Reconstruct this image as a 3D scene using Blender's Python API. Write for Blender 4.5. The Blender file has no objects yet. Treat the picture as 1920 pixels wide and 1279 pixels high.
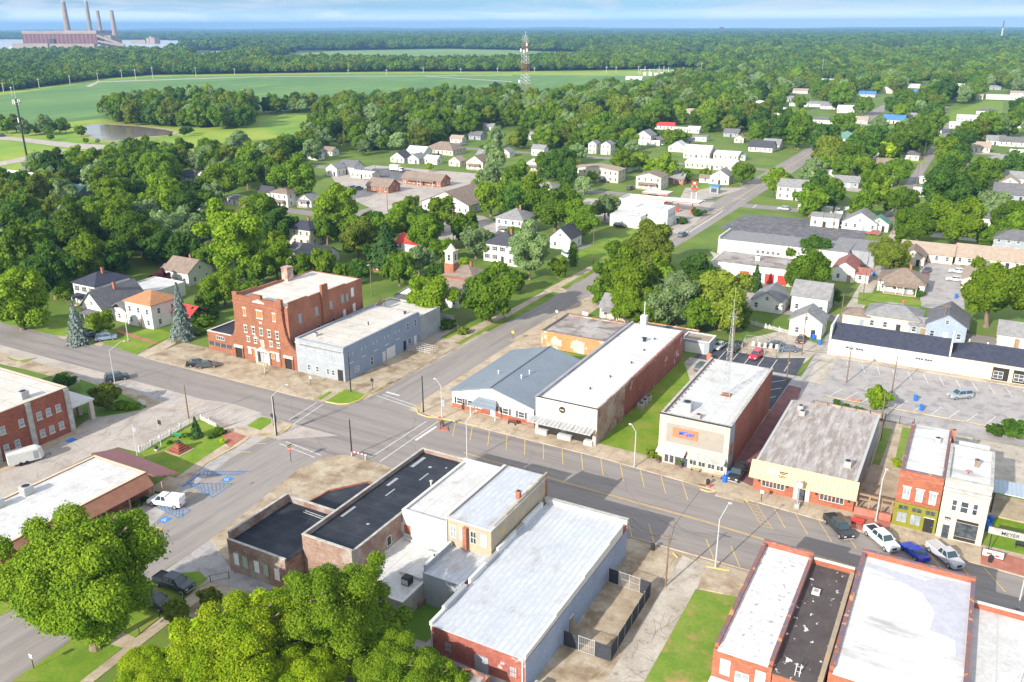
import bpy, math, random
import numpy as np
R = math.radians
S = bpy.context.scene
# ------------------------------------------------------------------ camera
F, CX, CY, CAMH = 1620.0, 960.0, 639.5, 70.0
PITCH, YAW, ROLL = R(20.0), R(28.7), R(0.15)
fw = np.array([-math.sin(YAW)*math.cos(PITCH), math.cos(YAW)*math.cos(PITCH), -math.sin(PITCH)])
_rt = np.array([math.cos(YAW), math.sin(YAW), 0.0]); _up = np.cross(_rt, fw)
rt = math.cos(ROLL)*_rt - math.sin(ROLL)*_up
up = math.sin(ROLL)*_rt + math.cos(ROLL)*_up
def G(px, py, z=0.0):
    """the point at height z that the drone sees at a place in its photograph (1920 x 1279)"""
    d = fw*F + rt*(px-CX) + up*(CY-py)
    t = (z-CAMH)/d[2]
    return (d[0]*t, d[1]*t, z)
def PR(x, y, z=0.0):
    v = np.array([x, y, z-CAMH]); Z = v@fw
    return (CX+F*(v@rt)/Z, CY-F*(v@up)/Z, Z)
cd = bpy.data.cameras.new("camera"); cam = bpy.data.objects.new("camera", cd)
S.collection.objects.link(cam); S.camera = cam
cd.sensor_width = 36.0; cd.lens = 36.0*F/1920.0; cd.clip_start = 1.0; cd.clip_end = 80000.0
from mathutils import Matrix, Vector
m = Matrix.Identity(4)
for i in range(3):
    m[i][0] = rt[i]; m[i][1] = up[i]; m[i][2] = -fw[i]
m[2][3] = CAMH
cam.matrix_world = m
# ------------------------------------------------------------------ sky, sun, exposure
SUN_EL = 25.0; SUN_AZ = 192.0      # the sun stands behind and to the left of the drone; azimuth clockwise from +Y
W = bpy.data.worlds.new("World"); S.world = W; W.use_nodes = True
nt = W.node_tree; nt.nodes.clear()
def N(t, **k):
    n = nt.nodes.new(t)
    for a, b in k.items(): setattr(n, a, b)
    return n
sky = N('ShaderNodeTexSky', sky_type='NISHITA'); sky.sun_disc = False
sky.sun_elevation = R(SUN_EL); sky.sun_rotation = R(SUN_AZ); sky.altitude = 100; sky.air_density = 1.0; sky.dust_density = 0.6; sky.ozone_density = 2.0
bg = N('ShaderNodeBackground'); bg.inputs[1].default_value = 0.15
out = N('ShaderNodeOutputWorld')
tc = N('ShaderNodeTexCoord'); sep = N('ShaderNodeSeparateXYZ'); nt.links.new(tc.outputs['Generated'], sep.inputs[0])
# thin streaks of high cloud, thicker towards the horizon
mp = N('ShaderNodeMapping'); mp.inputs['Scale'].default_value = (2.6, 2.6, 24.0); nt.links.new(tc.outputs['Generated'], mp.inputs[0])
nz = N('ShaderNodeTexNoise'); nz.inputs['Scale'].default_value = 2.6; nz.inputs['Detail'].default_value = 7; nz.inputs['Roughness'].default_value = 0.55; nz.inputs['Distortion'].default_value = 0.6
nt.links.new(mp.outputs[0], nz.inputs['Vector'])
cr = N('ShaderNodeMapRange'); cr.interpolation_type = 'SMOOTHSTEP'
cr.inputs[1].default_value = 0.40; cr.inputs[2].default_value = 0.64; nt.links.new(nz.outputs[0], cr.inputs[0])
el = N('ShaderNodeMapRange'); el.inputs[1].default_value = 0.0; el.inputs[2].default_value = 0.02; el.inputs[3].default_value = 0.9; el.inputs[4].default_value = 0.0
nt.links.new(sep.outputs[2], el.inputs[0])
ad = N('ShaderNodeMath', operation='ADD', use_clamp=True); nt.links.new(cr.outputs[0], ad.inputs[0]); nt.links.new(el.outputs[0], ad.inputs[1])
mu = N('ShaderNodeMath', operation='MULTIPLY'); mu.inputs[1].default_value = 0.85; nt.links.new(ad.outputs[0], mu.inputs[0])
tint = N('ShaderNodeMix', data_type='RGBA', blend_type='MULTIPLY'); tint.inputs[0].default_value = 1.0
# the air right above the horizon is a deeper blue than the sky overhead
tb = N('ShaderNodeMapRange'); tb.inputs[1].default_value = 0.05; tb.inputs[2].default_value = 0.16; nt.links.new(sep.outputs[2], tb.inputs[0])
tm_ = N('ShaderNodeMix', data_type='RGBA'); nt.links.new(tb.outputs[0], tm_.inputs[0]); tm_.inputs[6].default_value = (0.24, 0.38, 0.60, 1); tm_.inputs[7].default_value = (1.3, 1.12, 0.95, 1)
nt.links.new(tm_.outputs[2], tint.inputs[7]); nt.links.new(sky.outputs[0], tint.inputs[6])
mx = N('ShaderNodeMix', data_type='RGBA'); nt.links.new(mu.outputs[0], mx.inputs[0]); nt.links.new(tint.outputs[2], mx.inputs[6])
cm_ = N('ShaderNodeMix', data_type='RGBA'); nt.links.new(tb.outputs[0], cm_.inputs[0]); cm_.inputs[6].default_value = (2.9, 3.0, 3.1, 1); cm_.inputs[7].default_value = (4.6, 4.4, 4.1, 1); nt.links.new(cm_.outputs[2], mx.inputs[7])
hz_ = N('ShaderNodeMapRange'); hz_.inputs[1].default_value = 0.0; hz_.interpolation_type = 'SMOOTHERSTEP'; hz_.inputs[2].default_value = 0.024; hz_.inputs[3].default_value = 2.8; hz_.inputs[4].default_value = 1.0; nt.links.new(sep.outputs[2], hz_.inputs[0])
vm = N('ShaderNodeVectorMath', operation='SCALE'); nt.links.new(mx.outputs[2], vm.inputs[0]); nt.links.new(hz_.outputs[0], vm.inputs['Scale'])
nt.links.new(vm.outputs[0], bg.inputs[0]); nt.links.new(bg.outputs[0], out.inputs[0])
sl = bpy.data.lights.new("sun", 'SUN'); sl.energy = 3.5; sl.angle = R(0.6); sl.color = (1.0, 0.94, 0.84)
so = bpy.data.objects.new("sun", sl); S.collection.objects.link(so)
a, e = R(SUN_AZ), R(SUN_EL)
sd = Vector((math.sin(a)*math.cos(e), math.cos(a)*math.cos(e), math.sin(e)))
so.rotation_euler = sd.to_track_quat('Z', 'Y').to_euler(); so.location = (0, 0, 300)
S.view_settings.view_transform = 'Standard'; S.view_settings.look = 'None'; S.view_settings.gamma = 1.0
S.view_settings.exposure = 1.08
S.cycles.max_bounces = 7; S.cycles.diffuse_bounces = 4; S.cycles.glossy_bounces = 2; S.cycles.transmission_bounces = 3
S.cycles.transparent_max_bounces = 8; S.cycles.volume_bounces = 0; S.cycles.caustics_reflective = False; S.cycles.caustics_refractive = False
# ------------------------------------------------------------------ helpers
COL = S.collection
def tag(o, label=None, cat=None, group=None, kind=None):
    if label: o['label'] = label
    if cat: o['category'] = cat
    if group: o['group'] = group
    if kind: o['kind'] = kind
    return o
def thing(name, label, cat, loc=(0, 0, 0), rz=0.0, group=None):
    o = bpy.data.objects.new(name, None); COL.objects.link(o); o.location = loc; o.rotation_euler = (0, 0, rz)
    o.empty_display_size = 0.5
    return tag(o, label, cat, group)
class MB:
    def __init__(s): s.v = []; s.f = []; s.mi = []
    def add(s, vs, fs, mi=0):
        b = len(s.v); s.v += [tuple(map(float, p)) for p in vs]; s.f += [tuple(b+i for i in f) for f in fs]; s.mi += [mi]*len(fs); return s
    def box(s, x0, y0, z0, x1, y1, z1, mi=0):
        x0, x1 = min(x0, x1), max(x0, x1); y0, y1 = min(y0, y1), max(y0, y1)
        return s.add([(x0,y0,z0),(x1,y0,z0),(x1,y1,z0),(x0,y1,z0),(x0,y0,z1),(x1,y0,z1),(x1,y1,z1),(x0,y1,z1)],
                     [(3,2,1,0),(4,5,6,7),(0,1,5,4),(1,2,6,5),(2,3,7,6),(3,0,4,7)], mi)
    def prism(s, pts, z0, z1, mi=0):
        n = len(pts); a = sum(pts[i][0]*pts[(i+1)%n][1]-pts[(i+1)%n][0]*pts[i][1] for i in range(n))
        if a < 0: pts = pts[::-1]
        return s.add([(p[0],p[1],z0) for p in pts]+[(p[0],p[1],z1) for p in pts],
                     [tuple(range(n))[::-1], tuple(range(n, 2*n))]+[(i,(i+1)%n,n+(i+1)%n,n+i) for i in range(n)], mi)
    def poly(s, pts, mi=0): return s.add(pts, [tuple(range(len(pts)))], mi)
    def cyl(s, x, y, z0, z1, r, r2=None, n=10, mi=0):
        r2 = r if r2 is None else r2
        c = [(math.cos(2*math.pi*i/n), math.sin(2*math.pi*i/n)) for i in range(n)]
        return s.add([(x+r*a, y+r*b, z0) for a, b in c]+[(x+r2*a, y+r2*b, z1) for a, b in c],
                     [tuple(range(n))[::-1], tuple(range(n, 2*n))]+[(i,(i+1)%n,n+(i+1)%n,n+i) for i in range(n)], mi)
    def tube(s, p, q, r, r2=None, n=6, mi=0):
        r2 = r if r2 is None else r2
        p, q = Vector(p), Vector(q); d = (q-p)
        if d.length < 1e-6: return s
        d.normalize(); u = d.orthogonal().normalized(); w = d.cross(u)
        vs = [p+r*(u*math.cos(2*math.pi*i/n)+w*math.sin(2*math.pi*i/n)) for i in range(n)]
        vs += [q+r2*(u*math.cos(2*math.pi*i/n)+w*math.sin(2*math.pi*i/n)) for i in range(n)]
        return s.add(vs, [tuple(range(n))[::-1], tuple(range(n, 2*n))]+[(i,(i+1)%n,n+(i+1)%n,n+i) for i in range(n)], mi)
    def sphere(s, x, y, z, rx, ry, rz, n=10, k=6, mi=0, jit=0, rng=None):
        vs = [(x, y, z-rz)]
        for j in range(1, k):
            t = math.pi*j/k-math.pi/2
            for i in range(n):
                p = 2*math.pi*i/n; g = 1+(rng.uniform(-jit, jit) if jit else 0)
                vs.append((x+rx*g*math.cos(t)*math.cos(p), y+ry*g*math.cos(t)*math.sin(p), z+rz*g*math.sin(t)))
        vs.append((x, y, z+rz)); fs = []
        for i in range(n): fs.append((0, 1+(i+1)%n, 1+i))
        for j in range(k-2):
            for i in range(n):
                a = 1+j*n; fs.append((a+i, a+(i+1)%n, a+n+(i+1)%n, a+n+i))
        t = len(vs)-1; a = 1+(k-2)*n
        for i in range(n): fs.append((a+i, a+(i+1)%n, t))
        return s.add(vs, fs, mi)
    def build(s, name, mats, parent=None, world=True, smooth=False, loc=None, rz=0):
        if not isinstance(mats, (list, tuple)): mats = [mats]
        vs = s.v
        if parent is not None and world:
            L = parent.matrix_world.translation if False else parent.location
            ox, oy, oz = L
            p = parent.parent
            while p is not None: ox += p.location[0]; oy += p.location[1]; oz += p.location[2]; p = p.parent
            vs = [(a-ox, b-oy, c-oz) for a, b, c in vs]
        me = bpy.data.meshes.new(name); me.from_pydata(vs, [], s.f)
        for mm in mats: me.materials.append(mm)
        if len(mats) > 1: me.polygons.foreach_set('material_index', s.mi)
        if smooth: me.polygons.foreach_set('use_smooth', [True]*len(s.f))
        me.update()
        o = bpy.data.objects.new(name, me); COL.objects.link(o)
        if parent is not None: o.parent = parent
        if loc is not None: o.location = loc
        o.rotation_euler = (0, 0, rz)
        return o
def link_mesh(name, me, parent=None, loc=(0, 0, 0), rz=0.0, sc=None):
    o = bpy.data.objects.new(name, me); COL.objects.link(o); o.parent = parent; o.location = loc; o.rotation_euler = (0, 0, rz)
    if sc: o.scale = sc
    return o
def copy_tree(o, parent=None, label=None):
    c = o.copy(); COL.objects.link(c); c.parent = parent
    for ch in list(o.children): copy_tree(ch, c)
    if label: c['label'] = label
    return c
def build1(mb, name, mats, label, cat, group=None, loc=None, smooth=False):
    """one-mesh thing whose origin stands at its base"""
    if loc is None:
        xs = [p[0] for p in mb.v]; ys = [p[1] for p in mb.v]; zs = [p[2] for p in mb.v]
        loc = ((min(xs)+max(xs))/2, (min(ys)+max(ys))/2, min(zs))
    mb.v = [(a-loc[0], b-loc[1], c-loc[2]) for a, b, c in mb.v]
    o = mb.build(name, mats, smooth=smooth, loc=loc)
    return tag(o, label, cat, group)

# ------------------------------------------------------------------ materials
def mat(name, c, c2=None, s=0.5, rough=0.85, c3=None, s3=4.0, st=(1, 1, 1), bump=0.0, metal=0.0, wave=None, lo=0.38, hi=0.62, lo3=0.5, hi3=0.62, spec=0.3, rnd=0.0, det=5, coat=0.0, mix3=1.0):
    mt = bpy.data.materials.new(name); mt.use_nodes = True; t = mt.node_tree; L = t.links
    b = t.nodes['Principled BSDF']; b.inputs['Roughness'].default_value = rough; b.inputs['Metallic'].default_value = metal
    b.inputs['Specular IOR Level'].default_value = spec
    if coat: b.inputs['Coat Weight'].default_value = coat
    C4 = lambda q: (q[0], q[1], q[2], 1)
    b.inputs['Base Color'].default_value = C4(c)
    if c2 is None and c3 is None and wave is None and not rnd: return mt
    g = t.nodes.new('ShaderNodeNewGeometry'); mp = t.nodes.new('ShaderNodeMapping'); mp.inputs['Scale'].default_value = st
    L.new(g.outputs['Position'], mp.inputs[0])
    cur = None
    def noise(sc, l, h, dd=det):
        n = t.nodes.new('ShaderNodeTexNoise'); n.inputs['Scale'].default_value = sc; n.inputs['Detail'].default_value = dd; n.inputs['Roughness'].default_value = 0.62
        L.new(mp.outputs[0], n.inputs['Vector'])
        r = t.nodes.new('ShaderNodeMapRange'); r.inputs[1].default_value = l; r.inputs[2].default_value = h; L.new(n.outputs[0], r.inputs[0]); return n, r
    def mix(fac, a, bb, mode='MIX'):
        m_ = t.nodes.new('ShaderNodeMix'); m_.data_type = 'RGBA'; m_.blend_type = mode
        if isinstance(fac, float): m_.inputs[0].default_value = fac
        else: L.new(fac, m_.inputs[0])
        for q, idx in ((a, 6), (bb, 7)):
            if isinstance(q, tuple): m_.inputs[idx].default_value = C4(q)
            else: L.new(q, m_.inputs[idx])
        return m_.outputs[2]
    cur = tuple(c)
    if c2 is not None:
        n1, r1 = noise(s, lo, hi); cur = mix(r1.outputs[0], cur, tuple(c2))
    # fine grain that every outdoor surface has
    n2, r2 = noise(max(s*9, 2.5), 0.3, 0.7); r2.inputs[3].default_value = 0.86; r2.inputs[4].default_value = 1.12
    cc = t.nodes.new('ShaderNodeCombineColor')
    for i in range(3): L.new(r2.outputs[0], cc.inputs[i])
    cur = mix(1.0, cur, cc.outputs[0], 'MULTIPLY')
    if c3 is not None:
        n3, r3 = noise(s3, lo3, hi3); r3.inputs[4].default_value = mix3; cur = mix(r3.outputs[0], cur, tuple(c3))
    if wave is not None:
        ax, per, wc = wave[:3]
        w = t.nodes.new('ShaderNodeTexWave'); w.bands_direction = ax; w.inputs['Scale'].default_value = 0.314/per; w.inputs['Distortion'].default_value = wave[3] if len(wave) > 3 else 0
        L.new(g.outputs['Position'], w.inputs['Vector'])
        r = t.nodes.new('ShaderNodeMapRange'); r.inputs[1].default_value = wave[4] if len(wave) > 4 else 0.78; r.inputs[2].default_value = 1.0 if len(wave) > 4 else 0.95; L.new(w.outputs[1], r.inputs[0])
        cur = mix(r.outputs[0], cur, tuple(wc))
    if rnd:
        oi = t.nodes.new('ShaderNodeObjectInfo'); r = t.nodes.new('ShaderNodeMapRange'); r.inputs[3].default_value = 1-rnd; r.inputs[4].default_value = 1+rnd
        L.new(oi.outputs['Random'], r.inputs[0]); cc = t.nodes.new('ShaderNodeCombineColor')
        for i in range(3): L.new(r.outputs[0], cc.inputs[i])
        cur = mix(1.0, cur, cc.outputs[0], 'MULTIPLY')
    L.new(cur, b.inputs['Base Color'])
    if bump:
        bp = t.nodes.new('ShaderNodeBump'); bp.inputs['Strength'].default_value = bump; bp.inputs['Distance'].default_value = 0.1
        L.new(n2.outputs[0], bp.inputs['Height']); L.new(bp.outputs[0], b.inputs['Normal'])
    return mt
def brick(name, c, c2, mort, s=0.25, c3=None, lo3=.52, hi3=.6):
    """brick courses: joints and single darker bricks, with weathering patches; for walls along either street"""
    mt = mat(name, c, c2, s=s, c3=c3, s3=0.35, lo3=lo3, hi3=hi3, rough=0.9)
    t = mt.node_tree; L = t.links; b = t.nodes['Principled BSDF']; cur = b.inputs['Base Color'].links[0].from_socket
    g = t.nodes.new('ShaderNodeNewGeometry'); sp = t.nodes.new('ShaderNodeSeparateXYZ'); L.new(g.outputs['Position'], sp.inputs[0])
    a = t.nodes.new('ShaderNodeMath'); a.operation = 'ADD'; L.new(sp.outputs[0], a.inputs[0]); L.new(sp.outputs[1], a.inputs[1])
    cb = t.nodes.new('ShaderNodeCombineXYZ'); L.new(a.outputs[0], cb.inputs[0]); L.new(sp.outputs[2], cb.inputs[1])
    br = t.nodes.new('ShaderNodeTexBrick'); br.inputs['Scale'].default_value = 1.0; br.inputs['Brick Width'].default_value = 0.5; br.inputs['Row Height'].default_value = 0.2
    br.inputs['Mortar Size'].default_value = 0.018; br.inputs['Color1'].default_value = (1.12, 1.12, 1.12, 1); br.inputs['Color2'].default_value = (0.78, 0.78, 0.8, 1)
    br.inputs['Mortar'].default_value = (mort, mort, mort, 1); L.new(cb.outputs[0], br.inputs['Vector'])
    m_ = t.nodes.new('ShaderNodeMix'); m_.data_type = 'RGBA'; m_.blend_type = 'MULTIPLY'; m_.inputs[0].default_value = 1.0
    L.new(cur, m_.inputs[6]); L.new(br.outputs[0], m_.inputs[7]); L.new(m_.outputs[2], b.inputs['Base Color'])
    return mt
def leafmat(name, c, c2, rough=0.6, trans=0.35, rnd=0.25):
    mt = mat(name, c, c2, s=0.35, rough=.75, rnd=rnd, lo=0.35, hi=0.65, spec=0.1)
    t = mt.node_tree; L = t.links; b = t.nodes['Principled BSDF']; o = t.nodes['Material Output']
    cur = b.inputs['Base Color'].links[0].from_socket
    tr = t.nodes.new('ShaderNodeBsdfTranslucent'); L.new(cur, tr.inputs[0])
    ms = t.nodes.new('ShaderNodeMixShader'); ms.inputs[0].default_value = trans
    L.new(b.outputs[0], ms.inputs[1]); L.new(tr.outputs[0], ms.inputs[2]); L.new(ms.outputs[0], o.inputs[0])
    return mt
M = {}
M['ground'] = mat('ground', (0.095, 0.165, 0.018), (0.155, 0.22, 0.03), s=0.06, c3=(0.16, 0.15, 0.06), s3=0.11, lo3=.56, hi3=.7)
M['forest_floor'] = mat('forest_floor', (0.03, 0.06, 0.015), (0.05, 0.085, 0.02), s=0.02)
M['lawn'] = mat('lawn', (0.125, 0.225, 0.012), (0.20, 0.285, 0.02), s=0.22, c3=(0.24, 0.23, 0.06), s3=0.22, lo3=.52, hi3=.74, bump=.3)
M['lawn_dark'] = mat('lawn_dark', (0.085, 0.19, 0.015), (0.12, 0.23, 0.02), s=0.3)
M['rough_grass'] = mat('rough_grass', (0.13, 0.24, 0.02), (0.20, 0.27, 0.04), s=0.3, c3=(0.34, 0.25, 0.09), s3=0.35, lo3=.52, hi3=.66)
M['meadow'] = mat('meadow', (0.21, 0.32, 0.025), (0.30, 0.36, 0.045), s=0.03, c3=(0.15, 0.28, 0.025), s3=0.012)
M['soy'] = mat('soy_field', (0.085, 0.19, 0.052), (0.125, 0.235, 0.06), s=0.012, c3=(0.20, 0.31, 0.06), s3=0.05, st=(1, .22, 1), lo3=.52, hi3=.7)
M['soy2'] = mat('far_field', (0.14, 0.25, 0.07), (0.19, 0.29, 0.09), s=0.004)
M['asphalt'] = mat('asphalt', (0.25, 0.222, 0.203), (0.29, 0.258, 0.236), s=0.6, c3=(0.19, 0.172, 0.165), s3=0.5, lo3=.52, hi3=.7, st=(.05, 1, 1))
M['asphalt_y'] = mat('asphalt_cross', (0.265, 0.236, 0.215), (0.31, 0.277, 0.252), s=0.6, c3=(0.20, 0.182, 0.172), s3=0.5, lo3=.52, hi3=.7, st=(1, .05, 1))
M['tar'] = mat('fresh_asphalt', (0.055, 0.058, 0.075), (0.08, 0.082, 0.10), s=0.5)
M['worn_tar'] = mat('worn_asphalt', (0.10, 0.10, 0.115), (0.15, 0.145, 0.155), s=0.15, c3=(0.2, 0.19, 0.19), s3=.5)
M['concrete'] = mat('concrete', (0.42, 0.335, 0.235), (0.51, 0.42, 0.31), s=0.25, c3=(0.30, 0.235, 0.16), s3=0.4, lo3=.5, hi3=.68)
M['brown_concrete'] = mat('stained_concrete', (0.36, 0.285, 0.195), (0.47, 0.395, 0.29), s=0.3, c3=(0.25, 0.18, 0.11), s3=0.25, lo3=.48, hi3=.64)
M['lot'] = mat('car_park_concrete', (0.40, 0.35, 0.31), (0.47, 0.42, 0.37), s=0.1, c3=(0.33, 0.28, 0.24), s3=0.3, lo3=.5, hi3=.7)
M['pale_lot'] = mat('pale_car_park', (0.36, 0.335, 0.32), (0.42, 0.39, 0.37), s=0.15, c3=(0.29, 0.27, 0.27), s3=0.4)
M['gravel'] = mat('gravel', (0.50, 0.45, 0.38), (0.38, 0.33, 0.27), s=0.3, c3=(0.2, 0.2, 0.1), s3=0.6, lo3=.6, hi3=.72)
M['brickpave'] = mat('brick_paving', (0.20, 0.085, 0.08), (0.25, 0.12, 0.11), s=0.5)
M['redpave'] = mat('red_paving', (0.36, 0.13, 0.09), (0.42, 0.18, 0.13), s=0.8)
M['water'] = mat('pond_water', (0.17, 0.14, 0.12), rough=0.2, spec=0.5)
M['river'] = mat('river_water', (0.42, 0.40, 0.40), rough=0.25, spec=0.5)
M['white_line'] = mat('white_line', (0.72, 0.72, 0.70), (0.55, 0.54, 0.52), s=1.5)
M['yellow_line'] = mat('yellow_line', (0.72, 0.47, 0.14), (0.55, 0.39, 0.16), s=1.5)
M['yellow_kerb'] = mat('yellow_kerb', (0.72, 0.52, 0.12), (0.6, 0.46, 0.2), s=1.5)
M['blue_line'] = mat('blue_line', (0.08, 0.20, 0.42), (0.15, 0.27, 0.45), s=1.5)
M['crack'] = mat('tar_seam', (0.13, 0.12, 0.115))
M['white_roof'] = mat('white_roof', (0.62, 0.615, 0.60), (0.52, 0.515, 0.50), s=0.3, c3=(0.44, 0.40, 0.36), s3=0.4, lo3=.56, hi3=.72, rough=.6, wave=('X', 2.7, (0.48, 0.46, 0.44), 0, .985))
M['cream_roof'] = mat('cream_roof', (0.56, 0.52, 0.465), (0.63, 0.595, 0.54), s=0.2, c3=(0.45, 0.41, 0.36), s3=.35, lo3=.54, hi3=.72, wave=('Y', 3.1, (0.42, 0.39, 0.35), 0, .985))
M['white_metal_roof'] = mat('white_metal_roof', (0.54, 0.565, 0.60), (0.47, 0.49, 0.53), s=0.2, wave=('X', 0.8, (0.44, 0.46, 0.50)), rough=.45, c3=(0.36, 0.33, 0.30), s3=.5, lo3=.56, hi3=.74, st=(1, .5, 1))
M['patchy_roof'] = mat('peeling_roof', (0.80, 0.79, 0.80), (0.62, 0.61, 0.63), s=0.9, c3=(0.30, 0.29, 0.30), s3=1.3, lo3=.54, hi3=.66)
M['stained_roof'] = mat('coated_roof', (0.66, 0.665, 0.665), (0.57, 0.575, 0.575), s=0.5, st=(.35, 1.4, 1), c3=(0.40, 0.385, 0.37), s3=.35, lo3=.56, hi3=.7, wave=('Y', 1.9, (0.52, 0.51, 0.50), .6, .985))
M['black_roof'] = mat('black_roof', (0.020, 0.023, 0.032), (0.034, 0.038, 0.05), s=0.3, rough=.7, c3=(0.06, 0.06, 0.07), s3=.3, lo3=.58, hi3=.75, wave=('Y', 2.3, (0.045, 0.05, 0.06), 0, .985))
M['tar_roof'] = mat('worn_black_roof', (0.075, 0.06, 0.06), (0.10, 0.085, 0.08), s=0.5, c3=(0.75, 0.74, 0.74), s3=1.3, lo3=.635, hi3=.65, st=(1, .7, 1))
M['grey_roof'] = mat('weathered_roof', (0.29, 0.245, 0.22), (0.40, 0.36, 0.335), s=0.9, st=(1.3, .22, 1), c3=(0.50, 0.47, 0.45), s3=1.2, lo3=.5, hi3=.66, lo=.42, hi=.58)
M['old_roof'] = mat('old_flat_roof', (0.30, 0.26, 0.235), (0.42, 0.39, 0.37), s=0.18, c3=(0.20, 0.165, 0.145), s3=.3, lo3=.5, hi3=.62)
M['blue_metal_roof'] = mat('slate_blue_metal_roof', (0.20, 0.235, 0.275), (0.225, 0.262, 0.30), s=0.3, rough=.5, wave=('Y', 0.9, (0.17, 0.205, 0.245)))
M['brick'] = brick('red_brick', (0.30, 0.115, 0.07), (0.36, 0.155, 0.095), 1.25)
M['brick_lodge'] = brick('orange_brick', (0.235, 0.095, 0.055), (0.285, 0.12, 0.07), 1.2)
M['brick_hosp'] = brick('smooth_red_brick', (0.27, 0.085, 0.055), (0.32, 0.11, 0.07), 1.25)
M['brick_orange'] = brick('bright_orange_brick', (0.62, 0.22, 0.085), (0.55, 0.25, 0.12), 1.15, c3=(0.62, 0.50, 0.38), lo3=.54, hi3=.6)
M['brick_dark'] = brick('weathered_dark_brick', (0.22, 0.13, 0.10), (0.30, 0.21, 0.165), 1.3, c3=(0.34, 0.29, 0.25), lo3=.46, hi3=.62)
M['brick_side'] = brick('peeling_painted_brick', (0.36, 0.24, 0.19), (0.47, 0.39, 0.34), 1.2, c3=(0.30, 0.15, 0.11), lo3=.5, hi3=.62)
M['brick_back'] = brick('flaking_red_brick', (0.27, 0.085, 0.065), (0.34, 0.12, 0.09), 1.2, c3=(0.45, 0.38, 0.36), lo3=.62, hi3=.66)
M['brick_shop'] = brick('coral_brick', (0.36, 0.125, 0.075), (0.31, 0.105, 0.06), 1.15)
M['coping'] = mat('mottled_coping', (0.27, 0.12, 0.09), (0.16, 0.125, 0.16), s=0.9, lo=.47, hi=.53, c3=(0.6, 0.28, 0.12), s3=.8, lo3=.6, hi3=.62)
M['bluepaint'] = mat('blue_grey_paint', (0.235, 0.29, 0.385), (0.27, 0.325, 0.42), s=0.4, wave=('Z', .22, (0.21, 0.26, 0.35)))
M['lightpaint'] = mat('light_grey_paint', (0.28, 0.305, 0.335), (0.33, 0.355, 0.385), s=0.4)
M['bluewall'] = mat('pale_blue_wall', (0.27, 0.33, 0.44), (0.31, 0.37, 0.48), s=0.3)
M['white'] = mat('white_paint', (0.66, 0.65, 0.625), (0.60, 0.59, 0.565), s=0.5)
M['offwhite'] = mat('off_white_siding', (0.60, 0.59, 0.565), (0.65, 0.64, 0.61), s=0.4, wave=('Z', .28, (0.50, 0.49, 0.47)))
M['cream'] = mat('cream_siding', (0.58, 0.515, 0.42), (0.62, 0.555, 0.46), s=0.4)
M['beige'] = mat('beige_stucco', (0.46, 0.40, 0.33), (0.50, 0.44, 0.365), s=0.4)
M['greige'] = mat('grey_beige_panel', (0.31, 0.28, 0.24), (0.34, 0.31, 0.265), s=0.5, wave=('Z', .35, (0.27, 0.24, 0.205)))
M['tan'] = mat('stained_tan_plaster', (0.44, 0.35, 0.23), (0.36, 0.31, 0.24), s=0.3, c3=(0.50, 0.33, 0.12), s3=.5, lo3=.6, hi3=.68)
M['stone'] = mat('pale_stone', (0.56, 0.50, 0.41), (0.50, 0.445, 0.37), s=0.5)
M['grimy_stone'] = mat('grimy_stone', (0.50, 0.48, 0.44), (0.34, 0.33, 0.31), s=1.0)
M['awning'] = mat('yellow_ribbed_metal', (0.62, 0.43, 0.19), (0.60, 0.41, 0.175), s=0.4, wave=('X', 0.55, (0.66, 0.52, 0.31)), rough=.5)
M['orange'] = mat('orange_tile_panel', (0.62, 0.20, 0.09), (0.55, 0.18, 0.09), s=0.6)
M['olive'] = mat('olive_paint', (0.20, 0.195, 0.02), (0.23, 0.22, 0.025), s=0.8)
M['burgundy'] = mat('burgundy_metal_roof', (0.20, 0.085, 0.085), (0.23, 0.10, 0.10), s=0.4, wave=('X', .5, (0.18, 0.075, 0.075)), rough=.5)
M['rust_roof'] = mat('brown_shake_roof', (0.22, 0.10, 0.065), (0.26, 0.125, 0.08), s=0.6)
M['sh_dark'] = mat('charcoal_shingles', (0.055, 0.055, 0.07), (0.075, 0.075, 0.092), s=1.2)
M['sh_navy'] = mat('navy_shingles', (0.035, 0.04, 0.065), (0.05, 0.055, 0.08), s=1.2)
M['sh_grey'] = mat('grey_shingles', (0.20, 0.20, 0.205), (0.27, 0.265, 0.265), s=.8)
M['sh_mid'] = mat('slate_grey_shingles', (0.12, 0.12, 0.13), (0.16, 0.155, 0.165), s=.8)
M['sh_brown'] = mat('brown_shingles', (0.20, 0.15, 0.12), (0.26, 0.205, 0.165), s=.8)
M['sh_tan'] = mat('tan_shingles', (0.32, 0.25, 0.195), (0.37, 0.30, 0.235), s=.8)
M['sh_orange'] = mat('rust_shingles', (0.36, 0.17, 0.08), (0.42, 0.215, 0.11), s=.8)
M['sh_red'] = mat('red_shingles', (0.26, 0.10, 0.09), (0.31, 0.13, 0.11), s=.8)
M['red_metal'] = mat('red_metal_roof', (0.62, 0.05, 0.05), (0.55, 0.06, 0.06), s=.6, rough=.5)
M['blue_metal'] = mat('blue_metal', (0.05, 0.16, 0.55), (0.08, 0.22, 0.60), s=.6, rough=.5)
M['green_metal'] = mat('green_metal_roof', (0.10, 0.22, 0.17), (0.14, 0.27, 0.21), s=.6, rough=.5)
M['glass'] = mat('window_glass', (0.035, 0.045, 0.055), (0.09, 0.105, 0.12), s=1.3, rough=0.15, spec=0.6)
M['blind'] = mat('window_blind', (0.24, 0.27, 0.30), (0.34, 0.37, 0.40), s=1.0, rough=.5)
M['board'] = mat('boarded_window', (0.72, 0.55, 0.38), (0.66, 0.5, 0.35), s=1.0)
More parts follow.
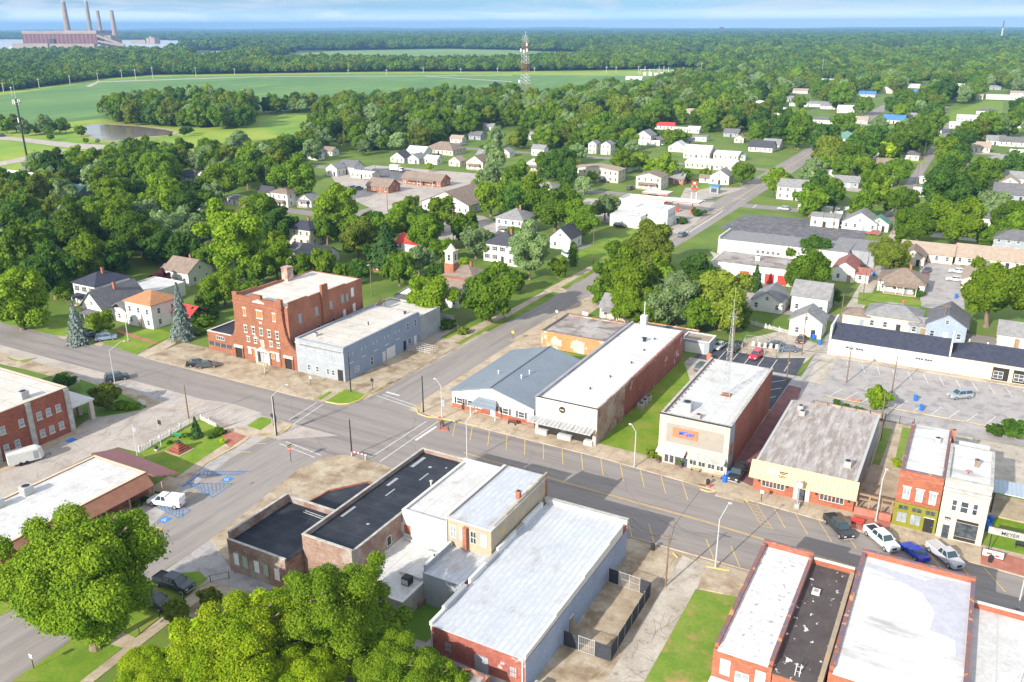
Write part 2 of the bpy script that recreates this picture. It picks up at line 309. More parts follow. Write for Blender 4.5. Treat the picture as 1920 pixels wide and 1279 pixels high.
M['board_orange'] = mat('orange_board', (0.46, 0.19, 0.06), (0.42, 0.17, 0.06), s=1.0)
M['board_white'] = mat('white_board', (0.72, 0.72, 0.70))
M['board_green'] = mat('faded_green_board', (0.30, 0.38, 0.28), (0.36, 0.42, 0.33), s=1.0)
M['dark'] = mat('dark_metal', (0.03, 0.03, 0.033), rough=.6)
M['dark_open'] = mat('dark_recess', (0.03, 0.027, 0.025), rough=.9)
M['shutter'] = mat('dark_shutter', (0.03, 0.035, 0.045), rough=.7)
M['grey_metal'] = mat('grey_metal', (0.42, 0.43, 0.44), rough=.45, metal=.3)
M['pale_metal'] = mat('pale_metal', (0.47, 0.47, 0.46), rough=.5)
M['rust'] = mat('rusty_metal', (0.28, 0.12, 0.05), (0.35, 0.17, 0.08), s=2)
M['wood'] = mat('weathered_wood', (0.27, 0.17, 0.10), (0.35, 0.24, 0.15), s=2, st=(1, 1, .2))
M['pole_wood'] = mat('pole_wood', (0.16, 0.11, 0.08), (0.22, 0.16, 0.11), s=3, st=(1, 1, .2))
M['red'] = mat('red_paint', (0.55, 0.05, 0.04), rough=.5)
M['blue'] = mat('blue_paint', (0.02, 0.14, 0.62), rough=.45)
M['sign_blue'] = mat('lettering_blue', (0.0, 0.16, 0.75), rough=.6)
M['green'] = mat('green_paint', (0.04, 0.22, 0.10), rough=.5)
M['yellow'] = mat('yellow_paint', (0.75, 0.50, 0.05), rough=.5)
M['bark'] = mat('bark', (0.17, 0.12, 0.085), (0.24, 0.18, 0.13), s=3, st=(1, 1, .25))
M['netting'] = mat('dark_netting', (0.03, 0.035, 0.045), (0.045, 0.05, 0.06), s=3)
M['mulch'] = mat('mulch', (0.14, 0.08, 0.05), (0.19, 0.12, 0.08), s=1)
M['plant_pink'] = mat('faded_maroon_cladding', (0.12, 0.045, 0.042), (0.15, 0.06, 0.055), s=0.03, wave=('X', 14, (0.22, 0.12, 0.115)))
M['plant_pale'] = mat('pale_cladding', (0.25, 0.20, 0.165), (0.30, 0.245, 0.21), s=0.02)
M['stack'] = mat('stack_concrete', (0.24, 0.19, 0.155), (0.29, 0.235, 0.19), s=0.05)
M['leaf'] = leafmat('leaf_green', (0.085, 0.175, 0.012), (0.165, 0.265, 0.018))
M['leaf_dark'] = leafmat('leaf_dark_green', (0.052, 0.122, 0.016), (0.092, 0.18, 0.022))
M['leaf_bright'] = leafmat('leaf_bright_green', (0.13, 0.235, 0.012), (0.235, 0.335, 0.02))
M['leaf_yellow'] = leafmat('leaf_yellow_green', (0.25, 0.41, 0.010), (0.46, 0.56, 0.022))
M['leaf_silver'] = leafmat('leaf_silver_green', (0.17, 0.27, 0.09), (0.27, 0.36, 0.15))
M['leaf_olive'] = leafmat('leaf_olive', (0.14, 0.20, 0.02), (0.21, 0.26, 0.03))
M['needle_blue'] = leafmat('needles_blue_grey', (0.14, 0.18, 0.16), (0.20, 0.24, 0.22), trans=.1)
M['needle'] = leafmat('needles_green', (0.04, 0.10, 0.025), (0.07, 0.14, 0.03), trans=.1)
M['leaf_purple'] = leafmat('leaf_purple', (0.075, 0.022, 0.028), (0.12, 0.035, 0.04))
M['leaf_far'] = leafmat('leaf_far', (0.07, 0.15, 0.028), (0.13, 0.22, 0.035), rnd=.4)
M['needle_lime'] = leafmat('needles_lime', (0.11, 0.21, 0.02), (0.15, 0.26, 0.03))
# ------------------------------------------------------------------ trees: unit prototypes (crown radius 1, base at 0)
LEAFK = ['leaf', 'leaf_dark', 'leaf_bright', 'leaf_yellow', 'leaf_silver', 'leaf_olive', 'needle_blue', 'needle', 'leaf_purple', 'needle_lime']
def np_mesh(name, V, Fq, mats, mi=None):
    me = bpy.data.meshes.new(name)
    me.vertices.add(len(V)); me.vertices.foreach_set('co', V.astype(np.float32).ravel())
    n = len(Fq); k = Fq.shape[1]
    me.loops.add(n*k); me.loops.foreach_set('vertex_index', Fq.astype(np.int32).ravel())
    me.polygons.add(n); me.polygons.foreach_set('loop_start', np.arange(0, n*k, k, dtype=np.int32))
    me.polygons.foreach_set('loop_total', np.full(n, k, dtype=np.int32))
    if mi is not None: me.polygons.foreach_set('material_index', mi.astype(np.int32))
    for q in mats: me.materials.append(q)
    me.update(calc_edges=True); return me
def leaf_quads(P, Nn, size, rg):
    """one bent leaf clump (quad) per point P, facing Nn"""
    n = len(P); a = rg.normal(size=(n, 3)); u = np.cross(Nn, a); u /= np.linalg.norm(u, axis=1)[:, None]+1e-9; w = np.cross(Nn, u)
    s = size*rg.uniform(.6, 1.35, n)[:, None]; r = rg.uniform(.45, 1.0, (n, 1))
    bend = Nn*s*rg.uniform(-.35, .35, (n, 1))
    V = np.stack([P-u*s, P-w*s*r+bend, P+u*s, P+w*s*r-bend], 1).reshape(-1, 3)
    return V, np.arange(4*n).reshape(n, 4)
def crown(kind, nleaf, size, seed, nl=None):
    rg = np.random.default_rng(seed); Vs = []; Fs = []
    if kind in ('round', 'tall', 'wide'):
        nl = nl or ({'round': 48, 'tall': 56, 'wide': 60}[kind] if nleaf < 50000 else 90)
        az = {'round': .92, 'tall': 1.45, 'wide': .68}[kind]; zc = {'round': 1.12, 'tall': 1.62, 'wide': 1.05}[kind]
        c = []
        while len(c) < nl:
            d = rg.normal(size=3); d /= np.linalg.norm(d)
            if d[2] < -.9: continue
            rr = rg.uniform(.38, .86)
            lopside = 1+.22*math.sin(3*math.atan2(d[1], d[0])+seed)+.12*math.sin(5*math.atan2(d[1], d[0])+2*seed)
            c.append((d[0]*rr*lopside, d[1]*rr*lopside, d[2]*rr*az+zc, rg.uniform(.12, .32) if nleaf < 50000 else rg.uniform(.10, .23)))
        c.append((0, 0, zc, .55)); c = np.array(c)
        # one dark-hearted core per lobe so that the crown is not see-through
        w = c[:, 3]**2; pick = rg.choice(len(c), nleaf*2, p=w/w.sum()); d = rg.normal(size=(nleaf*2, 3)); d /= np.linalg.norm(d, axis=1)[:, None]
        rad = c[pick, 3]*rg.uniform(.80, 1.16, nleaf*2)*np.where(rg.uniform(size=nleaf*2) < .08, 1.25, 1.0)
        P = c[pick, :3]+d*rad[:, None]*np.array([1, 1, .85])
        inside = np.zeros(len(P), bool)
        for j in range(len(c)):
            q = (P-c[j, :3])/np.array([1, 1, .85]); inside |= (np.einsum('ij,ij->i', q, q) < (c[j, 3]*.74)**2)
        k = ~inside; P = P[k][:nleaf]; d = d[k][:nleaf]
        Nn = d+rg.normal(size=d.shape)*.55+np.array([0, 0, .25]); Nn /= np.linalg.norm(Nn, axis=1)[:, None]
        V, Fq = leaf_quads(P, Nn, size, rg); Vs.append(V); Fs.append(Fq); off = len(V)
        for j in range(len(c)):
            g = []; r = c[j, 3]*(.66 if nleaf > 20000 else .78); K, Nn_ = 4, 7
            th = np.linspace(-math.pi/2, math.pi/2, K+1); ph = np.arange(Nn_)*2*math.pi/Nn_
            for t in th:
                for p in ph:
                    jj = rg.uniform(.85, 1.12); g.append((c[j, 0]+r*jj*math.cos(t)*math.cos(p), c[j, 1]+r*jj*math.cos(t)*math.sin(p), c[j, 2]+r*jj*.85*math.sin(t)))
            fq = [(a*Nn_+b, a*Nn_+(b+1) % Nn_, (a+1)*Nn_+(b+1) % Nn_, (a+1)*Nn_+b) for a in range(K) for b in range(Nn_)]
            Vs.append(np.array(g)); Fs.append(np.array(fq)+off); off += len(g)
    elif kind in ('cone', 'column', 'pine'):
        H, z0, taper = {'cone': (3.4, .25, 1.0), 'column': (4.2, .15, .35), 'pine': (2.7, .5, .8)}[kind]
        n = nleaf; t = rg.uniform(0, 1, n)**1.25; tier = {'cone': 13, 'column': 20, 'pine': 8}[kind]
        ph = rg.uniform(0, 2*math.pi, n); z = z0+t*(H-z0)
        saw = ((t*tier) % 1.0); rmax = (1-t)**taper*(.72+.34*(1-saw)) if kind != 'column' else np.sin(np.pi*np.clip(t*.93+.07, 0, 1))**.5*(.85+.15*rg.uniform(size=n))
        fing = 1+.20*np.sin(ph*(7 if kind != 'pine' else 5)+np.floor(t*tier)*2.4)
        rad = rmax*fing*rg.uniform(.45, 1.02, n)**.6
        P = np.stack([rad*np.cos(ph), rad*np.sin(ph), z-rad*.16], 1)
        Nn = np.stack([np.cos(ph)*.7, np.sin(ph)*.7, np.full(n, .75)], 1)+rg.normal(size=(n, 3))*.4; Nn /= np.linalg.norm(Nn, axis=1)[:, None]
        V, Fq = leaf_quads(P, Nn, size*1.05, rg); Vs.append(V); Fs.append(Fq); off = len(V)
        th = np.linspace(0, 1, 8); g = []
        for q in th:
            rr = ((1-q)**taper if kind != 'column' else math.sin(math.pi*min(1, q*.93+.07))**.5)*.62
            for p in range(9): g.append((rr*math.cos(p*.698)*rg.uniform(.8, 1.1), rr*math.sin(p*.698)*rg.uniform(.8, 1.1), z0+q*(H-z0)*.95))
        fq = [(a*9+b, a*9+(b+1) % 9, (a+1)*9+(b+1) % 9, (a+1)*9+b) for a in range(7) for b in range(9)]
        Vs.append(np.array(g)); Fs.append(np.array(fq)+off)
    return np.concatenate(Vs), np.concatenate(Fs)
TH = {'round': 2.0, 'tall': 3.0, 'wide': 1.75, 'cone': 3.4, 'column': 4.2, 'pine': 2.7}      # height of the unit tree
TC = {'round': 1.12, 'tall': 1.62, 'wide': 1.05, 'cone': 1.5, 'column': 2.1, 'pine': 1.5}
def trunk_mesh(kind, seed):
    rg = random.Random(seed); m_ = MB(); top = {'round': 1.2, 'tall': 2.2, 'wide': 1.0, 'cone': 3.1, 'column': 3.6, 'pine': 2.5}[kind]
    r0 = {'wide': .058, 'round': .07, 'tall': .07}.get(kind, .055)
    p = Vector((0, 0, -.05)); segs = 5; bend = [Vector((rg.uniform(-.04, .04), rg.uniform(-.04, .04), 0)) for _ in range(segs)]
    m_.tube((0, 0, -.05), (0, 0, .08), r0*1.7, r0*1.05, 8); p = Vector((0, 0, .08))
    for k in range(segs):
        q = p+Vector((0, 0, top/segs))+bend[k]; a = r0*(1-k/(segs+1)); b = r0*(1-(k+1)/(segs+1))
        m_.tube(p, q, a, b, 8)
        if kind in ('round', 'wide', 'tall') and k >= 1:
            for _ in range(2):
                t = rg.uniform(0, 6.28); d = Vector((math.cos(t), math.sin(t), rg.uniform(.6, 1.1)))*rg.uniform(.35, .6); m_.tube(q, q+d, b*.75, .012, 5)
        p = q
    me = bpy.data.meshes.new('trunk'); me.from_pydata(m_.v, [], m_.f); me.materials.append(M['bark']); me.update(); return me
_crowns = {}; _trunks = {}
LOD = {3: (110000, .0155), 2: (15000, .046), 1: (4200, .08), 0: (1100, .14)}
def crown_me(kind, lod, var, leafm):
    k = (kind, lod, var, leafm)
    if k not in _crowns:
        kk = (kind, lod, var)
        if kk not in _crowns: _crowns[kk] = crown(kind, LOD[lod][0], LOD[lod][1], 100+var*17+lod)
        V, Fq = _crowns[kk]; _crowns[k] = np_mesh('crown', V, Fq, [M[leafm]])
    return _crowns[k]
TREES = []      # (px radius, x, y, radius m, zscale, kind, leaf material, hand)
def tree_at(x, y, r, kind, lm, zs=1.0, hand=False): TREES.append((r*F/PR(x, y, 5)[2], x, y, r, zs, kind, lm, hand))
def tree_px(cx, cy, rp, lm='leaf', kind='round', zs=1.0, hand=True):
    """crown seen at (cx, cy) with a radius of rp pixels: solve for where it stands"""
    z = 5.0
    for _ in range(12):
        g = G(cx, cy, z); Z = PR(*g)[2]; r = rp*Z/F; z = min(TC[kind]*r*zs, 60)
    TREES.append((rp, g[0], g[1], r, zs, kind, lm, hand))
# ------------------------------------------------------------------ ground, streets, fields, water
def sheet(name, pts, m, z, px=False, label=None, h=0.0):
    """ground covering: a thin sheet at height z, or a slab with a kerb face when h is given"""
    if px: pts = [G(*p)[:2] for p in pts]
    mb = MB()
    if h: mb.prism([tuple(p[:2]) for p in pts], z-h, z)
    else:
        n = len(pts); a = sum(pts[i][0]*pts[(i+1)%n][1]-pts[(i+1)%n][0]*pts[i][1] for i in range(n))
        if a < 0: pts = pts[::-1]
        mb.poly([(p[0], p[1], z) for p in pts])
    o = mb.build(name, M[m]); o['kind'] = 'structure'
    if label: o['label'] = label
    return o
def rect(x0, y0, x1, y1): return [(x0, y0), (x1, y0), (x1, y1), (x0, y1)]
NOTREE = []     # places where no scattered tree may stand: (x0, y0, x1, y1)
def keep(x0, y0, x1, y1): NOTREE.append((min(x0, x1), min(y0, y1), max(x0, x1), max(y0, y1)))
sheet('ground', rect(-30000, -1000, 12000, 26000), 'ground', 0.0)
for i_, r_ in enumerate((rect(-85, 60, 12, 103.3), rect(-92, 124.4, 32, 163.4), rect(-111, 100, -80, 172))): sheet('yard', r_, 'brown_concrete', 0.008+.004*i_)
# streets
road_main = sheet('road', rect(-420, 103.0, 60, 124.6), 'asphalt', 0.02); keep(-330, 108, 60, 126)
road_cross = sheet('road', [(-101.7, 124.6), (-91.4, 124.6), (-90.0, 212), (-87.5, 300), (-86.5, 420), (-87.5, 900), (-97.0, 900), (-99.5, 420), (-99.4, 212)], 'asphalt_y', 0.024); keep(-103, 124, -86, 900)
road_south = sheet('road', [(-107.2, 103.0), (-90.5, 103.0), (-90.5, 82), (-90.3, 66), (-88.5, 49), (-87.4, 38), (-86, 0), (-100.8, 0), (-100.6, 48), (-100.1, 68), (-106.0, 70.5)], 'asphalt_y', 0.024)
for n_, r_, m_ in [('road', rect(-330, 354.5, 40, 363), 'asphalt'), ('road', rect(-221, 200, -213.5, 395), 'asphalt_y'), ('road', rect(-330, 258, -102, 265.5), 'asphalt'),
                   ('road', rect(-101, 218.5, -60, 226), 'asphalt'), ('road', rect(-60, 219.5, 30, 225.5), 'asphalt'), ('road', rect(-340, 455, -99, 462), 'asphalt'), ('road', rect(-33, 363, -28, 760), 'asphalt_y'), ('road', rect(-27.6, 126.5, -22.0, 219), 'pale_lot')]:
    sheet(n_, r_, m_, 0.016); keep(r_[0][0]-1, r_[0][1]-1, r_[2][0]+1, r_[2][1]+1)
# alley along the shops' backs, crossing to the east
sheet('road', rect(-52, 163.5, 30, 169.6), 'pale_lot', 0.028); keep(-52, 160, 30, 200)
sheet('track', [(-26.4, 176), (-22.6, 176), (-22.9, 219), (-26.3, 219)], 'gravel', 0.036)
sheet('track', [(-27.0, 225.5), (-22.8, 225.5), (-22.5, 352), (-27, 352)], 'gravel', 0.03); keep(-29, 170, -21, 353)
# --- intersection pavements (kerbed slabs)
def arc(cx, cy, r, a0, a1, n=8): return [(cx+r*math.cos(R(a0+(a1-a0)*i/n)), cy+r*math.sin(R(a0+(a1-a0)*i/n))) for i in range(n+1)]
K = 0.13
# north-east side of the main street, in front of the shops
curbN = [(-86.0, 124.9), (-83, 124.6), (-51, 124.2), (-29.5, 122.5), (13, 119.6), (40, 117.7)]
sheet('pavement', arc(-85.0, 130.9, 6.3, 180, 268)+curbN[1:]+[(40, 125.2), (14.5, 125.4), (-9.5, 125.7), (-9.5, 126.4), (-25, 126.4), (-29.6, 128.6), (-41.6, 128.6), (-53, 128.9), (-84.6, 129.6), (-84.6, 168.6), (-91.2, 168.6)], 'concrete', K, h=K)
sheet('pavement', [(-92.9, 168.6), (-84.6, 168.6), (-84.4, 212), (-86.4, 217), (-90.6, 217)], 'concrete', 0.06, h=.06)
# corner in front of the painted blue building and the brick lodge
sheet('pavement', [(-160, 119.9), (-128, 119.7), (-119, 119.5), (-109.6, 119.6), (-105.6, 121.6), (-103.3, 124.6), (-102.0, 130), (-101.9, 160.4), (-111.1, 160.4), (-111.1, 131), (-160, 131)], 'brown_concrete', 0.09, h=.09)
sheet('pavement', [(-146.5, 119.62), (-110.5, 119.58), (-112.5, 121.6), (-146.5, 121.6)], 'concrete', 0.096, h=.012)
lw = G(650, 758)
sheet('lawn', [G(*p)[:2] for p in [(611, 753), (648, 731), (686, 741), (672, 751), (655, 757), (635, 758)]], 'lawn', 0.16, h=.1)
sheet('lawn', [G(*p)[:2] for p in [(594, 748), (618, 735), (623, 736), (600, 751)]], 'lawn', 0.15, h=.1)
# south corner: tan apron beside the black-roofed building
sheet('pavement', [G(*p)[:2] for p in [(394, 1011), (430, 986), (472, 953), (520, 912), (562, 880), (588, 869), (606, 859), (633, 854), (660, 856), (712, 870), (742, 880), (800, 890), (840, 940), (640, 1010), (440, 1075), (415, 1040)]], 'brown_concrete', K, h=K)
sheet('pavement', [G(*p)[:2] for p in [(627, 866), (650, 856), (671, 866), (650, 876)]], 'concrete', K+.01, h=.01)
# west corner with the memorial garden
sheet('pavement', [G(*p)[:2] for p in [(463, 804), (512, 786), (546, 797), (538, 806), (523, 812), (505, 818), (470, 820), (445, 838), (392, 866), (350, 903), (318, 925), (286, 914), (330, 884), (420, 832), (400, 800), (408, 795)]], 'concrete', K, h=K)
garden = [G(*p)[:2] for p in [(264, 850), (355, 797), (378, 785), (406, 797), (418, 806), (430, 822), (424, 832), (380, 860), (330, 897), (300, 890)]]
sheet('lawn', garden, 'lawn', 0.17, h=.1)
sheet('lawn', [G(*p)[:2] for p in [(464, 799), (490, 783), (508, 787), (508, 794), (488, 808)]], 'lawn', 0.17, h=.06)
sheet('paving', [G(*p)[:2] for p in [(414, 826), (425, 808), (461, 819), (432, 840)]], 'redpave', 0.18, h=.04)
# forecourt between the brick hospital, the main street and the white-roofed office
sheet('car_park', [G(*p)[:2] for p in [(0, 870), (139, 806), (175, 780), (262, 765), (300, 746), (330, 748), (345, 742), (372, 748), (436, 757), (492, 775), (463, 804), (408, 795), (355, 797), (264, 850), (222, 839), (179, 851), (46, 917), (0, 945)]], 'lot', 0.05)
sheet('car_park', [(-230, 98.0), (-161, 103.9), (-141, 103.9), (-139, 101.4), (-122, 109.3), (-96, 109.3), (-104.5, 102.9), (-112, 102.9), (-127, 103.0), (-124, 109.4), (-230, 109.4)], 'lot', 0.045)
sheet('car_park', [G(*p)[:2] for p in [(222, 718), (345, 744), (305, 754), (222, 734)]], 'pale_lot', 0.056)
sheet('pavement', [G(*p)[:2] for p in [(139, 807), (150, 800), (160, 806), (20, 880), (0, 887), (0, 871)]], 'concrete', 0.09, h=.04)
sheet('lawn', [G(*p)[:2] for p in [(150, 712), (200, 730), (222, 736), (276, 763), (262, 770), (190, 782), (150, 775)]], 'lawn_dark', 0.14, h=.1)
sheet('pavement', [G(*p)[:2] for p in [(222, 722), (305, 757), (276, 764), (222, 738)]], 'brown_concrete', 0.12, h=.07)
sheet('lawn', [G(*p)[:2] for p in [(12, 669), (35, 677), (70, 671), (45, 680), (20, 675)]], 'lawn', 0.1, h=.05)
sheet('pavement', [G(*p)[:2] for p in [(0, 660), (140, 700), (118, 712), (0, 680)]], 'brown_concrete', 0.07, h=.03)
# office forecourt kerb and parking
sheet('car_park', [G(*p)[:2] for p in [(286, 914), (318, 925), (392, 866), (445, 838), (470, 820), (505, 818), (430, 862), (350, 921), (250, 1020), (180, 1000)]], 'pale_lot', 0.040)
sheet('pavement', [G(*p)[:2] for p in [(260, 905), (318, 925), (230, 975), (175, 960)]], 'concrete', 0.1, h=.06)
sheet('lawn', [G(*p)[:2] for p in [(200, 975), (232, 962), (233, 1000), (200, 1012)]], 'lawn_dark', 0.14, h=.1)
# bottom-left verge, path and drive
sheet('pavement', [G(*p)[:2] for p in [(150, 1279), (390, 1090), (410, 1098), (175, 1279)]], 'concrete', 0.06, h=.04)
sheet('car_park', [G(*p)[:2] for p in [(310, 1070), (395, 1012), (440, 1072), (520, 1098), (500, 1120), (430, 1100), (385, 1090), (375, 1073), (320, 1078)]], 'pale_lot', 0.042)
sheet('lawn', [G(*p)[:2] for p in [(20, 1279), (125, 1208), (305, 1078), (374, 1072), (390, 1086), (150, 1279)]], 'lawn', 0.055)
sheet('pavement', [G(*p)[:2] for p in [(195, 1205), (222, 1182), (262, 1200), (232, 1216)]], 'concrete', 0.065)
sheet('lawn', [G(*p)[:2] for p in [(0, 1100), (45, 1118), (18, 1148), (0, 1156)]], 'lawn', 0.05)
# yard behind the big white metal roof
sheet('yard', [G(*p)[:2] for p in [(1135, 1015), (1185, 1010), (1269, 1040), (1250, 1070), (1150, 1240), (1100, 1279), (980, 1279), (1030, 1200)]], 'brown_concrete', 0.06, h=.05)
sheet('track', [G(*p)[:2] for p in [(1262, 1072), (1280, 1042), (1335, 1066), (1310, 1098), (1220, 1279), (1135, 1279)]], 'gravel', 0.06)
sheet('pavement', [G(*p)[:2] for p in [(1318, 1066), (1408, 1079), (1392, 1122), (1308, 1104)]], 'brown_concrete', K, h=K)
sheet('lawn', [G(*p)[:2] for p in [(1304, 1106), (1390, 1122), (1352, 1279), (1208, 1279)]], 'rough_grass', 0.08, h=.05)
sheet('yard', [G(*p)[:2] for p in [(690, 1160), (830, 1190), (1000, 1279), (640, 1279)]], 'pale_lot', 0.045)
sheet('lawn', [G(*p)[:2] for p in [(740, 1150), (850, 1110), (870, 1130), (800, 1205), (750, 1190)]], 'lawn_dark', 0.07)
sheet('pavement', [(-19.5, 99.5), (14, 99.5), (30, 98.6), (30, 102.0), (-19.3, 103.4)], 'concrete', K, h=K)
# back lots to the north of the shops
sheet('lawn', [(-53.0, 129.0), (-41.8, 128.7), (-41.6, 158.2), (-46, 161), (-53.2, 177.0)], 'lawn', 0.1, h=.07)
sheet('yard', [(-84.4, 154.8), (-65, 154.8), (-65, 168), (-84.4, 168)], 'rough_grass', 0.045)
sheet('track', [(-53.4, 163), (-41.5, 158.5), (-41, 170), (-52, 176)], 'gravel', 0.05)
sheet('road', rect(-52, 158, -22.1, 178.2), 'pale_lot', 0.034)
sheet('car_park', [(-51, 178.3), (-51, 191.5), (-43, 186.4), (-35, 186.7), (-29, 190), (-28.8, 178.3)], 'tar', 0.05)
sheet('yard', [(-43, 186.5), (-44, 196), (-35.6, 196), (-34.9, 186.8)], 'concrete', 0.1, h=.08)
sheet('yard', [(-44, 196.2), (-38, 206), (-26.8, 200), (-28.6, 186.5), (-34.8, 187), (-35.4, 196.1)], 'gravel', 0.047)
sheet('car_park', [(-33.2, 158.2), (-33.2, 176.6), (-29.15, 176.6), (-29.45, 158.2)], 'tar', 0.05)
sheet('path', [(-29.6, 126.5), (-25.2, 126.5), (-25.0, 152), (-26.3, 172), (-29.05, 172.3), (-29.4, 157), (-29.6, 140)], 'brickpave', 0.058)
sheet('pavement', rect(-29.6, 120.9, -25.0, 126.6), 'concrete', K+.006, h=.1)
sheet('car_park', rect(-22.2, 169.7, 30, 193.6), 'pale_lot', 0.05)
sheet('yard', rect(-22.5, 153.8, -9.6, 163.2), 'concrete', 0.05)
sheet('lawn', [(-18.5, 154.8), (-9.9, 154.2), (-9.9, 159.6), (-18, 160.2)], 'lawn', 0.09, h=.05)
sheet('yard', rect(-9.4, 126, -4.3, 163.2), 'concrete', 0.052)
sheet('lawn', [(-5.9, 146), (-5.0, 146), (-4.4, 162), (-6.2, 162)], 'rough_grass', 0.07)
sheet('lawn', [(-9.2, 144), (-8.0, 144), (-7.6, 160), (-9.2, 160)], 'rough_grass', 0.07)
sheet('lot', [(-4.2, 146), (20, 141), (30, 141), (30, 163.3), (-4.2, 163.3)], 'gravel', 0.05)
sheet('lawn', [(8.0, 122.5), (30, 122.5), (30, 146), (8.2, 143)], 'lawn', 0.1, h=.07)
sheet('paving', [(7.9, 119.9), (14, 119.5), (30, 118.5), (30, 123), (7.9, 124.6)], 'redpave', K+.012, h=.1)
sheet('paving', [(-9.4, 121.2), (-4.2, 120.8), (-4.2, 125.6), (-9.4, 126.0)], 'redpave', K+.014, h=.1)
# lots behind: gas station, clinic, long white store
sheet('car_park', [G(*p)[:2] for p in [(1100, 372), (1340, 380), (1285, 440), (1060, 405)]], 'lot', 0.04); keep(-160, 300, -101, 355)
sheet('car_park', [G(*p)[:2] for p in [(1400, 402), (1640, 420), (1610, 462), (1345, 428)]], 'worn_tar', 0.06)
sheet('car_park', [G(*p)[:2] for p in [(1285, 352), (1400, 352), (1330, 375), (1275, 372)]], 'lot', 0.05)
sheet('car_park', [G(*p)[:2] for p in [(620, 330), (700, 310), (950, 330), (960, 345), (720, 402), (650, 370)]], 'lot', 0.045); keep(-290, 265, -222, 400)
sheet('car_park', [G(*p)[:2] for p in [(700, 316), (740, 316), (785, 322), (755, 340), (682, 337)]], 'worn_tar', 0.07)
sheet('car_park', [G(*p)[:2] for p in [(820, 400), (905, 405), (960, 430), (900, 450), (820, 450)]], 'lot', 0.05)
sheet('car_park', [G(*p)[:2] for p in [(1724, 492), (1800, 492), (1810, 590), (1726, 575)]], 'pale_lot', 0.05); keep(-14, 222, 4, 275)
sheet('car_park', [G(*p)[:2] for p in [(1800, 500), (1860, 505), (1870, 545), (1798, 545)]], 'lot', 0.045)
sheet('yard', [G(*p)[:2] for p in [(1330, 470), (1440, 520), (1445, 560), (1400, 575)]], 'lot', 0.045)
sheet('lawn', [G(*p)[:2] for p in [(1190, 430), (1060, 480), (1130, 498), (1180, 470), (1195, 440)]], 'lawn', 0.05)
for pp in ([(835, 380), (870, 372), (900, 380), (860, 385)], [(1610, 548), (1700, 556), (1728, 566), (1725, 583), (1680, 582), (1608, 570)], [(1270, 365), (1305, 356), (1340, 330), (1395, 345), (1330, 352)],
           [(1045, 515), (1075, 507), (1108, 510), (1090, 525), (1055, 540)], [(1025, 545), (1045, 537), (1062, 543), (1045, 550)], [(960, 600), (1035, 560), (1010, 556), (960, 580)]):
    sheet('lawn', [G(*p)[:2] for p in pp], 'lawn', 0.075, h=.05)
for pp in ([(1020, 545), (1125, 490), (1132, 494), (1030, 551)], [(940, 590), (1020, 547), (1028, 551), (950, 596)], [(830, 640), (940, 588), (948, 594), (860, 642)]):
    sheet('pavement', [G(*p)[:2] for p in pp], 'concrete', 0.1, h=.07)
sheet('drive', [G(*p)[:2] for p in [(1028, 545), (1041, 535), (1066, 546), (1056, 551)]], 'concrete', 0.09, h=.06)
# yards, drives and footpaths of the white houses on the left
for pp in ([(0, 605), (40, 592), (190, 600), (128, 632), (100, 628)], [(190, 643), (240, 628), (290, 645), (256, 665)], [(247, 627), (285, 612), (330, 628), (296, 642)], [(310, 656), (325, 653), (368, 664), (360, 671)],
           [(128, 634), (160, 628), (166, 636), (150, 641)], [(170, 645), (182, 637), (186, 639), (175, 648)]):
    sheet('lawn', [G(*p)[:2] for p in pp], 'lawn', 0.07, h=.04)
sheet('drive', [G(*p)[:2] for p in [(257, 667), (330, 628), (370, 612), (378, 616), (345, 636), (278, 673)]], 'concrete', 0.06)
sheet('drive', [G(*p)[:2] for p in [(108, 632), (128, 624), (132, 628), (122, 637)]], 'concrete', 0.055)
sheet('drive', [G(*p)[:2] for p in [(150, 641), (195, 622), (215, 630), (190, 650)]], 'concrete', 0.055)
sheet('path', [G(*p)[:2] for p in [(215, 622), (222, 619), (297, 643), (290, 646)]], 'redpave', 0.085)
sheet('drive', [G(*p)[:2] for p in [(786, 645), (800, 612), (850, 600), (870, 620), (850, 655), (800, 660)]], 'lot', 0.07)
sheet('lawn', [G(*p)[:2] for p in [(826, 633), (880, 604), (950, 600), (862, 646)]], 'lawn', 0.09, h=.04)
# fields, water, far roads
sheet('field', [G(*p)[:2] for p in [(-120, 262), (40, 240), (190, 222), (330, 222), (470, 212), (700, 200), (960, 175), (1215, 158), (1215, 143), (960, 139), (700, 138), (480, 142), (280, 144.5), (180, 153), (60, 171), (-120, 196)]], 'soy', 0.1)
sheet('verge', [G(*p)[:2] for p in [(-120, 196), (60, 171), (180, 153), (280, 144.5), (480, 142), (700, 138), (1215, 143), (1500, 134), (1500, 130), (960, 134.5), (700, 135), (480, 138.5), (280, 141), (180, 149), (60, 166), (-120, 187)]], 'meadow', 0.12)
sheet('track', [G(*p)[:2] for p in [(180, 153.2), (480, 143.6), (760, 142.2), (960, 141), (960, 141.9), (760, 143.2), (480, 144.6), (180, 154.8)]], 'gravel', 0.16)
sheet('track', [G(*p)[:2] for p in [(160, 162), (186, 152), (190, 152.6), (170, 163)]], 'gravel', 0.18)
sheet('track', [G(*p)[:2] for p in [(800, 143), (960, 153), (960, 154.2), (795, 143.6)]], 'gravel', 0.2)
sheet('field', [G(*p)[:2] for p in [(440, 118), (560, 100), (640, 95), (840, 91.5), (960, 94), (1120, 101), (1080, 114), (960, 120), (700, 121)]], 'soy2', 0.3)
sheet('field', [G(*p)[:2] for p in [(1250, 112), (1280, 99), (1350, 101), (1345, 114)]], 'soy2', 0.3)
sheet('field', [G(*p)[:2] for p in [(1640, 105), (1680, 91), (1730, 93), (1740, 105)]], 'soy2', 0.3)
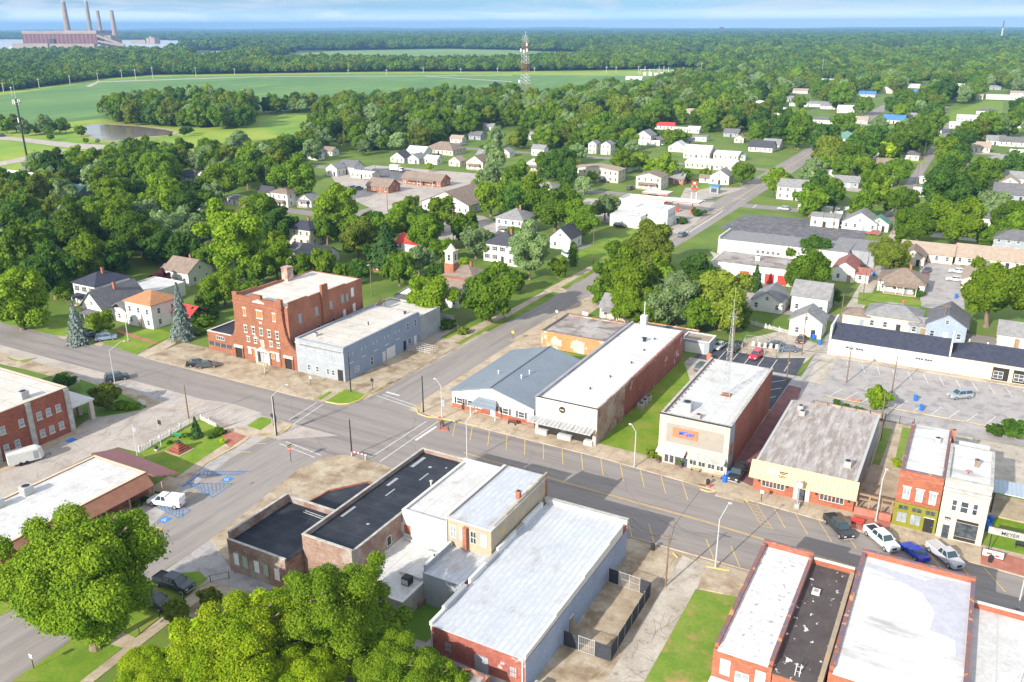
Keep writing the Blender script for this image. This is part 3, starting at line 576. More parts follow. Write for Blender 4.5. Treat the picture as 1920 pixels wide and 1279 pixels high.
sheet('field', [G(*p)[:2] for p in [(1735, 109), (1750, 106), (1756, 108), (1750, 110)]], 'gravel', 0.3)
sheet('meadow', [G(*p)[:2] for p in [(-120, 262), (40, 240), (190, 222), (330, 236), (430, 232), (420, 222), (500, 216), (620, 216), (610, 240), (500, 262), (420, 268), (330, 300), (200, 330), (0, 330), (-120, 330)]], 'meadow', 0.06)
sheet('meadow', [G(*p)[:2] for p in [(465, 222), (500, 216), (610, 219), (600, 232), (520, 246), (470, 244)]], 'meadow', 0.14)
sheet('pond', [G(*p)[:2] for p in [(156, 239), (170, 235), (200, 234), (260, 238), (310, 244), (325, 248), (318, 254), (290, 256), (262, 257), (240, 262), (215, 264), (190, 262), (175, 258), (160, 249)]], 'water', 0.30)
sheet('shore', [G(*p)[:2] for p in [(150, 240), (170, 233), (200, 232.2), (260, 236), (315, 242), (336, 248), (330, 253), (316, 256), (290, 258), (262, 259), (240, 264), (215, 266), (188, 264), (172, 259), (155, 250)]], 'brown_concrete', 0.2)
for pp in ([(-40, 252), (30, 258), (140, 269), (215, 274), (260, 283), (252, 287), (190, 283), (136, 279), (30, 265), (-40, 260)], [(-40, 312), (0, 304), (70, 290), (136, 279), (150, 283), (80, 298), (0, 312), (-40, 320)]):
    sheet('road', [G(*p)[:2] for p in pp], 'lot', 0.22)
sheet('car_park', [G(*p)[:2] for p in [(40, 308), (95, 306), (100, 313), (60, 322), (40, 318)]], 'asphalt', 0.2)
sheet('meadow', [G(*p)[:2] for p in [(1350, 138), (1440, 128), (1920, 133), (1920, 137), (1460, 134), (1380, 141)]], 'meadow', 0.14)
sheet('meadow', [G(*p)[:2] for p in [(1770, 214), (1845, 190), (1880, 190), (1880, 235), (1780, 230)]], 'lawn', 0.12); 
sheet('river', [G(*p)[:2] for p in [(-400, 103), (0, 103), (60, 103), (210, 102), (300, 94), (410, 88), (408, 77), (300, 75.3), (230, 74.5), (0, 74), (-400, 74)]], 'river', 0.4)
sheet('river', [G(*p)[:2] for p in [(350, 118), (362, 103), (400, 97), (440, 93.5), (470, 92), (455, 100), (410, 113), (385, 118)]], 'river', 0.42)
# --- painted lines
def line(mb, a, b, w, z=.03):
    a, b = Vector((a[0], a[1])), Vector((b[0], b[1])); d = (b-a).normalized(); n = Vector((-d.y, d.x))*w/2
    mb.poly([(a.x-n.x, a.y-n.y, z), (b.x-n.x, b.y-n.y, z), (b.x+n.x, b.y+n.y, z), (a.x+n.x, a.y+n.y, z)])
def marks(parent, name, m, segs, w, z, px=False):
    mb = MB()
    for a, b in segs:
        if px: a, b = G(*a), G(*b)
        line(mb, a, b, w, z)
    return mb.build(name, M[m], parent)
cl = [(-72.5, 114.6), (-51, 113.4), (-29, 112.8), (12, 109.6), (40, 107.6)]
marks(road_main, 'centre_line', 'yellow_line', [((cl[i][0], cl[i][1]+o), (cl[i+1][0], cl[i+1][1]+o)) for i in range(4) for o in (-.14, .14)], .13, .03)
segs = []
for k in range(14):     # slanted parking bays along the shops
    x = -80.2+k*3.72 if k < 13 else 0; 
    yc = np.interp(x, [p[0] for p in curbN], [p[1] for p in curbN])
    if k < 13: segs.append(((x, yc-.3), (x+2.6, yc-5.4)))
for x in (-20.5, -17.2, -13.8, -10.4, -2.3, 1.3, 4.8, 8.3):
    yc = np.interp(x, [p[0] for p in curbN], [p[1] for p in curbN]); segs.append(((x, yc-.3), (x+2.7, yc-5.2)))
for x in (-36.8, -33.4, -24.6, -21.0, -2, 2, 6, 10): segs.append(((x, 103.5), (x-2.6, 108.2)))
marks(road_main, 'parking_lines', 'yellow_line', segs, .13, .032)
hat = [((-24.6+i*.55, 121.2-i*.9), (-23.0+i*.55, 121.2-i*.9-.2)) for i in range(7)]
marks(road_main, 'hatching', 'yellow_line', hat+[((-24.9, 121.9), (-21.0, 115.6)), ((-23.2, 121.6), (-19.3, 115.4))], .1, .034)
marks(road_main, 'crosswalk_lines', 'white_line', [((594, 755), (541, 788)), ((606, 758), (548, 797)), ((706, 742), (780, 767)), ((718, 740), (780, 761)), ((695, 858), (800, 790)), ((712, 866), (822, 790)), ((524, 832), (590, 858)), ((536, 828), (602, 854))], .16, .03, px=True)
marks(road_main, 'stop_lines', 'white_line', [((779, 826), (806, 808)), ((724, 735), (749, 742)), ((806, 808), (818, 800))], .5, .032, px=True)
marks(road_main, 'tar_seams', 'crack', [((1316, 916), (1292, 947)), ((1292, 947), (1265, 985)), ((1265, 985), (1256, 1020)), ((560, 800), (640, 770)), ((480, 770), (560, 742)), ((660, 1003), (700, 1003)), ((1440, 1000), (1500, 1010)), ((250, 700), (300, 690)), ((820, 870), (1040, 905))], .1, .028, px=True)
# white bays on the left of the main street
segs = [((290+i*29, 745+i*8), (268+i*29, 759+i*7.3)) for i in range(-2, 3)]
marks(road_main, 'parking_lines', 'white_line', [((236+i*13, 716+i*3.8), (222+i*13, 725+i*3.8)) for i in range(9)]+[((383+i*14, 754+i*4.2), (358+i*14, 768+i*4.2)) for i in range(8)], .12, .066, px=True)
marks(road_main, 'kerb_paint', 'yellow_kerb', [((342, 768), (374, 750)), ((322, 1), (322, 2))][:1], .2, .07, px=True)
# blue and yellow bays outside the office
pa = sheet('parking_bays', [G(*p)[:2] for p in [(318, 925), (392, 866), (430, 862), (350, 921)]], 'pale_lot', 0.046)
segs = [((382, 884), (470, 884)), ((366, 891), (448, 891)), ((351, 907), (436, 907)), ((399, 933), (351, 907)), ((399, 933), (436, 907))]
segs += [((384+i*7, 884), (381+i*6.3, 891)) for i in range(12)] + [((356+i*8, 907), (366+i*6.5, 911+min(i, 9-i)*4.2)) for i in range(10)]
segs += [((288, 946), (330, 946)), ((330, 946), (357, 958)), ((357, 958), (333, 971)), ((333, 971), (288, 948))]+[((300+i*7, 948+i), (306+i*6, 956+i*2.5)) for i in range(7)]
marks(pa, 'blue_hatching', 'blue_line', segs, .2, .055, px=True)
marks(pa, 'kerb_paint', 'blue', [((342, 914), (376, 888))], .25, .14, px=True)
mbq = MB()
for (x, y) in ((426, 899), (309, 975)):
    g = G(x, y); mbq.poly([(g[0]-.75, g[1]-.75, .057), (g[0]+.75, g[1]-.75, .057), (g[0]+.75, g[1]+.75, .057), (g[0]-.75, g[1]+.75, .057)])
mbq.build('symbol_square', mat('sign_blue', (0.05, 0.22, 0.55)), pa)
mbw = MB()
for (x, y) in ((426, 899), (309, 975)):
    g = G(x, y)
    pts = [(math.cos(t)*.3-.05+g[0], math.sin(t)*.3-.12+g[1]) for t in np.linspace(R(120), R(390), 9)]
    for i in range(8): line(mbw, pts[i], pts[i+1], .11, .062)
    line(mbw, (g[0]-.1, g[1]+.5), (g[0]-.08, g[1]-.05), .13, .062); line(mbw, (g[0]-.08, g[1]-.05), (g[0]+.3, g[1]-.08), .12, .062); line(mbw, (g[0]+.3, g[1]-.08), (g[0]+.45, g[1]-.4), .12, .062)
mbw.build('wheelchair_symbol', M['white_line'], pa)
segs = [((250, 985), (305, 991)), ((305, 991), (272, 1016)), ((272, 1016), (238, 1014)), ((238, 1014), (250, 985))]+[((256+i*8, 986+i), (244+i*6.5, 1010+i)) for i in range(6)]
segs += [((405, 848), (470, 848)), ((425, 835), (500, 832)), ((380, 866), (300, 915))][:2]+[((315, 945), (335, 920)), ((340, 940), (370, 918))]
marks(pa, 'yellow_hatching', 'yellow_line', segs, .2, .056, px=True)
marks(pa, 'kerb_paint', 'yellow_kerb', [((392, 866), (462, 826)), ((220, 976), (246, 966))], .2, .142, px=True)
# yellow kerbs
yk = MB()
def kerb(mb, pts, w=.22, z0=0.0, z1=.17, px=True):
    q = [G(*p)[:2] for p in pts] if px else pts
    for a, b in zip(q, q[1:]):
        a, b = Vector(a), Vector(b); d = (b-a).normalized(); n = Vector((-d.y, d.x))*w/2; a -= d*.02; b += d*.02
        mb.prism([tuple(a-n), tuple(b-n), tuple(b+n), tuple(a+n)], z0, z1)
kerb(yk, [(611, 754), (635, 758.5), (655, 757.5), (674, 751), (686, 742)]); kerb(yk, [(698, 736), (726, 720)], z1=.15)
kerb(yk, [(781, 768), (784, 776), (800, 782), (822, 784), (905, 802)], z1=.16)
kerb(yk, [(1313, 918), (1328, 923), (1340, 922)], z1=.16); kerb(yk, [(1396, 936), (1402, 942)], z1=.16); kerb(yk, [(492, 822), (534, 810), (546, 798)], z1=.16)
kerb(yk, [(1262, 1038), (1270, 1046)], z1=.16); kerb(yk, [(1325, 1063), (1368, 1071)], z1=.16)
kb2 = MB(); kerb(kb2, curbN[1:], .2, 0, .155, px=False); kerb(kb2, [(-19.3, 103.45), (-37, 103.4)], .2, 0, .15, px=False); kerb(kb2, [(-160, 119.8), (-128, 119.55), (-112, 119.45)], .18, 0, .12, px=False)
for x_ in (-101.75, -91.35): kerb(kb2, [(x_, 134), (x_, 168)], .18, 0, .11, px=False)
kb2.build('kerb', M['concrete'])['kind'] = 'structure'
yk.build('kerb', M['yellow_kerb'])['kind'] = 'structure'
# bays in the dark lot and the lot of the long store
pk = sheet('parking_bays', rect(-41.4, 179, -41.2, 184), 'tar', 0.055)
marks(pk, 'parking_lines', 'white_line', [((-46+i*2.9, 179.5), (-46+i*2.9, 185.8)) for i in range(6)]+[((-32.6, 162+i*5), (-30, 165+i*5)) for i in range(3)], .14, .062)
marks(pk, 'parking_lines', 'white_line', [((-20.5+i*3.1, 192.0), (-19.3+i*3.1, 187.2)) for i in range(15)]+[((-20.6+i*3.1, 170.4), (-19+i*3.1, 175.2)) for i in range(15)], .14, .062)
kb = MB(); kb.box(-20.8, 169.75, .05, 30, 169.95, .2); kb.box(-22.1, 193.6, .05, 30, 195.0, .17)
kb.build('kerb', M['concrete'])['kind'] = 'structure'
marks(road_cross, 'lane_lines', 'yellow_line', [((-93.2, 240), (-93.0, 352)), ((-93.0, 366), (-92.2, 700))], .3, .04)
marks(road_cross, 'lane_lines', 'white_line', [((-90, 345), (-97, 345)), ((-91.0, 300), (-91.0, 343)), ((-96, 372), (-89, 372)), ((-104, 355.5), (-104, 362)), ((-82, 355.5), (-82, 362))], .4, .04)
marks(road_south, 'tar_seams', 'crack', [((470, 908), (476, 904)), ((300, 690), (300, 692))][:1], .3, .03, px=True)

# hairline cracks that wander over the old concrete and asphalt
rc = random.Random(11)
def cracks(px_area, n, z, step=1.6, ln=9, w=.038):
    P = [G(*p)[:2] for p in px_area]; xs = [p[0] for p in P]; ys = [p[1] for p in P]; segs = []
    for _ in range(n):
        x, y = rc.uniform(min(xs), max(xs)), rc.uniform(min(ys), max(ys)); a = rc.choice((0, 90, 180, 270))+rc.uniform(-25, 25)
        for k in range(rc.randint(3, ln)):
            a += rc.uniform(-28, 28); x2, y2 = x+step*math.cos(R(a)), y+step*math.sin(R(a))
            if not (inside(x, y, P) and inside(x2, y2, P)): break
            segs.append(((x, y), (x2, y2))); x, y = x2, y2
    o = MB()
    for a, b in segs: line(o, a, b, w*rc.uniform(.6, 1.5), z)
    if segs: o.build('tar_seams', M['crack'], road_main)
def inside(x, y, P):
    c = False; j = len(P)-1
    for i in range(len(P)):
        if (P[i][1] > y) != (P[j][1] > y) and x < (P[j][0]-P[i][0])*(y-P[i][1])/(P[j][1]-P[i][1])+P[i][0]: c = not c
        j = i
    return c
cracks([(0, 870), (139, 806), (262, 768), (345, 748), (400, 790), (262, 846), (222, 836), (179, 848), (46, 912)], 110, .056)
cracks([(300, 742), (490, 776), (463, 802), (400, 792)], 20, .056)
cracks([(500, 830), (700, 760), (860, 800), (1400, 960), (1900, 1100), (1900, 1140), (1200, 990), (800, 850), (560, 860)], 55, .031, ln=14)
cracks([(0, 610), (480, 728), (690, 790), (560, 820), (0, 645)], 30, .031, ln=12)
cracks([(1480, 735), (1920, 800), (1920, 745), (1560, 665)], 40, .056)
cracks([(1270, 1080), (1335, 1070), (1250, 1270), (1140, 1279)], 26, .066, step=1.0)
cracks([(470, 955), (640, 860), (720, 880), (600, 950), (440, 1010)], 26, K+.006, step=1.1)
cracks([(430, 700), (640, 740), (600, 752), (400, 705)], 16, .1, step=1.1)
mbs = MB()   # expansion joints of the kerbside pavement
for x in np.arange(-83, 30, 2.4):
    yc = np.interp(x, [p[0] for p in curbN], [p[1] for p in curbN]); line(mbs, (x, yc+.15), (x, yc+3.4), .05, K+.004)
line(mbs, (-83, 126.8), (-30, 126.2), .05, K+.0045); mbs.build('tar_seams', mat('joint', (.24, .19, .14)), road_main)
g = G(134, 826); mbq = MB(); mbq.poly([(g[0]-.8, g[1]-.8, .057), (g[0]+.8, g[1]-.8, .057), (g[0]+.8, g[1]+.8, .057), (g[0]-.8, g[1]+.8, .057)]); mbq.build('symbol_square', bpy.data.materials['sign_blue'], pa)
for r_ in (rect(-104.4, 126, -101.8, 168), rect(-91.3, 132, -88.6, 168)): sheet('shoulder', r_, 'brown_concrete', .021 if r_[0][0] < -100 else .0225)
# ------------------------------------------------------------------ building kit
FACE = {'S': (0, 0, -1), 'E': (90, 1, 0), 'N': (180, 0, 1), 'W': (-90, -1, 0)}
_wm = {}
def win(root, B, face, u, z, w, h, fr='white', pane='glass', mun=1, sill=None, name='window', hood=None, bars=0, off=0.0):
    """a window (frame, with its pane as a child) set proud on one wall of the footprint B"""
    key = (round(w, 2), round(h, 2), fr, pane, mun, sill, name, hood, bars)
    if key not in _wm:
        t = .075
        a = MB(); a.box(-w/2, -.07, 0, -w/2+t, 0, h).box(w/2-t, -.07, 0, w/2, 0, h).box(-w/2+t, -.07, h-t, w/2-t, 0, h).box(-w/2+t, -.07, 0, w/2-t, 0, t)
        if mun & 1: a.box(-w/2+t, -.06, h/2-.04, w/2-t, -.01, h/2+.04)
        for k in range(bars): x = -w/2+t+(w-2*t)*(k+1)/(bars+1); a.box(x-.035, -.055, t, x+.035, -.012, h-t)
        if sill: a.box(-w/2-.12, -.16, -.16, w/2+.12, 0, -.002, 1)
        if hood: a.box(-w/2-.14, -.12, h+.002, w/2+.14, 0, h+.22, 2)
        b = MB(); b.box(-w/2+t+.004, -.035, t+.004, w/2-t-.004, .0, h-t-.004)
        def mk(mb, nm, ms):
            me = bpy.data.meshes.new(nm); me.from_pydata(mb.v, [], mb.f)
            for q in ms: me.materials.append(M[q])
            if len(ms) > 1: me.polygons.foreach_set('material_index', mb.mi)
            me.update(); return me
        _wm[key] = (mk(a, name, [fr, sill or fr, hood or fr]), mk(b, 'pane', [pane]))
    x0, y0, x1, y1 = B; r = FACE[face]
    p = {'S': (u, y0), 'N': (u, y1), 'E': (x1, u), 'W': (x0, u)}[face]
    o = link_mesh(name, _wm[key][0], root, (p[0]-root.location[0]+r[1]*off, p[1]-root.location[1]+r[2]*off, z-root.location[2]), R(r[0]))
    link_mesh('pane', _wm[key][1], o)
    return o
def panel(root, B, face, u0, u1, z0, z1, m, name, th=.05, off=0.0):
    x0, y0, x1, y1 = B; mb = MB()
    if face == 'S': mb.box(u0, y0-th-off, z0, u1, y0-off, z1)
    if face == 'N': mb.box(u0, y1+off, z0, u1, y1+th+off, z1)
    if face == 'E': mb.box(x1+off, u0, z0, x1+th+off, u1, z1)
    if face == 'W': mb.box(x0-th-off, u0, z0, x0-off, u1, z1)
    return mb.build(name, M[m], root)
def door(root, B, face, u, w=1.0, h=2.1, m='red', z=0.02, name='door'):
    o = panel(root, B, face, u-w/2, u+w/2, z, z+h, m, name, th=.06)
    panel(root, B, face, u-w/2-.1, u+w/2+.1, z+h, z+h+.1, 'white', 'door_frame', th=.09)
    hb = {'S': (u+w*.36, B[1]-.1), 'N': (u+w*.36, B[3]+.1), 'E': (B[2]+.1, u+w*.36), 'W': (B[0]-.1, u+w*.36)}[face]
    h_ = MB(); h_.sphere(hb[0], hb[1], z+1, .05, .05, .05, 6, 4); h_.build('handle', M['pale_metal'], o)
    return o
def flat(name, label, cat, x0, y0, x1, y1, h, wall, roof, pd=.45, pt=.3, coping=None, sides='SENW', z0=0.0, hs=None, group=None, cm=.06):
    """flat-roofed building: walls with a parapet ring, sunk roof deck, coping"""
    t = thing(name, label, cat, ((x0+x1)/2, (y0+y1)/2, z0), group=group); B = (x0, y0, x1, y1); zr = h-pd
    hs = hs or {}
    w = MB(); w.box(x0, y0, z0, x1, y1, zr)
    H = {k: hs.get(k, h) for k in 'SENW'}
    if 'S' in sides: w.box(x0, y0, zr, x1, y0+pt, H['S'])
    if 'N' in sides: w.box(x0, y1-pt, zr, x1, y1, H['N'])
    if 'W' in sides: w.box(x0, y0+pt, zr, x0+pt, y1-pt, H['W'])
    if 'E' in sides: w.box(x1-pt, y0+pt, zr, x1, y1-pt, H['E'])
    w.build('wall', M[wall], t)
    r = MB(); r.box(x0+(pt if 'W' in sides else -.15)+.003, y0+(pt if 'S' in sides else -.15)+.003, zr+.002, x1-(pt if 'E' in sides else -.15)-.003, y1-(pt if 'N' in sides else -.15)-.003, zr+.08)
    r.build('roof', M[roof], t)
    if coping:
        c = MB(); e = cm
        if 'S' in sides: c.box(x0-e, y0-e, H['S']+.002, x1+e, y0+pt+e, H['S']+.1)
        if 'N' in sides: c.box(x0-e, y1-pt-e, H['N']+.002, x1+e, y1+e, H['N']+.1)
        if 'W' in sides: c.box(x0-e, y0+pt+e, H['W']+.003, x0+pt+e, y1-pt-e, H['W']+.1)
        if 'E' in sides: c.box(x1-pt-e, y0+pt+e, H['E']+.003, x1+e, y1-pt-e, H['E']+.1)
        c.build('coping', M[coping], t)
    keep(x0-2, y0-2, x1+2, y1+2)
    return t, B
def gable_roof(root, B, ze, zr, axis, m, oh=.45, th=.16, name='roof'):
    x0, y0, x1, y1 = B; mb = MB()
    if axis == 'x':
        c = (y0+y1)/2; s = (zr-ze)/(c-y0); e = oh*s
        P = [(y0-oh, ze-e), (c, zr), (y1+oh, ze-e), (y1+oh, ze-e+th), (c, zr+th*1.1), (y0-oh, ze-e+th)]
        V = [(x0-oh, a, b) for a, b in P]+[(x1+oh, a, b) for a, b in P]
    else:
        c = (x0+x1)/2; s = (zr-ze)/(c-x0); e = oh*s
        P = [(x0-oh, ze-e), (c, zr), (x1+oh, ze-e), (x1+oh, ze-e+th), (c, zr+th*1.1), (x0-oh, ze-e+th)]
        V = [(a, y0-oh, b) for a, b in P]+[(a, y1+oh, b) for a, b in P]
    f = [(0, 1, 4, 5), (1, 2, 3, 4), (6, 11, 10, 7), (7, 10, 9, 8), (0, 6, 7, 1), (1, 7, 8, 2), (2, 8, 9, 3), (3, 9, 10, 4), (4, 10, 11, 5), (5, 11, 6, 0)]
    mb.add(V, f); return mb.build(name, M[m], root)
def hip_roof(root, B, ze, zr, m, oh=.45, name='roof', ridge=None):
    x0, y0, x1, y1 = B[0]-oh, B[1]-oh, B[2]+oh, B[3]+oh; w, d = x1-x0, y1-y0; k = min(w, d)/2 if ridge is None else ridge
    if w >= d: a, b = (x0+k, (y0+y1)/2), (x1-k, (y0+y1)/2)
    else: a, b = ((x0+x1)/2, y0+k), ((x0+x1)/2, y1-k)
    ze -= .05
    V = [(x0, y0, ze), (x1, y0, ze), (x1, y1, ze), (x0, y1, ze), (x0, y0, ze+.14), (x1, y0, ze+.14), (x1, y1, ze+.14), (x0, y1, ze+.14), (a[0], a[1], zr), (b[0]+.01, b[1]+.01, zr)]
    if w >= d: fr = [(4, 5, 9, 8), (5, 6, 9), (6, 7, 8, 9), (7, 4, 8)]
    else: fr = [(4, 5, 8), (5, 6, 9, 8), (6, 7, 9), (7, 4, 8, 9)]
    mb = MB(); mb.add(V, [(3, 2, 1, 0), (0, 1, 5, 4), (1, 2, 6, 5), (2, 3, 7, 6), (3, 0, 4, 7)]+fr); return mb.build(name, M[m], root)
def pent_wall(root, B, z0, ze, zr, axis, m):
    x0, y0, x1, y1 = B; mb = MB()
    if axis == 'x': P = [(y0, z0), (y1, z0), (y1, ze), ((y0+y1)/2, zr-.02), (y0, ze)]; V = [(x0, a, b) for a, b in P]+[(x1, a, b) for a, b in P]
    else: P = [(x0, z0), (x1, z0), (x1, ze), ((x0+x1)/2, zr-.02), (x0, ze)]; V = [(a, y0, b) for a, b in P]+[(a, y1, b) for a, b in P]
    mb.add(V, [(0, 1, 2, 3, 4), (9, 8, 7, 6, 5)]+[(i, 5+i, 5+(i+1) % 5, (i+1) % 5) for i in range(5)]); return mb.build('wall', M[m], root)
def chimney(root, x, y, z0, z1, s=.6, m='brick'):
    mb = MB(); mb.box(x-s/2, y-s/2, z0, x+s/2, y+s/2, z1).box(x-s/2-.07, y-s/2-.07, z1+.002, x+s/2+.07, y+s/2+.07, z1+.18).box(x-s/4, y-s/4, z1+.182, x+s/4, y+s/4, z1+.32, 1)
    return mb.build('chimney', [M[m], M['dark']], root)
def house(px, py, w, d, label, st=1, roof='gable', axis='x', rm='sh_grey', wm='offwhite', porch=None, chim=0, wing=None, shut=False, near=False, garage=False, cat='house', name='house', dm=None, pos=None, rise=None, group=None, h=None, fr='white'):
    """a house whose front (towards the main street) stands at the photographed place (px, py)"""
    x, y = pos if pos else G(px, py)[:2]
    H = h or (2.9 if st == 1 else (4.0 if st == 1.5 else 5.7)); B = (x-w/2, y, x+w/2, y+d); t = thing(name, label, cat, (x, y+d/2, 0), group=group)
    keep(B[0]-1, B[1]-1, B[2]+1, B[3]+1)
    run = (d if axis == 'x' else w)/2; rise = rise or run*(.62 if roof == 'gable' else .55); zr = H+rise
    if roof == 'gable': pent_wall(t, B, 0, H, zr, axis, wm); gable_roof(t, B, H, zr, axis, rm)
    elif roof == 'hip': MB().box(*B[:2], 0, *B[2:], H).build('wall', M[wm], t); hip_roof(t, B, H, zr, rm)
    side = 'E' if x < 0 else 'W'
    fl = 2 if st == 2 else 1
    for k in range(fl):
        n = max(2, int(w/2.6)); 
        for i in range(n):
            u = B[0]+w*(i+.5)/n
            if k == 0 and i == n//2: door(t, B, 'S', u, m=dm or ('shutter', 'white', 'wood', 'lightpaint')[int(abs(x*7)) % 4]); continue
            if garage and k == 0 and i == 0: panel(t, B, 'S', u-1.2, u+1.2, .05, 2.2, 'white', 'garage_door'); continue
            win(t, B, 'S', u, .9+k*2.75, .95, 1.4, sill=fr, fr=fr)
            if shut:
                panel(t, B, 'S', u-.85, u-.5, .9+k*2.75, 2.3+k*2.75, 'shutter', 'shutter'); panel(t, B, 'S', u+.5, u+.85, .9+k*2.75, 2.3+k*2.75, 'shutter', 'shutter')
        n = max(1, int(d/3.2))
        for i in range(n): win(t, B, side, B[1]+d*(i+.5)/n, .9+k*2.75, .95, 1.4, sill=fr, fr=fr)
    if roof == 'gable' and (axis == 'y' and rise > 1.9): win(t, B, 'S', x, H+.25, .8, 1.0, fr=fr)
    if roof == 'gable' and axis == 'x' and rise > 1.9: win(t, B, side, y+d/2, H+.2, .8, 1.0, fr=fr)
    if chim: chimney(t, x+w*.12, y+d/2+(.5 if axis == 'x' else 0), H, zr+.9)
    if porch:
        pw = w*.7; z = 2.5; pb = (x-pw/2, y-2.0, x+pw/2, y-.01)
        p = MB(); p.add([(pb[0]-.2, pb[1]-.2, z), (pb[2]+.2, pb[1]-.2, z), (pb[2]+.2, pb[3], z+.55), (pb[0]-.2, pb[3], z+.55), (pb[0]-.2, pb[1]-.2, z-.14), (pb[2]+.2, pb[1]-.2, z-.14), (pb[2]+.2, pb[3], z+.41), (pb[0]-.2, pb[3], z+.41)],
                      [(0, 1, 2, 3), (7, 6, 5, 4), (0, 4, 5, 1), (1, 5, 6, 2), (2, 6, 7, 3), (3, 7, 4, 0)]); p.build('porch_roof', M[rm], t)
        for u in (pb[0]+.1, x-.9, x+.9, pb[2]-.1): MB().box(u-.08, pb[1], .14, u+.08, pb[1]+.16, z-.13).build('post', M['white'], t)
        MB().box(pb[0], pb[1]-.05, 0, pb[2], pb[3], .14).build('porch_floor', M['concrete'], t)
    if wing:
        wx, wy, ww, wd, wh, wr = wing; b = (x+wx, y+wy, x+wx+ww, y+wy+wd)
        pent = MB().box(*b[:2], 0, *b[2:], wh); pent.build('wing', M[wm], t)
        gable_roof(t, b, wh, wh+min(ww, wd)/2*.6, 'x' if ww >= wd else 'y', wr, name='wing_roof'); keep(*b)
        win(t, b, 'S', (b[0]+b[2])/2, .9, .95, 1.3)
    return t
def block(label, px, py, w, d, h, wm, rm, n=3, m2=None, name='building', cat='building', pos=None, coping='white', **k):
    """smaller flat-roofed building with a row of windows"""
    x, y = pos if pos else G(px, py)[:2]
    t, B = flat(name, label, cat, x-w/2, y, x+w/2, y+d, h, wm, rm, coping=coping, pd=.3, **k)
    side = 'E' if x < 0 else 'W'
    for i in range(n):
        u = x-w/2+w*(i+.5)/n
        if i == n//2: door(t, B, 'S', u, m='shutter')
        else: win(t, B, 'S', u, .9, 1.2, 1.3)
    for i in range(max(1, int(d/6))): win(t, B, side, y+d*(i+.5)/max(1, int(d/6)), .9, 1.2, 1.3)
    return t, B
def ac_unit(label, x, y, z, s=.9, group=None, cat='air conditioner', m='pale_metal'):
    t = thing('air_conditioner', label, cat, (x, y, z), group=group)
    MB().box(x-s/2, y-s/2, z+.06, x+s/2, y+s/2, z+s*.95).build('casing', M[m], t)
    MB().cyl(x, y, z+s*.95+.002, z+s*.95+.04, s*.38, n=14).build('fan_grille', M['dark'], t)
    MB().box(x-s/2+.06, y-s/2-.03, z+.18, x+s/2-.06, y-s/2-.002, z+s*.8).build('coil', M['grey_metal'], t)
    b = MB(); b.box(x-s/2-.06, y-s/2-.06, z, x+s/2+.06, y+s/2+.06, z+.058); b.build('base', M['concrete'], t)
    return t
def vent(label, x, y, z, group=None, m='pale_metal', r=.12, h=.5):
    t = thing('roof_vent', label, 'roof vent', (x, y, z), group=group)
    MB().cyl(x, y, z, z+h, r).build('pipe', M[m], t); MB().cyl(x, y, z+h+.002, z+h+.12, r*1.8, r*.8).build('cap', M[m], t); return t
# ------------------------------------------------------------------ the buildings round the crossing
# two-storey beige office with the orange sign panel
t, B = flat('office_building', 'two-storey beige shop front with orange sign panel and red brick side wall', 'office building', -41.6, 128.0, -29.7, 157.6, 9.0, 'brick_hosp', 'white_roof', pd=.5, coping='grimy_stone', hs={'N': 8.6})
panel(t, B, 'S', -41.6, -29.7, 0, 9.0, 'beige', 'facade', th=.35); MB().box(-41.7, 127.55, 9.003, -29.6, 127.93, 9.12).build('coping', M['dark'], t)
Bf = (-41.6, 127.65, -29.7, 157.6)
panel(t, Bf, 'S', -40.3, -30.6, 4.2, 7.6, 'greige', 'inset_panel', th=.05)
sp = panel(t, Bf, 'S', -39.2, -34.9, 5.35, 7.05, 'orange', 'sign_panel', th=.12, off=.05)
panel(t, B, 'E', 128.0, 130.6, 0.0, 8.9, 'lightpaint', 'side_return', th=.06); panel(t, B, 'E', 128.4, 129.9, 3.4, 5.6, 'brick', 'sign_board', th=.04, off=.06)
def text(s, size, loc, rz, m, parent, depth=.04, name='lettering', sx=1.0, shear=0):
    c = bpy.data.curves.new(name, 'FONT'); c.body = s; c.size = size; c.extrude = depth; c.align_x = 'CENTER'; c.shear = shear; c.offset = size*.015
    tmp = bpy.data.objects.new(name, c); COL.objects.link(tmp)
    dg = bpy.context.evaluated_depsgraph_get(); me = bpy.data.meshes.new_from_object(tmp.evaluated_get(dg)); me.name = name
    bpy.data.objects.remove(tmp); me.materials.clear(); me.materials.append(M[m])
    o = link_mesh(name, me, parent, loc, 0.0, (sx, 1, 1)); o.rotation_euler = (R(90), 0, rz); return o
def wtext(s, size, x, y, z, face, m, root, **k):
    L = root.location; p = root.parent; lx, ly, lz = x-L[0], y-L[1], z-L[2]
    return text(s, size, (lx, ly, lz), R(FACE[face][0]), m, root, **k)
wtext('MCpld', 1.05, -36.9, 127.38, 6.0, 'S', 'sign_blue', t, shear=.2, sx=.9, depth=.05)
door(t, Bf, 'S', -38.0, 1.0, 2.2, 'glass', z=.15, name='glass_door'); door(t, Bf, 'S', -36.9, 1.0, 2.2, 'glass', z=.15, name='glass_door')
for u in (-40.0, -39.1): win(t, Bf, 'S', u, .3, .85, 2.1, mun=0)
for u in (-35.4, -33.9, -32.3, -30.8): win(t, Bf, 'S', u, .9, 1.25, 1.5, mun=0, bars=1, sill='white')
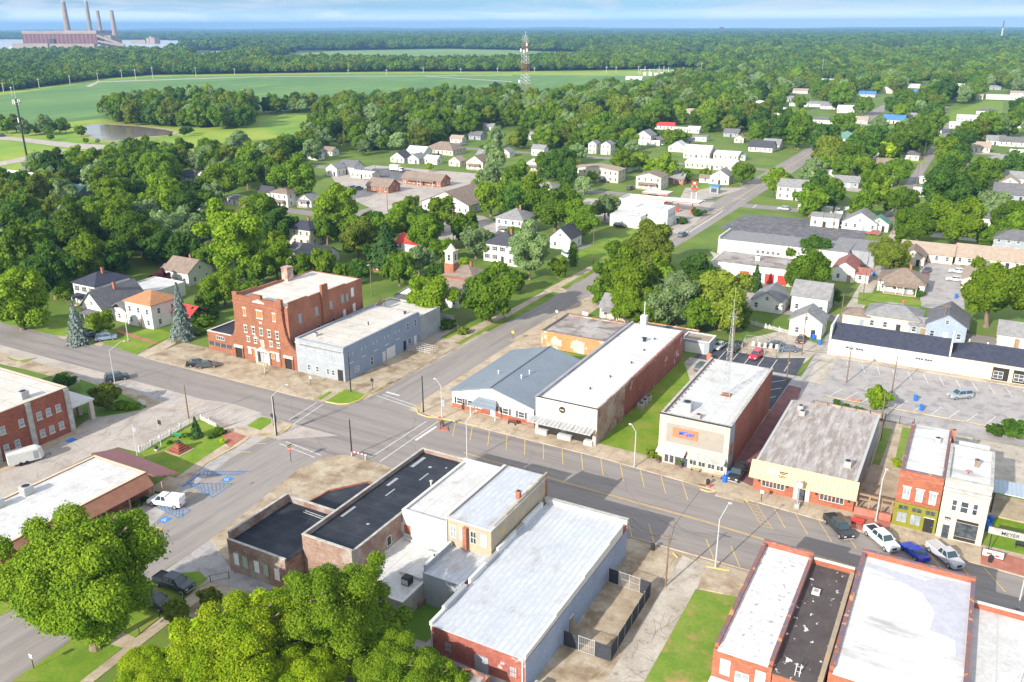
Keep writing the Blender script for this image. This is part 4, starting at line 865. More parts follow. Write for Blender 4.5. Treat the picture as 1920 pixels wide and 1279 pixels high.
for (u0, u1, mm) in ((-41.5, -36.6, 'pale_metal'), (-36.2, -29.9, 'grimy_stone')):
    a = MB(); a.add([(u0, 126.0, 2.75), (u1, 126.0, 2.75), (u1, 127.64, 3.35), (u0, 127.64, 3.35), (u0, 126.0, 2.6), (u1, 126.0, 2.6), (u1, 127.64, 3.2), (u0, 127.64, 3.2)],
                    [(0, 1, 2, 3), (7, 6, 5, 4), (0, 4, 5, 1), (1, 5, 6, 2), (2, 6, 7, 3), (3, 7, 4, 0)]); a.build('awning', M[mm], t)
MB().box(-29.9, 126.1, 0.13, -29.75, 126.25, 2.7).build('post', M['white'], t)
for i in range(16): MB().box(-40.9, 130+i*1.75, 8.58, -40.7, 130.2+i*1.75, 8.7).build('roof_bolt', M['dark'], t)
ac_unit('grey slant-sided fan housing on the beige office roof', -38.3, 131.9, 8.585, 1.7, m='grey_metal')
ac_unit('small brick-coloured vent box near the front of the beige office roof', -35.6, 129.7, 8.585, .8, m='sh_tan')
tm = thing('radio_mast', 'thin lattice radio mast rising from the beige office roof', 'radio mast', (-34.2, 141.5, 8.58))
mm = MB(); x, y = -34.2, 141.5
for a, b in ((-.7, -.6), (.7, -.6), (0, .7)): mm.tube((x+a, y+b, 8.58), (x+a*.16, y+b*.16, 24), .045, .03, 5)
L3 = [(-.7, -.6), (.7, -.6), (0, .7)]
for k in range(16):
    z = 8.9+k*.95; s = 1-.84*(z-8.58)/15.4; s2 = 1-.84*(z+.95-8.58)/15.4
    for i in range(3):
        p, q = L3[i], L3[(i+1) % 3]; mm.tube((x+p[0]*s, y+p[1]*s, z), (x+q[0]*s, y+q[1]*s, z), .024, n=4); mm.tube((x+p[0]*s, y+p[1]*s, z), (x+q[0]*s2, y+q[1]*s2, z+.95), .02, n=4)
mm.build('lattice', M['grey_metal'], tm); am = MB(); am.tube((x, y, 24), (x, y, 28.5), .035, .02, 5); am.tube((x-.9, y, 23.2), (x+.9, y, 23.2), .03); am.build('antenna', M['pale_metal'], tm)
MB().box(x-.9, y-.8, 8.581, x+.9, y+.9, 8.66).build('base', M['rust'], tm)

# long white-roofed hall
t, B = flat('hall_building', 'long white-roofed hall with cream front, striped awning and brick sides', 'hall', -65.2, 128.4, -53.2, 176.2, 6.9, 'brick_side', 'stained_roof', pd=.35, sides='SEW', coping=None)
panel(t, B, 'S', -65.25, -53.15, .1, 7.0, 'cream', 'facade', th=.3)
panel(t, B, 'E', 141.5, 176.2, 0, 6.3, 'brick_back', 'bare_brick_side', th=.04)
MB().box(-65.45, 128.1, 6.92, -64.9, 176.2, 7.1).build('coping', M['lightpaint'], t); MB().box(-65.3, 128.0, 7.002, -53.1, 128.35, 7.08).build('coping', M['dark'], t)
for i in range(30): MB().box(-53.4, 146+i*1.0, 6.905, -53.0, 146.42+i*1.0, 7.02).build('parapet_cap', M['brick_back'], t)
Bh = (-65.25, 128.1, -53.15, 176)
b_ = MB(); b_.cyl(-59.9, 0, 0, 0.06, .62, n=20)
b_.v = [(a, 128.08-c, 5.5+b) for a, b, c in b_.v]; sg = b_.build('round_sign', M['dark'], t)
wtext('NBS', .42, -59.9, 128.0, 5.35, 'S', 'board', t)
aw = MB(); aw.add([(-66.0, 125.9, 2.9), (-53.4, 125.9, 2.9), (-53.4, 128.09, 3.15), (-66.0, 128.09, 3.15), (-66.0, 125.9, 2.75), (-53.4, 125.9, 2.75), (-53.4, 128.09, 3.0), (-66.0, 128.09, 3.0)], [(0, 1, 2, 3), (7, 6, 5, 4), (0, 4, 5, 1), (1, 5, 6, 2), (2, 6, 7, 3), (3, 7, 4, 0)])
aw.build('awning', mat('striped_awning', (0.45, 0.46, 0.46), (0.4, 0.41, 0.41), s=1, wave=('X', .8, (0.25, 0.26, 0.27))), t)
for u in (-64.6, -62.2, -59.7, -57, -54.6): MB().tube((u, 126.1, 2.95), (u+.5, 128.1, 4.9), .03, n=5).build('awning_rod', M['dark'], t)
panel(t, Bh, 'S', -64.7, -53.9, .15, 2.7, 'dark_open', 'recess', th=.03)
for u0, u1 in ((-64.8, -62.6), (-60.4, -57.8), (-55.2, -53.6)): panel(t, Bh, 'S', u0, u1, .13, .95, 'white', 'planter_wall', th=.9)
door(t, Bh, 'S', -59.6, .95, 2.2, 'glass', z=.96, name='glass_door'); panel(t, Bh, 'S', -53.6, -53.15, .1, 2.75, 'cream', 'pier', th=.35)
for i, (u, v) in enumerate(((-56.6, 160.5), (-56.3, 152.6), (-57.2, 143.7), (-58.2, 136.5), (-57, 168))): vent('short dark pipe vent on the long white hall roof', u, v, 6.6, group='pipe vents on the long white hall roof', m='dark', h=.35)
vent('tall square dark vent at the rear of the long white hall roof', -58.6, 166, 6.6, m='dark', r=.35, h=.8)
for k in range(3): ac_unit(['nearest', 'middle', 'farthest'][k]+' of three pale condensers on the grass beside the white hall', -51.8, 146.8+k*2.0, .1, 1.15, group='condensers beside the white hall')
# gabled slate-blue metal roof shop
X0, Y0, X1, Y1 = -84.5, 130.0, -66.6, 154.6
t = thing('shop_building', 'low white corner shop with slate-blue metal gable roof and dark shutters', 'shop', (-75.5, 142, 0)); keep(X0-2, Y0-2, X1+1, Y1+2)
B = (X0, Y0, X1, Y1); pent_wall(t, B, .02, 3.5, 5.9, 'y', 'white'); gable_roof(t, B, 3.55, 5.95, 'y', 'blue_metal_roof', oh=.5)
for u0, u1 in ((-84.45, -77.8), (-74.2, -66.65)): panel(t, B, 'S', u0, u1, .1, .95, 'brick_shop', 'brick_base', th=.1)
panel(t, B, 'E', 130, 154.6, .02, 3.4, 'lightpaint', 'side_wall', th=.03)
for u in (-82.8, -80.4, -72.6, -69.2): 
    win(t, B, 'S', u, 1.1, 1.3, 1.2); 
    for s in (-1, 1): panel(t, B, 'S', u+s*.95-.17, u+s*.95+.17, 1.05, 2.35, 'shutter', 'shutter')
MB().box(-75.65, 129.4, 5.97, -75.4, 155.1, 6.22).build('ridge_cap', M['sh_mid'], t)
panel(t, B, 'S', -77.8, -74.2, .1, 2.3, 'brick_hosp', 'entrance_recess', th=.02); door(t, (X0, Y0-.03, X1, Y1), 'S', -75.4, 1.0, 2.1, 'white', z=.14)
a = MB(); x0, x1 = -79.4, -73.6; a.add([(x0, 127.9, 2.45), (x1, 127.9, 2.45), (x1-.9, 129.95, 3.5), (x0+.9, 129.95, 3.5), (x0, 127.9, 2.3), (x1, 127.9, 2.3), (x1-.9, 129.95, 2.3), (x0+.9, 129.95, 2.3)], [(0, 1, 2, 3), (7, 6, 5, 4), (0, 4, 5, 1), (1, 5, 6, 2), (2, 6, 7, 3), (3, 7, 4, 0)]); a.build('porch_roof', M['blue_metal_roof'], t)
for u in (x0+.2, x1-.2): MB().box(u-.07, 128, .13, u+.07, 128.15, 2.3).build('post', M['white'], t)
for u, v, l in ((-74.0, 139, 'first'), (-73.2, 142.5, 'second')): pass
for u, v in ((-73.2, 137.5), (-73.0, 140.5), (-78.5, 137.8)): vent('thin white pipe vent standing on the slate-blue gable roof', u, v, 5.95-abs(u+75.5)*.268, group='vent pipes on the slate-blue roof', m='white', h=.9)
# weathered orange brick store behind
t, B = flat('brick_store', 'low crumbling orange brick store with stained grey flat roof', 'store', -84.5, 168.6, -68.6, 182.8, 4.0, 'brick_orange', 'old_roof', pd=.3, coping='sh_mid')
panel(t, B, 'S', -75.5, -73.6, 0, 2.9, 'grimy_stone', 'blocked_door', th=.04); win(t, B, 'S', -80, 1, 1.2, 1.4, pane='board')
t, B = flat('brick_store', 'roofless-looking low brick shed with grey roof behind the long white hall', 'shed', -68.3, 184, -53.5, 190, 2.6, 'brick_orange', 'sh_mid', pd=.25)
door(t, B, 'S', -60, m='dark')
chs = thing('chimney_stack', 'square white chimney stack behind the long white hall', 'chimney', (-63.2, 178.2, 0)); MB().box(-63.9, 177.5, 0, -62.5, 178.9, 8.2).build('shaft', M['white'], chs); MB().cyl(-63.2, 178.2, 8.2, 11.5, .13).build('flue', M['pale_metal'], chs)
# broad shop with yellow ribbed awning
t, B = flat('shop_building', 'single-storey shop with streaky grey roof and long yellow ribbed canopy', 'shop', -24.9, 126.2, -9.7, 153.4, 5.2, 'lightpaint', 'grey_roof', pd=.25, sides='EW', pt=.3, coping='pale_metal', hs={'W': 5.0})
GS = t
panel(t, B, 'S', -24.9, -9.7, .1, 5.0, 'brick_shop', 'brick_front', th=.3)
a = MB(); a.add([(-25.4, 124.3, 2.9), (-9.3, 124.3, 2.9), (-9.3, 125.88, 5.35), (-25.4, 125.88, 5.35), (-25.4, 124.4, 2.85), (-9.3, 124.4, 2.85), (-9.3, 126.1, 5.25), (-25.4, 126.1, 5.25)], [(0, 1, 2, 3), (7, 6, 5, 4), (0, 4, 5, 1), (1, 5, 6, 2), (2, 6, 7, 3), (3, 7, 4, 0)])
aw = a.build('canopy', M['awning'], t)
Bg = (-24.9, 125.9, -9.7, 153)
for u in (-21.8, -12.9):
    win(t, Bg, 'S', u, 1.0, 3.6, 1.5, bars=5, sill='brick_shop', mun=0)
    wtext('HHHH', .8, u, 125.84, 1.4, 'S', 'brickpave', t, depth=.01)
panel(t, Bg, 'S', -18.6, -16.2, .15, 2.5, 'white', 'door_surround', th=.1); door(t, (-24.9, 125.8, -9.7, 153), 'S', -17.4, 1.1, 2.2, 'glass', z=.15, name='glass_door')
for u in (-24.0, -19.6, -15.2, -10.4): panel(t, Bg, 'S', u-.15, u+.15, 1.7, 2.2, 'dark', 'wall_lamp', th=.2)
lg = MB(); 
for cx_, cz, w_, h_ in ((-20.4, 4.45, 1.5, .16), (-20.4, 4.25, .8, .12), (-20.4, 3.95, 1.3, .1), (-20.4, 3.78, .9, .08)):
    y_ = 124.3+(cz-2.9)*.645-.04; lg.box(cx_-w_/2, y_-.05, cz-h_/2, cx_+w_/2, y_+.02, cz+h_/2)
lg.build('painted_logo', M['dark'], t)
lg = MB(); lg.box(-22.6, 125.05, 3.75, -20.9, 125.3, 4.6); lg.build('painted_logo', M['board_white'], t)
ac_unit('dark condenser at the left rear corner of the streaky grey roof', -22.6, 149.4, 5.03, .95, m='grey_metal', group='roof condensers on the streaky grey roof')
ac_unit('second dark condenser just in front of the rear one on the streaky grey roof', -21.9, 147.2, 5.03, .95, m='grey_metal', group='roof condensers on the streaky grey roof')
ac_unit('square grey air handler near the front right of the streaky grey roof', -11.8, 131.0, 5.03, 1.1, m='grey_metal')
# red brick and olive shop
t, B = flat('shop_building', 'two-storey coral brick shop with olive painted ground floor', 'shop', -4.1, 125.4, 1.75, 144.0, 9.2, 'brick_back', 'stained_roof', pd=.6, coping='coping', sides='SEW')
panel(t, B, 'S', -4.1, 1.75, 4.0, 9.15, 'brick_shop', 'facade', th=.12); panel(t, B, 'S', -4.1, 1.75, .1, 3.95, 'olive', 'shopfront', th=.2)
Bq = (-4.1, 125.28, 1.75, 144); Bs = (-4.1, 125.2, 1.75, 144)
panel(t, Bq, 'S', -4.1, 1.75, 8.2, 8.6, 'brick', 'cornice', th=.15)
for u in (-2.8, -1.05, .7): win(t, Bq, 'S', u, 4.7, .95, 1.9, pane='blind', bars=1, mun=0, hood='cream', sill='brick_shop')
for u in (-2.9, -1.05, .75):
    win(t, Bs, 'S', u, 2.9, 1.35, .8, fr='olive', bars=1, mun=0)
for u in (-2.9, -1.05): win(t, Bs, 'S', u, .75, 1.45, 1.8, fr='olive', pane='blind', bars=1, mun=0)
door(t, Bs, 'S', .75, 1.3, 2.3, 'dark_open', z=.14)
ac_unit('small grey roof unit on the white roof of the coral brick shop', 0, 138.7, 8.69, .8, m='grey_metal')
chimney(t, 2.0, 141.5, 5, 9.9, .5)
# white stone front shop
t, B = flat('shop_building', 'two-storey white stone shop with grimy cornice and arched windows', 'shop', 1.9, 125.0, 7.8, 137.0, 9.6, 'stone', 'stained_roof', pd=.6, coping='grimy_stone')
panel(t, B, 'S', 1.9, 7.8, .1, 9.5, 'stone', 'facade', th=.15); Bq = (1.9, 124.85, 7.8, 137)
panel(t, Bq, 'S', 1.85, 7.85, 7.9, 8.35, 'grimy_stone', 'cornice', th=.45); panel(t, Bq, 'S', 1.85, 7.85, 8.9, 9.72, 'grimy_stone', 'parapet_panel', th=.12); panel(t, Bq, 'S', 1.88, 7.82, 7.5, 7.7, 'stone', 'string_course', th=.2)
panel(t, Bq, 'S', 2.9, 6.9, 4.3, 4.55, 'stone', 'sill_course', th=.15)
for u, w_ in ((3.55, .7), (4.85, 1.05), (6.2, .7)): win(t, Bq, 'S', u, 4.75, w_, 1.8, mun=1, bars=0, hood='stone')
win(t, Bq, 'S', 3.05, 2.95, 1.0, .75, mun=0, pane='dark'); wtext('3AAD', .42, 3.05, 124.8, 3.1, 'S', 'white', t, depth=.02)
door(t, Bq, 'S', 3.05, .9, 2.2, 'glass', z=.14, name='glass_door'); panel(t, Bq, 'S', 4.2, 7.0, 3.2, 3.6, 'dark', 'sign_band', th=.06); win(t, Bq, 'S', 5.6, .9, 2.8, 2.2, fr='dark', mun=1, bars=1, pane='glass'); panel(t, Bq, 'S', 4.2, 7.0, .3, .8, 'dark', 'plinth', th=.06)
ck = chimney(t, 5.6, 131.8, 8.9, 10.0, .6, 'sh_brown')
d = thing('satellite_dish', 'small faded red satellite dish on the white stone shop roof', 'satellite dish', (4.6, 128.8, 9.08)); MB().cyl(4.6, 128.8, 9.08, 9.5, .05).build('mount', M['dark'], d)
q = MB(); q.cyl(4.6, 128.6, 9.5, 9.62, .2, .42, 14); q.build('bowl', mat('faded_red', (.5, .2, .2)), d)
t, B = flat('annex', 'low white flat-roofed rear annex behind the white stone shop', 'annex', 2.0, 137.15, 7.4, 145.5, 6.6, 'white', 'white_roof', pd=.3, coping='white')
# brick lodge with curved shoulders
X0, X1, Y0, Y1 = -141.3, -126.0, 130.6, 156.0
t = thing('lodge_building', 'tall orange brick lodge hall with curved shoulders and white roof', 'lodge hall', (-133.6, 143, 0)); keep(-151, 128, -124, 159)
MB().box(X0, Y0, 0, X1, Y1, 13.8).build('wall', M['brick_dark' if False else 'brick'], t)
r_ = MB(); r_.box(X0+.3, Y0+.3, 13.802, X1-.3, Y1-.3, 13.9); r_.build('roof', M['cream_roof'], t)
pp = MB()
for (a, b, z) in ((Y0+.3, 137, 14.9), (137, 144, 14.6), (144, 150, 14.35), (150, Y1, 14.1)):
    pp.box(X0, a, 13.8, X0+.3, b, z); pp.box(X1-.3, a, 13.8, X1, b, z)
pp.box(X0+.3, Y1-.3, 13.8, X1-.3, Y1, 14.0); pp.build('parapet', M['brick'], t)
# facade outline in the street plane
fz = [(-144.0, 0.1), (-144.0, 5.0), (-143.2, 5.5), (-142.6, 6.3), (-142.2, 7.4), (-142.0, 9.0), (-141.9, 11), (-141.9, 15.6), (-140.3, 15.6), (-140.2, 15.0), (-135.8, 14.9), (-135.7, 15.7), (-132.2, 15.7), (-132.1, 14.9), (-127.0, 15.0), (-126.9, 15.6), (-125.4, 15.6), (-125.4, 11.5), (-125.2, 9.6), (-124.8, 8.0), (-124.2, 6.6), (-123.4, 5.6), (-122.5, 5.0), (-121.9, 4.7), (-121.9, .1)]
sc = lambda p: (-133.2+(p[0]+133.0)*0.86-.35, p[1])
fz = [sc(p) for p in fz]
n = len(fz); fm = MB(); ya, yb = 129.9, 130.59
fm.add([(a, ya, b) for a, b in fz]+[(a, yb, b) for a, b in fz], [tuple(range(n))[::-1] if False else tuple(range(n)), tuple(range(n, 2*n))[::-1]]+[(i, n+i, n+(i+1) % n, (i+1) % n) for i in range(n)])
fm.build('facade', M['brick_lodge'], t)
lx, rx = fz[0][0], fz[-1][0]; Bl = (lx, ya, rx, Y1); cxl = (lx+rx)/2
panel(t, Bl, 'S', fz[6][0]+.05, fz[17][0]-.05, 13.4, 13.65, 'brick', 'cornice', th=.25)
q = MB(); 
for i in range(7): 
    w_ = [3.4, 3.4, 3.0, 2.4, 1.6, .9, .4][i]; q.box(cxl-w_/2, ya-.08, 14.0+i*.12, cxl+w_/2, ya, 14.12+i*.12-.002)
q.build('name_stone', M['cream'], t)
for u, w_ in ((-4.4, .8), (0, 1.7), (4.2, .8)): win(t, Bl, 'S', cxl+u, 10.6, w_, 1.7, fr='cream', pane='board_orange', mun=0, hood='cream', sill='cream')
for u in (-4.6, -2.3, 0, 2.3, 4.6): win(t, Bl, 'S', cxl+u, 6.7, .85, 1.5, hood='cream', sill='cream')
for u in (-4.1, -2.0, 2.6, 4.7): win(t, Bl, 'S', cxl+u, 4.6, .8, 1.05, hood='cream', sill='cream')
panel(t, Bl, 'S', cxl-.4, cxl+.4, 9.3, 9.8, 'cream', 'date_stone', th=.05)
panel(t, Bl, 'S', cxl-.5, cxl+.5, 4.0, 5.6, 'board', 'name_board', th=.06)
for s in (-1, 1):
    panel(t, Bl, 'S', cxl+s*3.4-1.3, cxl+s*3.4+1.3, 3.1, 3.35, 'cream', 'lintel', th=.12)
    win(t, Bl, 'S', cxl+s*3.4-.7, 1.6, .9, 1.45, pane='board_white' if s < 0 else 'board_orange', mun=0); win(t, Bl, 'S', cxl+s*3.4+.7, 1.3, .8, 1.7, pane='board_orange' if s < 0 else 'board_white', mun=0, fr='orange' if s < 0 else 'white')
    u = cxl+s*7.3
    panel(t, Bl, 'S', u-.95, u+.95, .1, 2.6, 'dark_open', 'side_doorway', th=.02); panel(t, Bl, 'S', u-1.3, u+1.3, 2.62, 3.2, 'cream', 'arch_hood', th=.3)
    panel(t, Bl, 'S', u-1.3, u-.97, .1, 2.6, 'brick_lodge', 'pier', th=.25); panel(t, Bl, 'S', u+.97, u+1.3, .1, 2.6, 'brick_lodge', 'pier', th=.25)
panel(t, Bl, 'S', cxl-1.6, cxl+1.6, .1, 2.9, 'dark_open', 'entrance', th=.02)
for u in (-1.75, 1.75): panel(t, Bl, 'S', cxl+u-.3, cxl+u+.3, .1, 2.9, 'cream', 'column', th=.5)
q = MB(); q.add([(cxl-2.3, ya-.6, 3.0), (cxl+2.3, ya-.6, 3.0), (cxl, ya-.6, 4.1), (cxl-2.3, ya-.01, 3.0), (cxl+2.3, ya-.01, 3.0), (cxl, ya-.01, 4.1)], [(0, 1, 2), (5, 4, 3), (0, 3, 4, 1), (1, 4, 5, 2), (2, 5, 3, 0)]); q.build('pediment', M['cream'], t)
door(t, (lx, ya-.03, rx, Y1), 'S', cxl+.5, .9, 2.2, 'white', z=.2); door(t, (lx, ya-.03, rx, Y1), 'S', cxl-.5, .9, 2.2, 'lightpaint', z=.2)
panel(t, Bl, 'S', cxl-1.5, cxl+1.5, .1, .35, 'concrete', 'step', th=1.0)
BE = (X0, Y0, X1, Y1)
for (v, z, w_, h_, p_) in ((134.2, 9.6, 1.0, 1.9, 'blind'), (139.6, 9.7, 1.0, 1.9, 'blind'), (140, 5.6, 1.0, 1.7, 'glass'), (144.5, 9.9, .9, 1.8, 'blind'), (145, 5.7, .8, 1.8, 'glass'), (148.6, 10.2, 1.0, 1.9, 'blind'), (150.3, 10.2, .8, 1.6, 'blind'), (152.3, 10.6, 1.0, 2.1, 'board_white'), (149.0, 6.7, .9, 1.6, 'board_white'), (152.6, 6.9, 1.0, 1.9, 'board_white'), (148.8, 5.3, .8, .9, 'glass')):
    win(t, BE, 'E', v, z, w_, h_, pane=p_, mun=1, fr='lightpaint' if p_ != 'board_white' else 'white', sill='lightpaint')
q = MB(); q.box(X1+.002, 141.2, 0, X1+.6, 143.2, 16.2); q.build('chimney', M['brick_lodge'], t)
q = MB(); q.box(X0-.3, 146, 0, X0+1.5, 148, 17.0).box(X0-.4, 145.9, 17.002, X0+1.6, 148.1, 17.2); q.build('chimney', M['brick_side'], t)
# little brick annex
t, B = flat('annex', 'small two-level brick annex with black roof left of the lodge hall', 'annex', -151.3, 130.6, -142.3, 143, 4.6, 'brick_lodge', 'black_roof', pd=.25, coping='white')
win(t, B, 'S', -147.2, 3.0, 2.6, .9, bars=3, mun=0); panel(t, B, 'S', -150.9, -143.9, 1.3, 2.2, 'glass', 'window_band', th=.04)
for u in (-149.2, -147.4, -145.6): panel(t, B, 'S', u-.06, u+.06, 1.3, 2.2, 'grey_metal', 'mullion', th=.07)
# painted blue-grey corner building
t, B = flat('shop_building', 'two-storey blue-grey painted corner building with pale roof', 'corner building', -123.9, 130.0, -110.9, 157.6, 7.6, 'bluepaint', 'cream_roof', pd=.35, coping='lightpaint', hs={'N': 7.2})
panel(t, B, 'S', -123.9, -110.9, .1, 7.55, 'lightpaint', 'facade', th=.12); Bj = (-122.5, 129.88, -110.9, 157.6)
panel(t, Bj, 'S', -123.9, -110.9, 6.75, 7.0, 'grimy_stone', 'cornice', th=.22); dn = MB()
for i in range(24): dn.box(-122.8+i*.49, 129.6, 6.5, -122.1+i*.49, 129.87, 6.74)
dn.build('dentils', M['lightpaint'], t)
for u in (-122.2, -119.8, -117.3): panel(t, Bj, 'S', u-.75, u+.75, 5.8, 6.0, 'white', 'lintel', th=.06); panel(t, Bj, 'S', u-.7, u+.7, 3.9, 4.05, 'white', 'sill', th=.08)
for u in (-114.6, -113.0, -111.7): panel(t, Bj, 'S', u-.5, u+.5, 3.9, 4.05, 'white', 'sill', th=.08)
for i in range(6):
    u = -115.0+i*.65; panel(t, Bj, 'S', u-.06, u+.06, 5.5, 6.1, 'white', 'bracket', th=.06)
for u in (-120.6, -118.3, -115.4, -114.0): win(t, Bj, 'S', u, 1.0, .8, 1.25)
panel(t, Bj, 'S', -112.8, -111.4, .12, 2.6, 'dark_open', 'corner_doorway', th=.02); panel(t, B, 'E', 130.5, 132.0, .12, 2.6, 'lightpaint', 'corner_doorway', th=.03)
win(t, B, 'E', 133.9, 1.0, 1.4, 1.3, pane='blind'); win(t, B, 'E', 139.0, .8, .9, 2.0); door(t, B, 'E', 143.4, 1.0, 2.2, 'white', z=.12)
panel(t, B, 'E', 144.4, 147.6, .12, 2.7, 'white', 'garage_door', th=.06); panel(t, B, 'E', 150.8, 151.8, .12, 2.4, 'dark_open', 'doorway', th=.03)
for v in (152.8, 155.8): win(t, B, 'E', v, 4.6, .8, 1.7)
win(t, B, 'E', 153.2, 1.2, 1.5, 1.2); win(t, B, 'E', 156.9, 1.2, .8, 1.2); door(t, B, 'E', 155.5, .9, 2.1, 'white', z=.12)
for v in (132.2, 136.5, 140.6, 144.6, 148.7): panel(t, B, 'E', v-.7, v+.7, 3.6, 3.75, 'white', 'sill', th=.08); panel(t, B, 'E', v-.75, v-.6, 5.2, 5.8, 'white', 'bracket', th=.06); panel(t, B, 'E', v+.6, v+.75, 5.2, 5.8, 'white', 'bracket', th=.06)
vent('dark stub vent in the middle of the blue-grey building roof', -116, 145, 7.33, m='dark', h=.7); vent('round dark vent at the rear of the blue-grey building roof', -113.5, 155.5, 7.33, m='dark', r=.25)
ac_unit('round pale fan cowl by the lodge wall on the blue-grey building roof', -121.5, 133.8, 7.33, .8)
t, B = flat('annex', 'low white-roofed rear annex behind the lodge hall with rusty stair', 'annex', -125.9, 157.8, -111.0, 166.5, 6.4, 'lightpaint', 'cream_roof', pd=.3, coping='white')
q = MB()
for i in range(9): q.box(-124.6, 158.3+i*.3, 6.2+i*.17, -123.4, 158.55+i*.3, 6.26+i*.17)
for x_ in (-124.65, -123.35): q.tube((x_, 158.2, 7.2), (x_, 161, 8.7), .04); q.tube((x_, 158.2, 6.2), (x_, 161, 7.7), .06); q.tube((x_, 158.2, 6.2), (x_, 158.2, 7.2), .04); q.tube((x_, 161, 6.2), (x_, 161, 8.7), .04)
build1(q, 'fire_stair', M['rust'], 'rusty metal stair against the rear of the brick lodge', 'metal stair')
# hospital block on the left
t, B = flat('clinic_building', 'two-storey red brick block with pale pilasters and white roof at the left edge', 'clinic', -172, 62, -140.3, 88.0, 8.7, 'brick_hosp', 'cream_roof', pd=.25, coping='stone')
for v in (64.0, 73.6, 80.2, 87.6): panel(t, B, 'E', v-.45, v+.45, 0, 8.6, 'grimy_stone', 'pilaster', th=.3)
for k in (0, 1):
    for v in (66.5, 69, 71.5, 75.2, 77.2 if k == 0 else 78.6, 81.9, 83.7, 85.6): win(t, B, 'E', v, 1.4+k*3.4, .95, 1.4, sill='stone', pane='blind')
c = MB(); c.box(-149.7, 88.02, 3.9, -141.2, 93.4, 4.25); c.build('canopy', M['white'], t)
for (u, v) in ((-149.2, 92.8), (-141.8, 92.8), (-145.5, 92.8)): MB().box(u-.4, v-.4, .05, u+.4, v+.4, 3.895).build('canopy_column', M['stone'], t)
ac_unit('rusty grey roof unit near the edge of the red brick clinic roof', -143.0, 81.5, 8.53, 1.4, m='grey_metal')
# office with white roof and burgundy awnings
t, B = flat('office_building', 'low office with long white roof and burgundy metal awning at its end', 'office', -123.0+2, 40, -108.9, 78.4, 4.0, 'brick', 'white_roof', pd=.2, coping='board')
q = MB(); q.add([(-122.0, 78.42, 4.2), (-107.2, 78.42, 4.0), (-105.0, 81.6, 3.4), (-120.3, 82.4, 3.7)]+[(-122.0, 78.42, 3.9), (-107.2, 78.42, 3.7), (-105.0, 81.6, 3.1), (-120.3, 82.4, 3.4)], [(0, 1, 2, 3), (7, 6, 5, 4), (0, 4, 5, 1), (1, 5, 6, 2), (2, 6, 7, 3), (3, 7, 4, 0)]); q.build('end_awning', M['burgundy'], t)
q = MB(); q.add([(-108.85, 56, 3.9), (-108.85, 78.4, 3.9), (-106.2, 77.6, 2.9), (-106.2, 56, 2.9)]+[(-108.85, 56, 3.75), (-108.85, 78.4, 3.75), (-106.2, 77.6, 2.75), (-106.2, 56, 2.75)], [(0, 3, 2, 1), (4, 5, 6, 7), (0, 4, 7, 3), (1, 2, 6, 5), (2, 3, 7, 6)]); q.build('side_awning', M['rust_roof'], t)
for v in (57, 61, 65, 69, 73, 77.4): MB().box(-106.45, v-.1, .1, -106.25, v+.1, 2.75).build('post', M['wood'], t)
for v in (60, 64, 71, 75): win(t, B, 'E', v, .9, 1.6, 1.5, fr='dark')
door(t, B, 'E', 67.5, 1.1, 2.1, 'glass', z=.1); MB().box(-105.9, 78.6, .1, -105.7, 78.8, 3.1).build('post', M['wood'], t)
panel(t, B, 'E', 68.8, 69.8, 1.2, 2.0, 'board_white', 'notice_board', th=.05)
ac_unit('box-shaped roof unit near the left end of the long white office roof', -119.6, 61, 3.83, 1.5); ac_unit('second box-shaped roof unit on the long white office roof', -119.4, 65.5, 3.83, 1.5)
# ------------------------------------------------------------------ south side of the main street (near the drone)
t, B = flat('brick_building', 'long brick building with black roof and pale coping at the crossing', 'brick building', -71.9, 73.2, -63.6, 101.6, 6.9, 'brick_dark', 'black_roof', pd=.7, coping='grimy_stone', hs={'E': 6.6}, cm=.03)
for v, z in ((77, 3.4), (81, 3.7), (84.5, 4.2), (88.5, 4.3)): win(t, B, 'E', v, z-.4, 1.0, 1.5, pane='board' if v != 81 else 'dark', mun=0)
panel(t, B, 'E', 91, 101.5, 0, 6.5, 'brick', 'bare_brick_side', th=.03)
for u, v in ((-69, 96), (-67.3, 92.5), (-70.3, 88)): pass
q = MB(); 
for u, v, w_, d_ in ((-70.8, 96.5, .6, 3.5), (-70.6, 90, .5, 2.5), (-68.2, 97.5, .5, .5), (-67.2, 93.6, .22, 2.4), (-68.9, 87.5, .22, 2.2), (-65.8, 98.6, .3, .3), (-71.0, 80, .4, 3), (-66.6, 80, .4, .4)): q.box(u, v, 6.281, u+w_, v+d_, 6.3)
q.build('roof_patches', M['grey_metal'], t)
vent('pale vent pipe near the brick side of the long black roof', -64.7, 93.2, 6.28, m='pale_metal', r=.16, h=.7)
t, B = flat('brick_building', 'lower brick building with black roof, ladder and boarded windows', 'brick building', -82.3, 69.8, -72.0, 82.0, 5.4, 'brick_dark', 'black_roof', pd=.9, coping='grimy_stone', hs={'W': 5.9, 'S': 4.9, 'E': 5.4}, sides='SNW', cm=.03)
for i, u in enumerate((-80.9, -79.3, -77.2, -75.6, -73.6)): win(t, B, 'S', u, 1.2, 1.1, 2.0, fr='brick_dark', pane='board_white' if i % 2 == 0 else 'board_green', mun=0)
ld = thing('ladder', 'pale metal ladder lying on the lower black roof', 'ladder', (-76, 80.6, 4.62)); q = MB()
for o_ in (0, .45): q.tube((-78.2, 80.4+o_, 4.66), (-73.4, 80.2+o_, 4.66), .04)
q.build('rail', M['pale_metal'], ld); q = MB()
for i in range(14): q.tube((-78+i*.34, 80.4-i*.013, 4.66), (-78+i*.34, 80.85-i*.013, 4.66), .025)
q.build('rung', M['pale_metal'], ld)
